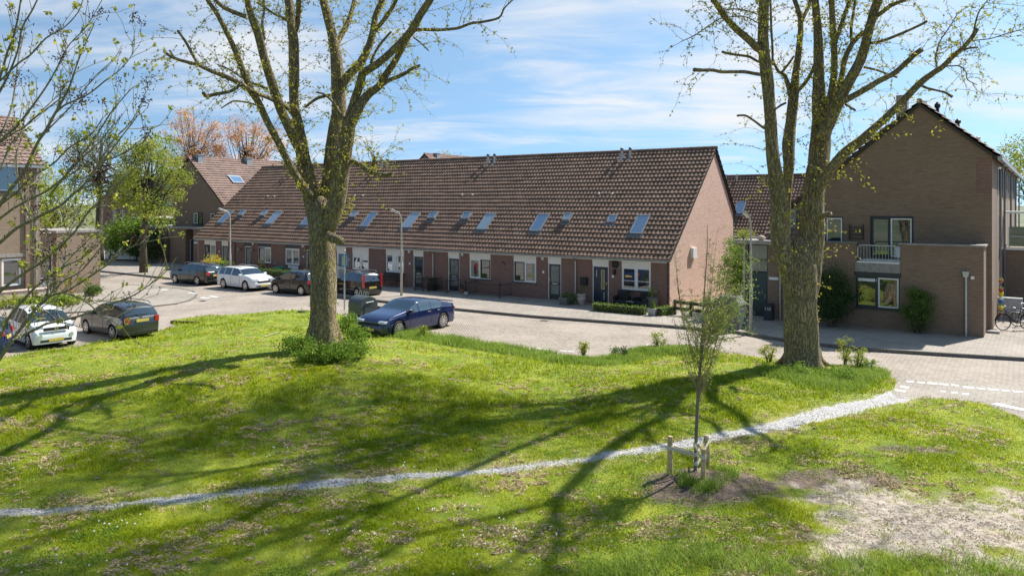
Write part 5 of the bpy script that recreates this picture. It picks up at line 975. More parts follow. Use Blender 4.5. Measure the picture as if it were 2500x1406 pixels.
# ------------------------------------------------------------------ staked sapling
def sapling():
    r = random.Random(6); Y0 = SAP.y; base = SAP.copy(); t = thing('staked_sapling', 'slim young willow tied to three low stakes beside the white path', 'tree', base); m = MB(); tw = MB(); Lf = []
    tp = [(1696,1176,9),(1698,1130,9),(1700,1060,8.5),(1703,990,8),(1706,940,8),(1710,890,7),(1713,850,6),(1715,800,4.5),(1718,740,3.5),(1722,680,2.8),(1726,620,2.2),(1727,550,1.2)]
    P = [at(x, y, Y0)-base for x, y, _ in tp]; P, W = catmull(P, [q[2]*.5*Y0/F for q in tp], 3); m.tube(P, W, 10, wob=.05); sh = []
    for i in range(44):
        k = r.uniform(0, 1); side = r.choice((-1, 1, 1)); y0 = 980-180*k+r.uniform(-10, 10); ex = side*r.uniform(8, 75 if side < 0 else 105); ty = r.uniform(560, 760) if side > 0 else r.uniform(580, 800)
        if i % 7 == 0: ty += 120
        x0 = 1705+10*k; d1 = r.uniform(-.9, .9); q = [(x0, y0, 0), (x0+ex*.35, y0-(y0-ty)*.22, d1*.4), (x0+ex*.72, y0-(y0-ty)*.55, d1*.8), (x0+ex*r.uniform(.9, 1.25), ty, d1)]
        Q = [at(a, b, Y0+d)-base for a, b, d in q]; Q, Wq = catmull(Q, [.009, .007, .005, .002], 4); sh.append((Q, side))
        tw.tube(Q, [w*.8 for w in Wq], 4, caps=False); dense = (2.6 if side > 0 else 1.2)
        for a, b in list(zip(Q, Q[1:]))[3:]:
            for _ in range(int(3*dense*r.random()+.8)):
                o = Vector([r.gauss(0, 1) for _ in range(3)]).normalized(); e = a.lerp(b, r.random()); f = e+o*r.uniform(.04, .2)+Vector((.02, 0, .03)); tw.tube([e, f], [.0028, .0014], 3, caps=False)
                for _ in range(r.randint(2, 5)): Lf.append(tuple(e.lerp(f, r.uniform(.3, 1.1))+Vector([r.gauss(0, .018) for _ in range(3)])))
    for _ in range(17):                                # the leafy right hand side of the crown
        c = at(r.uniform(1762, 1852), r.uniform(575, 830), Y0+r.uniform(-.5, .7))-base
        Q = min(sh, key=lambda s_: min((c-q).length for q in s_[0]))[0]; q = min(Q, key=lambda a: (c-a).length); tw.tube([q, q.lerp(c, .5)+Vector((0, 0, -.03)), c], [.005, .004, .002], 3, caps=False)
        for _ in range(60): Lf.append(tuple(q.lerp(c, r.random()**.5)+Vector([r.gauss(0, .075) for _ in range(3)])))
    m.build('trunk', M['bark_s'], t, smooth=True); tw.build('twigs', M['twig_r'], t); leafcards('crown', np.array(Lf), .052, M['leaf_s'], t, 3, aspect=.34)
    stk = [((1636,1170),(1636,1064),13),((1717,1190),(1718,1095),12),((1727,1140),(1725,1062),12)]; tr = P
    for n_, (b, tpx, wd) in enumerate(stk):
        p = LG(*b); q = at(tpx[0], tpx[1], p.y); s_ = thing('tree_stake', ['round pine stake left of the sapling','short round pine stake right of the sapling, nearest the camera','round pine stake behind the sapling on its right'][n_], 'stake', p, 0, 'stakes holding the sapling')
        m = MB(); h = q.z-p.z; m.tube([(0,0,-.1),(0,0,h*.5),(q.x-p.x,0,h-.01),(q.x-p.x,0,h)], [wd*.5*p.y/F]*3+[wd*.43*p.y/F], 12, wob=.04); m.build('post', M['stake'], s_)
        zt = h*(.74 if n_ == 0 else .80 if n_ == 1 else .9); a = p+Vector((0, 0, zt)); tz = a.z + (-.10 if n_ == 0 else .12 if n_ == 1 else -.17); k = min(tr, key=lambda v: abs((v+base).z-tz))+base; m = MB()
        for sg in (-1, 1):
            d = (k-a).normalized(); nn = Vector((-d.y, d.x, 0)).normalized(); ra = wd*.5*p.y/F+.008; rb = .045
            m.obox(a-p+nn*ra*sg, k-p+nn*rb*sg, .006, .07)
        m.lathe([(ra, -.035), (ra+.006, -.035), (ra+.006, .035), (ra, .035)], 12, tuple(a-p)); m.lathe([(.045, -.035), (.05, -.035), (.05, .035), (.045, .035)], 12, tuple(k-p)); m.build('strap', M['strap'], s_)
sapling()
# ------------------------------------------------------------------ the bare budding tree close to the camera on the left
def neartree():
    r = random.Random(3); Y0 = 7.2; B = Vector((-6.6, 7.3, float(hgt(-6.6, 7.3)))); t = thing('budding_tree', 'bare branched tree with bright buds and dark seed clusters, close at the left edge', 'tree', B); m = MB(); tw = MB(); LF, SD, DL = [], MB(), []
    T = [
     [(-40,930,15),(0,873,12),(24,838,11),(48,806,9),(86,755,9),(104,739,8),(123,722,7),(159,712,6),(194,692,5),(233,666,5),(270,641,4),(311,608,4),(356,592,3),(400,581,2)],
     [(30,830,9),(61,816,8),(90,802,8),(115,790,7),(157,781,7),(198,770,6),(248,750,5),(317,725,4),(350,706,3),(385,680,3),(420,650,2)],
     [(-60,900,10),(0,822,8),(16,784,8),(46,745,7),(77,710,6),(113,681,5),(150,655,4),(200,630,3),(240,600,2)],
     [(-60,780,10),(0,712,8),(31,687,8),(64,663,7),(90,648,7),(113,630,6),(143,605,6),(184,564,5),(215,518,5),(238,495,4),(300,440,3),(340,400,2)],
     [(-60,640,11),(0,592,9),(38,559,9),(77,538,8),(113,520,8),(148,502,7),(179,474,6),(207,449,5),(238,405,5),(270,370,4),(300,330,3),(330,290,2)],
     [(-60,570,8),(0,533,7),(31,510,7),(67,490,6),(113,467,6),(143,444,6),(169,420,5),(200,385,4),(240,350,3),(280,300,2)],
     [(-60,400,9),(0,346,7),(15,331,7),(45,305,6),(63,281,6),(90,245,5),(113,212,5),(134,176,4),(155,134,4),(173,105,3),(203,75,3),(224,45,2),(255,-10,2)],
     [(-40,560,12),(20,470,10),(60,418,9),(90,352,8),(113,317,8),(134,278,7),(158,236,6),(173,203,5),(185,167,4),(203,119,3),(230,60,2)],
     [(113,325,6),(128,290,5),(150,262,5),(190,243,5),(221,227,4),(254,200,4),(287,176,3),(317,143,2),(328,113,2),(328,78,1.5)],
     [(-30,270,7),(0,191,6),(18,128,6),(30,99,5),(42,54,5),(51,0,4),(56,-20,4)],
     [(-40,290,7),(0,224,6),(24,176,6),(45,119,5),(54,69,5),(78,27,4),(96,-10,4)],
     [(-30,220,6),(0,198,5),(45,155,5),(75,134,5),(113,93,4),(155,69,3),(191,30,3),(205,-10,2)],
     [(-20,380,6),(15,299,5),(30,254,5),(39,194,4),(45,145,4),(60,80,3)],
     [(120,480,6),(167,418,6),(209,367,5),(239,326,4),(269,278,4),(293,248,3),(323,215,2)],
     [(190,470,6),(233,415,5),(251,385,5),(278,341,4),(317,302,3),(340,263,3),(355,227,2)],
     [(150,440,6),(209,405,5),(278,385,4),(320,364,3),(352,346,3),(368,317,2)],
     [(-30,460,9),(6,403,7),(24,358,6),(48,328,6),(70,300,5),(120,262,4),(170,225,3)],
     [(150,715,5),(181,722,5),(205,734,5),(227,750,4),(243,770,4),(272,781,4),(290,795,3),(302,802,2)],
     [(86,755,4),(115,765,4),(140,782,3),(165,790,3),(200,800,2)],
     [(123,722,4),(140,690,4),(158,650,4),(160,610,3),(170,560,3),(200,500,3),(205,430,2)],
     [(77,538,5),(60,500,5),(45,440,4),(40,380,4),(55,330,3)],
     [(0,500,7),(40,470,6),(80,430,6),(130,400,5),(170,360,5),(220,330,4),(250,290,3)],
     [(104,739,4),(150,690,4),(200,660,3),(250,600,3),(300,560,2),(345,515,2)]]
    def side(a, d, w):                                 # a forked side shoot with buds of its own
        o = Vector([r.gauss(0, 1) for _ in range(3)]); o -= d*o.dot(d); o.normalize(); g = (d*1.0+o*.75+Vector((0, 0, .35))).normalized(); q = a; pts = [a]; n_ = r.randint(4, 7); st = r.uniform(.10, .2)
        for _ in range(n_): g = (g+Vector([r.gauss(0, .13) for _ in range(3)])+Vector((0, 0, .09))).normalized(); q = q+g*st; pts.append(q)
        w0 = min(w*.6, .010); m.tube(pts, [w0*(1-.75*k_/n_) for k_ in range(n_+1)], 5, caps=False)
        for p_, q_ in zip(pts[1:], pts[2:]): bud(p_, (q_-p_).normalized(), .004, tw, LF, SD, r)
    for i, L in enumerate(T):
        dd = r.uniform(-1.0, .9) if i not in (0, 1) else .2*i; k = len(L)-1; P = [at(x, y, Y0+dd*(j/k)+r.gauss(0, .02))-B for j, (x, y, _) in enumerate(L)]; P, W = catmull(P, [max(.0032, q[2]*.42*Y0/F) for q in L], 3)
        m.tube(P, [w*r.uniform(.93, 1.1) for w in W], 7, caps=False, wob=.06)
        for a, b, w in zip(P, P[1:], W):
            d = (b-a).normalized()
            if r.random() < .58: bud(a, d, w, tw, LF, SD, r)
            if r.random() < .07 and w > .006: side(a, d, w)
        e = P[-1]; bud(e, d, .003, tw, LF, SD, r, .1)
    # the stem itself, outside the picture, and the limbs that join it
    top = Vector((.2, .2, 7.5)); m.tube([(0,0,-.1),(0,0,1),(.1,.05,2.5),(.15,.1,5),top], [.17,.13,.11,.08,.03], 12, wob=.08)
    for L in T:
        if L[0][0] <= 0 or L[0][0] < 5:
            p = at(L[0][0], L[0][1], Y0)-B; z = max(.6, p.z-1.0); q = Vector((.1, .08, min(z, 6.5))); m.tube([q, q.lerp(p, .5)+Vector((0,0,-.05)), p], [L[0][2]*.62*Y0/F+.01, L[0][2]*.56*Y0/F+.004, L[0][2]*.5*Y0/F], 7, caps=False)
    m.build('trunk', M['bark_s'], t, smooth=True); tw.build('twigs', M['twig_p'], t); leafcards('crown', np.array(LF), .048, M['leaf_y'], t, 9, aspect=.55); SD.build('seed_clusters', M['nest'], t)
def bud(p, d, w, tw, LF, SD, r, keep=.0):
    o = Vector([r.gauss(0, 1) for _ in range(3)]); o -= d*o.dot(d); o.normalize(); g = (d*.9+o*.8+Vector((0, 0, .5))).normalized(); L = r.uniform(.05, .42); q = p; pts = [p]
    for i in range(3): g = (g+Vector([r.gauss(0, .2) for _ in range(3)])+Vector((0, 0, .12))).normalized(); q = q+g*L/3; pts.append(q)
    tw.tube(pts, [.0042, .0036, .003, .0022], 4, caps=False)
    for q in pts[1:]:
        if r.random() < .7:
            c = q+Vector([r.gauss(0, .006) for _ in range(3)]); 
            for _ in range(2): SD.tube([c, c+Vector([r.gauss(0, .009) for _ in range(3)])+Vector((0, 0, .016))], [.0055, .002], 4, caps=False)
    k = r.random()
    if k < .55:
        for _ in range(r.randint(3, 9)): LF.append(tuple(q+Vector([r.gauss(0, .016) for _ in range(3)])+Vector((0, 0, .015))))
    if k > .89:
        n = r.randint(16, 60); s_ = .018+.0006*n
        for _ in range(n): c = q+Vector([r.gauss(0, s_) for _ in range(3)]); SD.tube([c, c+Vector([r.gauss(0, .014) for _ in range(3)])], [.006, .002], 3, caps=False)
neartree()
# ------------------------------------------------------------------ cars
def lerpl(tab, t):
    for (a, b), (c, d) in zip(tab, tab[1:]):
        if t <= c: k = (t-a)/(c-a) if c > a else 0; k = max(0, k); return b+(d-b)*k
    return tab[-1][1]
def smooth(tab, t, w=.018): return sum(lerpl(tab, min(1, max(0, t+o*w))) for o in (-1.5, -1, -.5, 0, .5, 1, 1.5))/7
def make_car(name, label, cat, loc, rz, sp, group='cars parked on the street'):
    L, W, Hc, r = sp['L'], sp['W'], sp['H'], sp['r']; car = thing(name, label, cat, loc, rz, group); body = M[sp['paint']]
    fx, rx = L/2-sp['fo'], -L/2+sp['ro']; n = 96; zb0 = .19
    top = [(t, z*Hc) for t, z in sp['top']]; belt = [(t, z*Hc) for t, z in sp['belt']]; nl, nu, nr = 8, 6, 6
    def low(x):
        z = zb0+.02
        for c in (fx, rx):
            q = (r+.055)**2-(x-c)**2
            if q > 0: z = max(z, r+math.sqrt(q))
        if x > fx+r: z = max(z, zb0+.05*(x-fx-r)/.5)
        return z
    def section(i):
        t = i/n; x = -L/2+L*t; e = abs(2*t-1); hw = W/2*(1-.05*e**3)
        if e > .88: hw *= 1-.16*((e-.88)/.12)**2.2
        zt = smooth(top, t) if .02 < t < .98 else lerpl(top, t); bl = min(smooth(belt, t), zt-.06); zl = min(low(x), bl-.03); pts = []
        for j in range(nl+1): k = j/nl; z = zl+(bl-zl)*k; zz = (z-zb0)/(bl-zb0+1e-6); y = hw*(.945+.055*math.sin(min(1, max(0, zz)*1.6)*math.pi/2)-.035*max(0, zz-.55)/.45); pts.append((x, y, z))
        yb = pts[-1][1]; h = zt-bl
        for j in range(1, nu+1): k = j/nu*.86; pts.append((x, yb-.012-.36*h*k-.10*h*k**5, bl+h*k))
        ye = pts[-1][1]; ze = pts[-1][2]
        for j in range(1, nr+1): k = j/nr; pts.append((x, ye*(1-k), ze+(zt-ze)*(1-(1-k)**2.6)))
        return pts
    S_ = [section(i) for i in range(n+1)]; K = nl+nu+nr; bm_ = __import__('collections').defaultdict(MB)
    ws, rw, sw = sp['ws'], sp['rw'], sp['sw']
    for i in range(n):
        t = (i+.5)/n; zt = smooth(top, t); bl = min(smooth(belt, t), zt-.06)
        for j in range(K):
            q = [S_[i][j], S_[i+1][j], S_[i+1][j+1], S_[i][j+1]]; cz = sum(p[2] for p in q)/4; cy = sum(p[1] for p in q)/4; kind = 'body'
            if nl <= j < nl+nu and cz > bl+.025 and cz < smooth(top, t)-.085:
                for wi, (a, b) in enumerate(sw):
                    if a < t < b: kind = ('side_window', wi)
            elif j >= nl+nu-0:
                if ws[0] < t < ws[1]: kind = 'windscreen'
                elif rw[0] < t < rw[1]: kind = 'rear_window'
            if j == nl+nu-1 and ws[0]+.02 < t < ws[1]-.01 and kind == 'body' : kind = 'body'
            two = isinstance(kind, tuple); bm_[kind+(1,) if two else kind].add(q, [(0,1,2,3)]); bm_[kind+(-1,) if two else kind].add([(x, -y, z) for x, y, z in q], [(3,2,1,0)])
    for i, fl in ((0, 0), (n, 1)):                       # close both ends
        P = S_[i]; q = P+[(x, -y, z) for x, y, z in P[:-1]][::-1]; bm_['body'].add(q, [tuple(range(len(q)))])
    bo = None
    for k, m in bm_.items():
        if not m.f: continue
        k = k[0] if isinstance(k, tuple) else k; bmx = bmesh.new(); me = bpy.data.meshes.new(k); me.from_pydata(m.v, [], m.f); bmx.from_mesh(me); bmesh.ops.remove_doubles(bmx, verts=bmx.verts, dist=.0008); bmesh.ops.recalc_face_normals(bmx, faces=bmx.faces); bmx.to_mesh(me); bmx.free()
        me.polygons.foreach_set('use_smooth', [True]*len(me.polygons)); me.materials.append(body if k == 'body' else M['glass_car']); o = bpy.data.objects.new(k, me); C.objects.link(o); o.parent = car
        if k == 'body': bo = o
    m = MB(); hh = min(smooth(belt, .5), .8)-.1; m.box(-L/2+.22, L/2-.22, -W/2+.24, W/2-.24, .17, .62); m.box(rx+r+.1, fx-r-.1, -W/2+.09, W/2-.09, .155, .3); m.build('underbody', M['rubber'], car)
    for cxx in (fx, rx):
        for s in (-1, 1):
            m = MB(); pr = [(r*.70, -.09), (r*.93, -.10), (r, -.07), (r, .07), (r*.93, .10), (r*.70, .09)]; m.lathe(pr, 28); o = m.build('wheel', M['rubber'], car, smooth=False); o.location = (cxx, s*(W/2-.105), r); o.rotation_euler = (R(90), 0, 0)
            rm = MB(); zf = -.083 if s > 0 else .083; rm.lathe([(r*.71, zf-.004), (r*.71, zf+.004)], 28); d_ = rm.build('wheel_disc', M['darkrim'], o)
            rm = MB(); ns = sp.get('spokes', 7); zo = zf+(-.008 if s > 0 else .008)
            for a in range(ns):
                an = 2*math.pi*a/ns; c_, s__ = math.cos(an), math.sin(an); w1_, w2_ = (.028, .05) if ns > 6 else (.045, .075)
                rm.add([(c_*.03-s__*w1_*.6, s__*.03+c_*w1_*.6, zo), (c_*.03+s__*w1_*.6, s__*.03-c_*w1_*.6, zo), (c_*r*.7+s__*w2_*.6, s__*r*.7-c_*w2_*.6, zo), (c_*r*.7-s__*w2_*.6, s__*r*.7+c_*w2_*.6, zo)], [(0,1,2,3)] if s < 0 else [(3,2,1,0)])
            k = 28
            for a in range(k):
                a0, a1 = 2*math.pi*a/k, 2*math.pi*(a+1)/k; rm.add([(math.cos(a0)*r*.66, math.sin(a0)*r*.66, zo), (math.cos(a1)*r*.66, math.sin(a1)*r*.66, zo), (math.cos(a1)*r*.72, math.sin(a1)*r*.72, zo), (math.cos(a0)*r*.72, math.sin(a0)*r*.72, zo)], [(0,1,2,3)])
            rm.lathe([(.055, zo-.004), (.055, zo+.004)], 12); rm.build('rim', M['alu'], o)
    def surf(t, z):                                     # side surface y at height z
        P = section(round(t*n)); best = min(P[:nl+nu+1], key=lambda p: abs(p[2]-z)); return best[1]
    for s in (-1, 1):
        t = ws[1]-.035; x = -L/2+L*t; zb = smooth(belt, t)+.03; y = surf(t, zb); m = MB(); m.box(x-.07, x+.06, min(s*(y+.02), s*(y+.20)), max(s*(y+.02), s*(y+.20)), zb, zb+.13); m.box(x-.03, x+.03, min(s*(y-.03), s*(y+.03)), max(s*(y-.03), s*(y+.03)), zb-.02, zb+.03); m.build('mirror', M[sp.get('mirror', sp['paint'])], car, bevel=.03)
        for hd in sp['doors'][:-1] if len(sp['doors']) > 2 else sp['doors'][:1]:
            x = -L/2+L*hd+.08; z = smooth(belt, hd)-.1; y = surf(hd, z); m = MB(); m.box(x, x+.17, min(s*(y-.005), s*(y+.028)), max(s*(y-.005), s*(y+.028)), z, z+.03); m.build('door_handle', M['galv' if sp['paint'] == 'p_blue' else sp['paint']], car)
        m = MB()
        for hd in sp['doors']:
            x = -L/2+L*hd; zs = [zb0+.14+(smooth(belt, hd)-zb0-.14)*q/5 for q in range(6)]
            for za, zc in zip(zs, zs[1:]): m.obox((x, s*(surf(hd, za)+.001), za), (x, s*(surf(hd, zc)+.001), zc), .006, .01, up=(1,0,0))
        m.build('door_seam', M['rubber'], car)
        if sp.get('trim'):
            m = MB(); ts = np.linspace(.14, .84, 14)
            for a, b in zip(ts, ts[1:]): za = Hc*.42; m.obox((-L/2+L*a, s*(surf(a, za)+.004), za), (-L/2+L*b, s*(surf(b, za)+.004), za), .012, .05)
            m.build('side_trim', M['plastic'], car)
        tl = sp['tail']; x = -L/2; m = MB(); y1 = surf(.015, tl[0]*Hc)
        m.box(x-.004+tl[2], x+tl[2]+tl[3], min(s*(y1-tl[4]), s*(y1+.022)), max(s*(y1-tl[4]), s*(y1+.022)), tl[0]*Hc, tl[1]*Hc); m.build('tail_light', M['red_l'], car, bevel=.02)
        hl = sp['head']; x = L/2; y1 = surf(.97, hl[0]*Hc)
        m = MB(); m.prism([(x-hl[2]-.30, hl[1]*Hc), (x-hl[2], hl[1]*Hc-.03), (x-hl[2]+.02, hl[0]*Hc), (x-hl[2]-.18, hl[0]*Hc+.01)], min(s*(y1-hl[3]), s*(y1+.008)), max(s*(y1-hl[3]), s*(y1+.008))); m.build('headlight', M['clear_l'], car, bevel=.015)
    m = MB(); m.box(L/2-.05, L/2+.012, -W*.27, W*.27, sp.get('gz', .36)*Hc, sp.get('gz', .36)*Hc+.13); m.box(L/2-.05, L/2+.008, -W*.34, W*.34, .22*Hc-.05, .22*Hc+.05); m.build('grille', M['rubber'], car, bevel=.02)
    m = MB(); m.box(L/2+.010, L/2+.022, -.25, .25, .30, .40); m.build('number_plate', M['yplate'], car)
    pz = sp.get('pz', .42)*Hc; m = MB(); xr = -L/2-.012; m.box(xr-.012, xr+.02, -.25, .25, pz, pz+.11); m.build('number_plate', M['yplate'], car)
    m = MB(); m.box(-L/2-.02, -L/2+.1, -W*.40, W*.40, .20*Hc, .24*Hc); m.build('bumper_strip', M['rubber'], car, bevel=.01)
    for f in sp.get('extra', ()): f(car, sp, L, W, Hc)
    return car
def rails(car, sp, L, W, Hc):
    for s in (-1, 1):
        m = MB(); m.tube([(-L*.38, s*W*.36, Hc-.06), (-L*.34, s*W*.35, Hc+.02), (L*.08, s*W*.35, Hc+.02), (L*.13, s*W*.36, Hc-.06)], .017, 6); m.build('roof_rail', M[sp.get('rail', 'zinc')], car)
def diamond(car, sp, L, W, Hc):
    m = MB(); z = sp.get('gz', .36)*Hc+.07; x = L/2+.016; o_ = [(0, .095), (.065, 0), (0, -.095), (-.065, 0)]; i_ = [(a*.5, b*.5) for a, b in o_]
    for k in range(4): a, b, c, d = o_[k], o_[(k+1) % 4], i_[(k+1) % 4], i_[k]; m.add([(x, p[0], z+p[1]) for p in (a, b, c, d)]+[(x-.03, p[0], z+p[1]) for p in (a, b, c, d)], [(0,1,2,3),(7,6,5,4),(0,4,5,1),(1,5,6,2),(2,6,7,3),(3,7,4,0)])
    m.build('emblem', M['alu'], car); m = MB()
    for s in (-1, 1): m.tube([(L/2-.03, s*W*.33, .34*Hc), (L/2+.012, s*W*.33, .34*Hc)], .075, 14)
    m.build('round_lamp', M['clear_l'], car)
def wiper(car, sp, L, W, Hc): m = MB(); m.tube([(-L/2+.02, 0, .62*Hc), (-L/2+.10, .22, .72*Hc)], .012, 5); m.build('rear_wiper', M['rubber'], car)
def spoiler(car, sp, L, W, Hc): m = MB(); m.prism([(-L/2+.02, .755*Hc), (-L/2+.30, .78*Hc), (-L/2+.02, .79*Hc)], -W*.37, W*.37); m.build('boot_spoiler', body_ := M[sp['paint']], car, bevel=.01)
EST = dict(top=[(0,.44),(.004,.60),(.02,.66),(.075,.90),(.11,.955),(.25,.99),(.45,1.),(.58,.97),(.74,.68),(.86,.635),(.95,.55),(.985,.47),(1,.38)], belt=[(0,.62),(.3,.645),(.7,.615),(1,.5)], ws=(.60,.735), rw=(.022,.072), sw=[(.085,.225),(.24,.42),(.435,.72)], doors=[.235,.43,.665], tail=(.46,.62,.0,.22,.20), head=(.43,.54,.02,.38))
HAT = dict(top=[(0,.42),(.004,.60),(.015,.66),(.06,.90),(.10,.96),(.3,1.),(.5,.985),(.62,.93),(.80,.66),(.90,.60),(.965,.50),(.99,.42),(1,.34)], belt=[(0,.62),(.3,.63),(.75,.60),(1,.46)], ws=(.635,.80), rw=(.014,.062), sw=[(.10,.30),(.33,.44),(.455,.78)], doors=[.445,.755], tail=(.46,.60,.0,.16,.16), head=(.40,.53,.03,.34))
COU = dict(top=[(0,.42),(.004,.62),(.03,.735),(.06,.755),(.14,.80),(.24,.91),(.36,.985),(.46,1.),(.55,.975),(.70,.735),(.75,.70),(.88,.635),(.95,.56),(.985,.47),(1,.36)], belt=[(0,.64),(.3,.67),(.65,.645),(1,.5)], ws=(.555,.715), rw=(.10,.26), sw=[(.215,.37),(.385,.545),(.558,.70)], doors=[.24,.38,.675], tail=(.52,.61,.0,.26,.24), head=(.44,.52,.02,.36))
def placed(A, bx_, wb, away, A_is, spec, W):
    """contact point of one visible wheel, picture column of the other: find the heading"""
    a = G(*A); k = (bx_-1250)/F; best = None
    for i in range(3600):
        th = i*math.pi/1800; b = a+Vector((math.cos(th), math.sin(th), 0))*wb
        if (b.y > a.y) != away: continue
        e = abs(b.x/b.y-k)
        if best is None or e < best[0]: best = (e, th, b)
    th = best[1]; hd = th if A_is == 'rear' else th+math.pi; h = Vector((math.cos(hd), math.sin(hd), 0)); left = Vector((-h.y, h.x, 0)); s = 1 if left.dot(-a) > 0 else -1
    L, fo, ro = spec['L'], spec['fo'], spec['ro']; xr = -L/2+ro; xf = L/2-fo; ax = xr if A_is == 'rear' else xf
    c = a - h*ax - left*s*(W/2-.09); c.z = 0; return c, hd
def car(name, label, cat, A, bx_, away, A_is, base, **kw):
    sp = dict(base); sp.update(kw); wb = sp['L']-sp['fo']-sp['ro']; c, hd = placed(A, bx_, wb, away, A_is, sp, sp['W']); 
    if 'hd' in kw: hd = kw['hd']
    if 'loc' in kw: c = kw['loc']
    return make_car(name, label, cat, c, hd, sp)
car('parked_car', 'black estate car, farthest left of the row parked before the terrace', 'car', (428.8,691.3), 482.8, False, 'front', EST, L=4.15, W=1.66, H=1.45, r=.30, fo=.74, ro=.95, paint='p_black', spokes=5, trim=1, extra=(rails, wiper))
car('parked_car', 'white estate car with silver wheels, second in the row before the terrace', 'car', (547,703.6), 600.5, False, 'rear', EST, L=4.25, W=1.68, H=1.43, r=.31, fo=.84, ro=.93, paint='p_white', spokes=9, extra=(rails,))
car('parked_car', 'small black hatchback with silver wheel covers, directly left of the left willow trunk', 'car', (674.4,715.8), 736.3, False, 'front', HAT, L=3.3, W=1.54, H=1.46, r=.29, fo=.56, ro=.54, paint='p_black', spokes=9, extra=(wiper,))
car('parked_car', 'tall black hatchback with long red tail lights, between the willow trunk and black bench', 'car', (873,727.5), 823, True, 'rear', HAT, L=3.35, W=1.52, H=1.50, r=.29, fo=.62, ro=.55, paint='p_brown', spokes=6, tail=(.40,.90,.0,.14,.09), sw=[(.05,.16),(.19,.43),(.455,.78)], doors=[.20,.445,.755], extra=(rails, wiper), pz=.36)
car('parked_car', 'metallic dark blue four door coupe parked beyond the grass fringe', 'car', (1080,800.5), 971.5, False, 'rear', COU, L=4.5, W=1.78, H=1.41, r=.335, fo=.80, ro=.92, paint='p_blue', spokes=10, mirror='p_black', extra=(spoiler,))
car('parked_car', 'dark grey green small estate car seen from behind, left of the green', 'car', (277.6,828), 213.5, True, 'rear', EST, L=3.85, W=1.60, H=1.42, r=.285, fo=.70, ro=.90, paint='p_grey', spokes=8, tail=(.47,.64,.0,.12,.16), pz=.50, rail='plastic', extra=(rails, wiper))
car('parked_car', 'small white hatchback facing forward, beside the dark grey green estate', 'car', (73,853), 26, True, 'front', HAT, L=3.3, W=1.60, H=1.47, r=.29, fo=.56, ro=.50, paint='p_white', spokes=7, gz=.47, mirror='p_black', head=(.46,.60,.16,.30), extra=(diamond,))
make_car('parked_car', 'dark blue car cut off by the left picture edge', 'car', G(-132, 874), R(200), {**HAT, 'L': 3.8, 'W': 1.65, 'H': 1.45, 'r': .29, 'fo': .7, 'ro': .7, 'paint': 'p_blue', 'spokes': 7, 'tail': (.52, .66, 0, .2, .2)})
def van():
    sp = dict(HAT); sp.update(L=4.6, W=1.85, H=1.95, r=.33, fo=.8, ro=.9, paint='p_white', top=[(0,.4),(.004,.9),(.05,.98),(.3,1.),(.6,.99),(.66,.95),(.80,.62),(.93,.50),(.99,.4),(1,.3)], belt=[(0,.55),(1,.5)], ws=(.67,.80), rw=(.5,.5), sw=[(.62,.78)], doors=[.42,.62], spokes=8)
    return make_car('parked_van', 'distant white van behind the left street trees', 'van', G(322, 637), R(-12), sp, group=None)
van()
# ------------------------------------------------------------------ street furniture
def lamp(lab, base, ang=None):
    t = thing('street_lamp', lab, 'street lamp', base, math.atan2(-V.y, -V.x) if ang is None else ang, 'slim curved street lamps')
    m = MB(); m.tube([(0,0,-.05),(0,0,1.9),(0,0,1.95),(0,0,4.1),(.02,0,4.45),(.10,0,4.66),(.24,0,4.80)], [.075,.072,.052,.042,.04,.038,.034], 12); m.build('pole', M['pole'], t, smooth=True)
    m = MB(); m.obox((.22,0,4.79), (.88,0,5.02), .19, .07, up=(-.3,0,1)); h = m.build('lamp_head', M['galv'], t, bevel=.03); m = MB(); m.obox((.34,0,4.785), (.84,0,4.955), .14, .035, up=(-.3,0,1)); m.build('lamp_lens', M['cream'], h, bevel=.01)
    m = MB(); m.box(-.078, -.07, -.04, .04, .5, .9); m.build('service_hatch', M['galv'], t); return t
g_ = G(562, 655); lamp('street lamp rising behind the white estate car at the left end of the terrace', S(fu(562,-5.0), -5.0, PH)); g_ = G(980, 722, PH); lamp('street lamp in front of the black bench, between two terrace windows', g_)
g_ = G(1833, 811, PH); lamp('street lamp before the porch, partly behind the sapling leaves', g_)
def lamp_far(): g = G(158, 640); g.z = 0; t = lamp('far street lamp whose head shows above the hedge on the left', Vector((-39.5, 66, 0)), R(200)); return t
lamp_far()
c = thing('waste_container', 'grey green underground waste container with rounded lid and steel loops, beside the blue car', 'container', G(886, 786), R(45))
m = MB(); a = [(-.47, 0), (.47, 0), (.47, .85)]+[(.47*math.cos(q), .85+.37*math.sin(q)) for q in [math.pi*k/14 for k in range(1, 14)]]+[(-.47, .85)]; m.prism(a, -.5, .5); m.build('housing', M['plastic'], c, bevel=.015)
m = MB(); m.prism([(x*.6+.03, .15+z*.7) for x, z in a], -.515, -.502); m.build('drum_door', M['plastic'], c); m = MB(); m.tube([(-.2, -.54, .95), (.22, -.54, .98)], .018, 6); m.build('handle', M['galv'], c)
for k in (-.34, -.12, .22):
    m = MB(); m.tube([(-.05, k, 1.2), (-.06, k, 1.36), (0, k, 1.43), (.06, k, 1.36), (.05, k, 1.2)], .016, 8); m.build('lifting_loop', M['galv'], c)
m = MB(); m.box(-.75, .75, -.75, .75, .004, .03); m.build('base_plate', M['zinc'], c)
c = thing('waste_container', 'grey metal waste container with sloping lid behind the sapling branches', 'container', G(1778, 803, PH), TH)
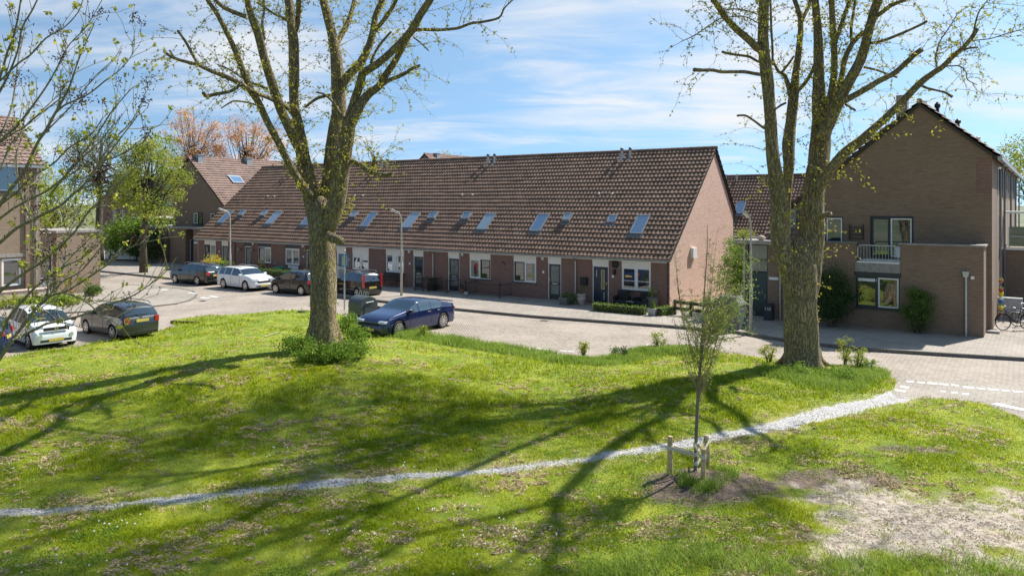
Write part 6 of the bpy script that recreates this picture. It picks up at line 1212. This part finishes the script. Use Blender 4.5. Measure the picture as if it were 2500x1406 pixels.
m = MB(); m.box(-.62, .48, -.02, .95, 0, 1.02); m.build('housing', M['cont'], c, bevel=.015); m = MB(); m.add([(-.66,-.06,1.02),(.52,-.06,1.02),(.52,.99,1.02),(-.66,.99,1.02),(-.40,.16,1.36),(.26,.16,1.36),(.26,.78,1.36),(-.40,.78,1.36)], [(3,2,1,0),(4,5,6,7),(0,1,5,4),(1,2,6,5),(2,3,7,6),(3,0,4,7)]); m.build('lid', M['cont'], c, bevel=.015)
m = MB(); m.box(-.35, .2, -.05, -.022, .72, .95); m.build('filling_hatch', M['dark'], c)
s_ = thing('parking_sign', 'blue edged parking sign on a grey pole beside the willow trunk', 'sign', G(841, 757), R(-14))
m = MB(); m.tube([(0,0,0),(0,0,1.35),(0,0,1.4),(0,0,3.0)], [.04,.04,.03,.03], 10); m.build('pole', M['galv'], s_); m = MB(); m.box(-.23, .21, .035, .05, 2.2, 2.86); p_ = m.build('sign_plate', M['blue_s'], s_, bevel=.004)
m = MB(); m.box(-.16, .14, .026, .034, 2.27, 2.79); m.build('sign_back', M['zinc'], p_); m = MB(); m.lathe([(.036,2.98),(.045,2.99),(.045,3.06),(.02,3.1)], 10); m.build('pole_cap', M['galv'], s_)
b_ = thing('bollard', 'short steel post with a white band between container and blue car', 'bollard', G(876, 797)); m = MB(); m.lathe([(.10,0),(.10,.5),(.08,.55)], 14); m.build('post', M['iron'], b_); m = MB(); m.lathe([(.104,.36),(.104,.44)], 14); m.build('white_band', M['white'], b_); m = MB(); m.lathe([(.103,.2),(.103,.28)], 14); m.build('white_band', M['white'], b_)
def bench(lab, p, rz, mat, w_=1.15):
    t = thing('park_bench', lab, 'bench', p, rz, None); m = MB()
    for k in range(4): m.box(-w_/2, w_/2, -.02-.11*k, .07-.11*k, .42, .45)
    m.build('seat', M[mat], t); m = MB()
    for k in range(3): m.box(-w_/2, w_/2, .10+.03*k, .125+.03*k, .52+.12*k, .61+.12*k)
    m.build('backrest', M[mat], t)
    for s in (-1, 1):
        x = s*(w_/2-.05); m = MB(); m.tube([(x, -.36, 0), (x, -.30, .40), (x, .06, .40), (x, .2, .88)], .022, 6); m.tube([(x, .12, .5), (x, .2, 0)], .022, 6); m.tube([(x, .1, .62), (x, -.2, .64), (x, -.33, .58), (x, -.3, .40)], .018, 6); m.build('side_frame', M['iron' if mat != 'white' else 'white'], t)
    return t
bench('black iron bench with wooden slats against the terrace wall under a window', S((fu(932,-.5)+fu(976,-.5))/2, -.45, PH), TH, 'wood_d', 1.6)
bench('white slatted bench under a terrace window, behind the small black hatchback', S(fu(711,-.6), -.6, PH), TH, 'white', 1.1)
def ironfence(lab, ua, ub, v):
    t = thing('iron_fence', lab, 'fence', S(ua, v, PH), TH, 'low iron fences before the doors'); L = ub-ua
    for a, b in (((0,0),(L,0)), ((0,0),(0,-v-.05)), ((L,0),(L,-v-.05))):
        a, b = Vector((*a, 0)), Vector((*b, 0)); m = MB(); n = max(2, round((b-a).length/.11)); 
        for z in (.12, .72): m.obox(a+Vector((0,0,z)), b+Vector((0,0,z)), .012, .025)
        for i in range(n+1): q = a.lerp(b, i/n); m.tube([q+Vector((0,0,.05)), q+Vector((0,0,.80))], .007, 4)
        m.build('fence_panel', M['iron'], t)
    for q in ((0,0),(L,0)): m = MB(); m.tube([(*q, 0), (*q, .9)], .025, 8); m.build('post', M['iron'], t)
ironfence('low black iron fence left of the black half glazed door', fu(1046,-1.3), fu(1092,-1.3), -1.35); ironfence('low black iron fence under the window with one dark sash', fu(1136,-1.2), fu(1220,-1.2), -1.2); ironfence('low black iron fence before the teal glass door', fu(1014,-1.3), fu(1034,-1.3), -1.35)
def pot(name, lab, p, w_, h_, mat, leafm, lr, lh, n=260, seed=1, square=True, cone=False, grp=None):
    t = thing(name, lab, 'plant pot', p, TH, grp); m = MB()
    if square: m.add([(-w_*.42,-w_*.42,0),(w_*.42,-w_*.42,0),(w_*.42,w_*.42,0),(-w_*.42,w_*.42,0),(-w_/2,-w_/2,h_),(w_/2,-w_/2,h_),(w_/2,w_/2,h_),(-w_/2,w_/2,h_)], [(0,3,2,1),(4,5,6,7),(0,1,5,4),(1,2,6,5),(2,3,7,6),(3,0,4,7)])
    else: m.lathe([(w_*.28, 0), (w_*.5, h_*.5), (w_*.45, h_*.8), (w_*.5, h_*.95), (w_*.5, h_), (w_*.42, h_)], 18)
    m.build('pot', M[mat], t, bevel=.008); r = np.random.default_rng(seed); z = r.random(n); rr_ = lr*(1-z*.95 if cone else np.sqrt(np.maximum(0.02, 1-(2*z-1)**2))); a = r.uniform(0, 6.28, n); rad = rr_*np.sqrt(r.random(n))
    leafcards('plant', np.c_[rad*np.cos(a), rad*np.sin(a), h_-.02+z*lh], .07, M[leafm], t, seed); return t
pot('planter', 'square grey planter with small shrub left of the stone urn', S(fu(1379,-1.3), -1.25, PH), .55, .38, 'cont', 'leaf_m', .28, .3, seed=2)
pot('stone_urn', 'pale stone urn beside the downpipe near the navy door', S(fu(1417,-.9), -.8, PH), .50, .55, 'stone', 'leaf_m', .15, .5, 90, seed=3, square=False)
pot('planter', 'tall dark grey planter with a loose olive shrub at the right end window', S(fu(1592,-.6), -.55, PH), .48, .65, 'cont', 'leaf_s', .26, .55, 200, seed=4)
pot('planter', 'small pale grey planter with a cone shaped conifer in the hedge gap', G(1594, 770, PH), .40, .34, 'zinc', 'leaf_g', .17, .40, 500, seed=5, cone=True)
pot('flower_pot', 'small dark pot by the black half glazed door', S(fu(1127,-.4), -.4, PH), .25, .22, 'terra', 'leaf_d', .16, .3, 120, seed=6, square=False)
pot('flower_pot', 'grey metal bucket standing on the pavement before the iron fence', S(fu(1140,-1.45), -1.5, PH), .26, .26, 'galv', 'leaf_d', .08, .06, 20, seed=7, square=False)
pot('planter', 'dark tub with a shrub left of the iron fenced door', S(fu(1056,-.45), -.45, PH), .5, .4, 'wood_d', 'leaf_d', .3, .4, 260, seed=8)
pot('flower_pot', 'wide terracotta pot against the sunlit wall of the left house', G(170, 716, .05), .5, .25, 'terra', 'leaf_y', .3, .4, 120, seed=9, square=False)
bush('shrub', 'rounded green shrub behind the square grey planter', 'shrub', S(fu(1397,-.9), -1.0, PH), (.4, .35, .6), 14, 60, .12, .07, 'leaf_m', 12)
hedge('box_hedge', 'low clipped green hedge under the right end window', 'hedge', G(1449, 758, PH), G(1577, 769, PH), .42, .42, .065, 'leaf_g', 3600, 1, 'low box hedges at the right end house')
hedge('box_hedge', 'short clipped green hedge right of the conifer planter', 'hedge', G(1606, 771, PH), G(1643, 766, PH), .42, .42, .065, 'leaf_g', 1300, 2, 'low box hedges at the right end house')
def armchair(lab, p, rz):
    t = thing('garden_chair', lab, 'chair', p, rz, 'black rattan garden chairs'); m = MB(); m.box(-.30, .30, -.3, .25, .18, .40); m.build('seat', M['rattan'], t, bevel=.03); m = MB(); m.box(-.30, .30, .251, .36, .1, .86); m.build('backrest', M['rattan'], t, bevel=.03)
    for s in (-1, 1): m = MB(); m.box(min(s*.302, s*.39), max(s*.302, s*.39), -.32, .33, 0, .60); m.build('armrest', M['rattan'], t, bevel=.02)
armchair('black rattan garden chair nearest the navy door', S(fu(1518,-.6), -.6, PH), TH+.2); armchair('black rattan garden chair beside the tall dark grey planter', S(fu(1566,-.7), -.7, PH), TH-.25)
t = thing('garden_table', 'low dark table between the two black rattan chairs', 'table', S(fu(1542,-.8), -.8, PH), TH); m = MB(); m.box(-.22, .22, -.22, .22, .36, .40); m.build('table_top', M['concrete'], t)
for a in (-1, 1):
    for b in (-1, 1): m = MB(); m.box(a*.19-.02, a*.19+.02, b*.19-.02, b*.19+.02, 0, .359); m.build('leg', M['rattan'], t)
t = thing('wooden_fence', 'low dark two railed wooden fence at the end of the terrace', 'fence', G(1648, 768, PH), 0); L0 = G(1768, 783, PH)-G(1648, 768, PH); t.rotation_euler = (0, 0, math.atan2(L0.y, L0.x)); Lx = L0.length
for i in range(4): m = MB(); x = Lx*i/3; m.box(x-.05, x+.05, -.05, .05, 0, .72); m.build('post', M['wood_d'], t)
for z in (.25, .55): m = MB(); m.box(-.05, Lx+.05, -.085, -.052, z, z+.15); m.build('rail', M['wood_d'], t)
bush('shrub', 'low yellow green shrubs behind the two railed wooden fence', 'shrub', S(2.0, .6, PH), (1.5, .6, .7), 40, 60, .16, .08, 'leaf_yg', 13); bush('shrub', 'tall yellow green climber in the gap left of the porch', 'shrub', S(2.95, 1.4, PH), (.8, .9, 3.5), 60, 110, .26, .10, 'leaf_g', 14)
bush('shrub', 'small plants growing on the flat porch roof', 'plant', S(3.75, .15, 3.75), (.4, .25, .45), 10, 60, .1, .07, 'leaf_yg', 15, stems=4)
t = thing('roof_stone', 'round stone lying on the edge of the porch roof', 'stone', S(4.55, .1, 3.74)); m = MB(); m.lathe([(.08,0),(.18,.05),(.2,.12),(.12,.2),(.03,.23)], 12); m.build('stone', M['stone'], t, smooth=True)
bush('evergreen_bush', 'big dark evergreen bush against the brown house wall, right of the willow trunk', 'bush', S(7.85, -.75, PH), (.85, .62, 2.45), 90, 130, .20, .075, 'leaf_d', 16); bush('wall_shrub', 'looser mid green shrub on the brown wall below the roof terrace corner', 'bush', S(11.1, -.4, PH), (.68, .42, 1.75), 50, 90, .17, .075, 'leaf_m', 17)
t = thing('wheeled_bin', 'dark bin marked 110 beside the porch door', 'bin', S(5.04, -.38, PH), TH); m = MB(); m.box(-.19, .19, -.2, .2, 0, .72); b_ = m.build('bin_body', M['dark'], t, bevel=.02); m = MB(); m.box(-.205, .205, -.215, .215, .722, .76); m.build('lid', M['dark'], t, bevel=.01)
cu = bpy.data.curves.new('house_number', 'FONT'); cu.body = '110'; cu.size = .20; cu.align_x = 'CENTER'; cu.extrude = .002; cu.materials.append(M['white']); _t = bpy.data.objects.new('house_number', cu); C.objects.link(_t); bpy.context.view_layer.update(); _m = bpy.data.meshes.new_from_object(_t.evaluated_get(bpy.context.evaluated_depsgraph_get())); bpy.data.objects.remove(_t); o = bpy.data.objects.new('house_number', _m); C.objects.link(o); o.parent = b_; o.location = (-.01, -.204, .46); o.rotation_euler = (R(90), 0, 0)
t = thing('wheeled_bin', 'black bin with green lid before the terrace, behind the cars', 'bin', S(fu(690,-1.0), -1.0, PH), TH); m = MB(); m.box(-.45, .45, -.3, .3, 0, .72); m.build('bin_body', M['dark'], t, bevel=.02); m = MB(); m.box(-.62, -.05, -.32, .32, .722, .79); m.build('lid', M['teal'], t, bevel=.01)
hedge('clipped_hedge', 'clipped green hedge along the pavement behind the white estate car', 'hedge', S(fu(636,-2.6), -2.7, PH), S(fu(712,-2.6), -2.7, PH), .7, .85, .09, 'leaf_m', 4200, 3, 'clipped hedges before the terrace'); hedge('clipped_hedge', 'clipped green hedge beside the yellow flowering bush', 'hedge', S(fu(533,-2.2), -2.3, PH), S(fu(566,-2.2), -2.3, PH), .8, 1.1, .09, 'leaf_g', 3000, 4, 'clipped hedges before the terrace')
bush('flowering_bush', 'bright yellow flowering bush behind the black estate car', 'bush', S(fu(522,-2.6), -2.7, PH), (.8, .5, 1.35), 30, 60, .2, .10, 'leaf_yel', 18)
pot('standing_plant', 'small yellow flowering plant before the window behind the white estate car', S(fu(637,-1.0), -1.0, PH), .35, .5, 'dark', 'leaf_yel', .3, .8, 160, seed=12)
# bicycles
def bicycle(lab, p, rz, mat='iron'):
    t = thing('bicycle', lab, 'bicycle', p, rz, None); W1, W2 = Vector((.54, 0, .34)), Vector((-.54, 0, .34)); bb = Vector((-.06, 0, .29)); hd_ = Vector((.40, 0, .80)); st = Vector((-.22, 0, .82))
    for c in (W1, W2):
        m = MB(); n = 30; pts = [(c.x+.33*math.cos(2*math.pi*k/n), 0, c.z+.33*math.sin(2*math.pi*k/n)) for k in range(n+1)]; m.tube(pts, .02, 8, caps=False); w_ = m.build('wheel', M['rubber'], t); m = MB()
        for k in range(14): a = 2*math.pi*k/14; m.tube([(c.x, .02*(-1)**k, c.z), (c.x+.31*math.cos(a), 0, c.z+.31*math.sin(a))], .003, 3, caps=False)
        m.tube([(c.x, -.04, c.z), (c.x, .04, c.z)], .03, 8); m.build('spokes', M['galv'], w_)
        m = MB(); m.tube([(c.x+.365*math.cos(a), 0, c.z+.365*math.sin(a)) for a in [math.pi*(.05+.6*k/8) + (.25 if c is W2 else 0) for k in range(9)]], .022, 5); m.build('mudguard', M[mat], t)
    m = MB(); m.tube([bb, hd_-Vector((.02,0,.12))], .022, 8); m.tube([bb, st], .019, 8); m.tube([st-Vector((.0,0,.12)), hd_], .019, 8); m.tube([bb, W2], .012, 6); m.tube([st-Vector((0,0,.14)), W2], .011, 6); m.build('bicycle_frame', M[mat], t)
    m = MB(); m.tube([hd_+Vector((-.02,0,.08)), hd_, W1], [.016,.018,.012], 8); m.build('fork', M[mat], t); m = MB(); m.tube([(.20,-.28,.98),(.30,-.27,1.0),(.37,-.12,.96),(.38,0,.93),(.37,.12,.96),(.30,.27,1.0),(.20,.28,.98)], .013, 6); m.tube([(.38,0,.93), tuple(hd_)], .014, 6); m.build('handlebar', M['galv'], t)
    m = MB(); m.add([(-.36,-.08,.90),(-.36,.08,.90),(-.12,.02,.93),(-.12,-.02,.93),(-.36,-.08,.86),(-.36,.08,.86),(-.12,.02,.90),(-.12,-.02,.90)], [(0,3,2,1),(4,5,6,7),(0,1,5,4),(1,2,6,5),(2,3,7,6),(3,0,4,7)]); m.tube([tuple(st), (-.24,0,.88)], .014, 6); m.build('saddle', M['rubber'], t, bevel=.02)
    m = MB(); m.tube([(bb.x,-.09,bb.z),(bb.x,.09,bb.z)], .02, 6); m.tube([(bb.x,.08,bb.z),(bb.x+.12,.09,bb.z-.12)], .01, 5); m.box(bb.x+.08, bb.x+.17, .09, .17, bb.z-.14, bb.z-.12); m.tube([(bb.x,-.08,bb.z),(bb.x-.12,-.09,bb.z+.12)], .01, 5); m.box(bb.x-.17, bb.x-.08, -.17, -.09, bb.z+.11, bb.z+.13); m.build('pedals', M['galv'], t)
    m = MB(); m.box(-.72, -.36, -.06, .06, .76, .78); m.tube([(-.68, 0, .76), tuple(W2)], .008, 4); m.build('luggage_rack', M[mat], t); return t
p = G(2449, 806, PH); hd_ = R(-35.35+180+38); h_ = Vector((math.cos(hd_), math.sin(hd_), 0)); bicycle('dark bicycle with brown tyres leaning by the corner downpipe, far right', p-h_*.54, hd_)
p = G(2492, 800, PH); bicycle('silver bicycle cut by the right picture edge', p-h_*.54+Vector((.1,.2,0)), hd_-.25, 'galv'); bicycle('small bicycle parked by the terrace wall behind the white estate car', S(fu(660,-.9), -.9, PH), TH+.9)
t = thing('storage_box', 'pale grey garden storage boxes behind the bicycles on the right', 'box', G(2466, 786, PH), TH)
m = MB(); m.box(-.55, .45, .8, 1.2, 0, 1.0); m.build('tall_box', M['zinc'], t, bevel=.01); m = MB(); m.box(.1, 1.0, .2, .7, .38, .44); [m.box(a, a+.05, .22, .68, 0, .379) for a in (.12, .93)]; m.build('low_table', M['concrete'], t)
for k, (z, mt) in enumerate(((2.0,'terra'),(1.62,'red_l'),(1.45,'yellow'),(1.28,'white'),(1.12,'blue_s'),(.85,'yellow'),(.6,'red_l'))): 
    p = S(13.86, 3.1, 0); pot('hanging_pot', ['topmost terracotta','upper red','upper yellow','white','blue','lower yellow','lowest red'][k]+' hanging pot on the side wall by the bicycles', Vector((p.x, p.y, z+.05)), .2, .14, mt, 'leaf_g', .1, .10, 24, seed=30+k, square=False, grp='small pots hanging on the side wall')
bush('terrace_plant', 'grey and purple plants behind the glass screen of the roof terrace', 'plant', S(16.2, 10.8, 3.2), (1.6, .5, 1.0), 30, 60, .2, .10, 'leaf_s', 41); bush('terrace_plant', 'bright green plant on the right roof terrace', 'plant', S(18.0, 10.6, 3.2), (.5, .4, 1.0), 14, 70, .16, .10, 'leaf_yg', 42)
t = thing('stepping_slab', 'small concrete slab at the foot of the corner downpipe', 'slab', G(2420, 812, PH), TH); m = MB(); m.box(-.3, .3, -.2, .25, 0, .09); m.build('slab', M['concrete'], t)
# left garden
t = thing('garden_wall', 'low pale stone wall blocks before the left house window', 'wall', S(u1+1.3, -19.5, .05), TH+R(90)); 
for k in range(3): m = MB(); m.box(1.0+k*.95, 1.85+k*.95, -.25, .25, 0, .55); m.box(.96+k*.95, 1.89+k*.95, -.3, .3, .551, .62); m.build('wall_block', M['stone'], t, bevel=.02)
for k, (px, py, rx, hh, lf) in enumerate(((20,752,1.3,.55,'leaf_yg'),(75,750,1.3,.5,'leaf_g'),(130,745,1.2,.55,'leaf_g'),(172,741,.8,.35,'leaf_yg'),(228,722,.45,.55,'leaf_m'))):
    bush('garden_plant', ['leafy yellow green plants at the very left edge before the house','bright green plants left of centre in the front bed of the left house','bright green plants in the bed beside the white door','low yellow green ground plants at the bed end','small shrub at the corner of the sunlit flat roofed wing'][k], 'plant', G(px, py, .05), (rx, .6, hh), 30, 60, .16, .09, lf, 50+k, 'plants in the bed before the left house', stems=3)
# nettles and weeds
for k, (px, py, rx, ry, hh, nc) in enumerate(((728,866,.5,.4,.55,30),(795,884,.95,.4,.42,60),(850,874,.7,.4,.42,40),(868,850,.4,.3,.6,26),(846,815,.3,.25,.75,18))):
    bush('nettle_patch', ['green nettles left of the left willow foot','green nettles in front of the left willow foot','green nettles right of the left willow foot','taller nettles right behind the left willow foot','thin weeds between left willow trunk and container'][k], 'nettles', LG(px, py), (rx, ry, hh), nc, 60, .12, .075, 'leaf_g', 60+k, 'nettles round the left willow', stems=6)
for k, (px, py, rx, hh, lf) in enumerate(((2062,888,.35,.95,'leaf_yg'),(2092,905,.4,.8,'leaf_yg'),(1878,884,.3,.6,'leaf_yg'),(2040,925,.8,.35,'leaf_g'),(1935,915,.6,.32,'leaf_g'),(1610,850,.25,.7,'leaf_yg'),(1515,872,.3,.35,'leaf_m'),(1425,868,.15,.55,'leaf_yg'),(1035,826,.12,.5,'leaf_yg'),(2120,908,.3,.4,'leaf_g'))):
    bush('tall_weed', ['tallest yellow green weed right of the right willow','bushy yellow green weed farthest right of the right willow','yellow green weed left of the right willow by the road','low green weeds in front right of the right willow','low green weeds in front left of the right willow','thin tall weed on the grass tip left of the sapling','dark low weed in the fringe by the parking bay','thin weed in the middle of the grass fringe','thin weed before the blue coupe','small green weed at the road edge of the lawn tip'][k], 'weed', LG(px, py), (rx, rx*.8, hh), int(10+30*rx), 45, .07, .055, lf, 80+k, 'weeds along the green edge', stems=5)
def litter(name, lab, cat, a, b, r0, mat='bark_s', curve=0.):
    A, B = LG(*a), LG(*b); t = thing(name, lab, cat, A); m = MB(); pts = [A.lerp(B, k/5)+Vector((0, curve*math.sin(k/5*math.pi), .05)) for k in range(6)]; m.tube([q-A for q in pts], [r0, r0*.9, r0*.8, r0*.7, r0*.5, r0*.3], 6, wob=.1); m.build('branch', M[mat], t)
litter('fallen_branch', 'thin curved pale branch lying on the lawn left of the left willow', 'branch', (645,825), (690,812), .022, 'twig_p', .25); litter('fallen_branch', 'dark fallen branch at the far lawn edge beside the left willow', 'branch', (728,762), (755,760), .05)
p = G(418, 789); t = thing('edging_beam', 'dark edging beam at the far left corner of the lawn', 'beam', p, R(-14)); m = MB(); m.box(0, 1.5, -.06, .06, 0, .12); m.build('beam', M['wood_d'], t)
# ------------------------------------------------------------------ trees beyond
tree('street_tree', 'yellow green street tree with clear trunk on the far corner pavement', 'tree', G(350,665,PH), 11, (.7, 0, 7.0), (2.9, 2.4, 3.9), 76, 150, .40, .17, 'leaf_yg', .24, 'bark_t', 101, 'street trees beyond the junction', .42)
tree('street_tree', 'darker street tree behind the sunlit flat roofed wing on the left', 'tree', Vector((-35.6, 65, 0)), 12, (.3, 0, 9.3), (3.6, 3, 3.8), 70, 90, .5, .15, 'leaf_m', .3, 'bark_t', 102, 'street trees beyond the junction', .5, twigs=4)
tree('leafy_tree', 'orange budding tree behind the far left gable, on its left', 'tree', Vector((-40.7, 96, 0)), 17, (0, 0, 13.2), (3.9, 3, 4.2), 80, 85, .6, .22, 'leaf_o', .3, 'bark_t', 103, 'orange budding trees behind the houses', .5, twigs=3)
tree('leafy_tree', 'orange budding tree behind the far left gable, on its right', 'tree', Vector((-34.6, 98, 0)), 16.5, (0, 0, 12.6), (4.9, 3, 4.2), 90, 85, .6, .22, 'leaf_o', .3, 'bark_t', 104, 'orange budding trees behind the houses', .5, twigs=3)
for k, (x, y, h, rx, lf, nn) in enumerate(((-49, 62, 9, 3.2, 'leaf_yg', 60), (-44, 72, 8, 3.4, 'leaf_yg', 60), (-52, 78, 12, 4, 'leaf_g', 60), (-58, 66, 11, 4, 'leaf_m', 60), (-62, 92, 14, 5, 'leaf_yg', 70), (-74, 100, 13, 6, 'leaf_m', 70), (-47, 100, 14, 4.5, 'leaf_g', 60))):
    tree('leafy_tree', ['yellow green tree just beyond the left house wing','bright yellow tree behind the hedge on the left','green tree rising behind the yellow trees on the left','dark green tree close behind the left house','tall yellow green tree farther behind the left house','broad green tree far behind the left house roof','green tree behind the dark red brick house'][k], 'tree', (x, y, 0), h, (0, 0, h*.66), (rx, rx, h*.33), nn, 80, .55, .24, lf, .22, 'bark_t', 120+k, 'trees far behind on the left', .3)
for k, (x, y, h, rx, lf) in enumerate(((49, 70, 12.5, 3.5, 'leaf_yg'), (60, 84, 14, 4.5, 'leaf_g'), (-10.5, 118, 13.6, 1.6, 'leaf_yg'))):
    tree('leafy_tree', ['yellow green tree behind the right house row at the picture edge','green tree behind the right picture edge','tip of a thin tree above the terrace ridge'][k], 'tree', (x, y, 0), h, (0, 0, h*.68), (rx, rx, h*.32), 50, 80, .5, .24, lf, .22, 'bark_t', 140+k, 'trees far behind on the right', .3)
bush('hedge_bush', 'big bright green hedge bush between the two street trees', 'bush', Vector((-35.5, 71, 0)), (3.1, 1.6, 4.1), 90, 110, .5, .22, 'leaf_g', 150); bush('hedge_bush', 'yellow green bush above the flat roofed wing on the left', 'bush', Vector((-44.5, 66, 0)), (4.4, 1.6, 6.0), 130, 120, .5, .22, 'leaf_yg', 151)
bush('ivy_bush', 'dark ivy covered bush left of the far navy door', 'bush', S(-49.6, .8, PH), (.9, .8, 2.9), 50, 80, .25, .13, 'leaf_d', 152); bush('ivy_bush', 'dark bush under the flat roofed wing behind the street tree', 'bush', S(-52.6, .9, PH), (.8, .7, 2.4), 40, 80, .25, .13, 'leaf_d', 153)
t = thing('waste_container', 'distant grey container under the hedge bush on the left', 'container', G(280, 637), R(-20)); m = MB(); m.box(-.7, .7, -.5, .5, 0, 1.25); m.build('housing', M['cont'], t, bevel=.03); m = MB(); m.box(-.74, .74, -.54, .54, 1.252, 1.4); m.build('lid', M['zinc'], t, bevel=.03)
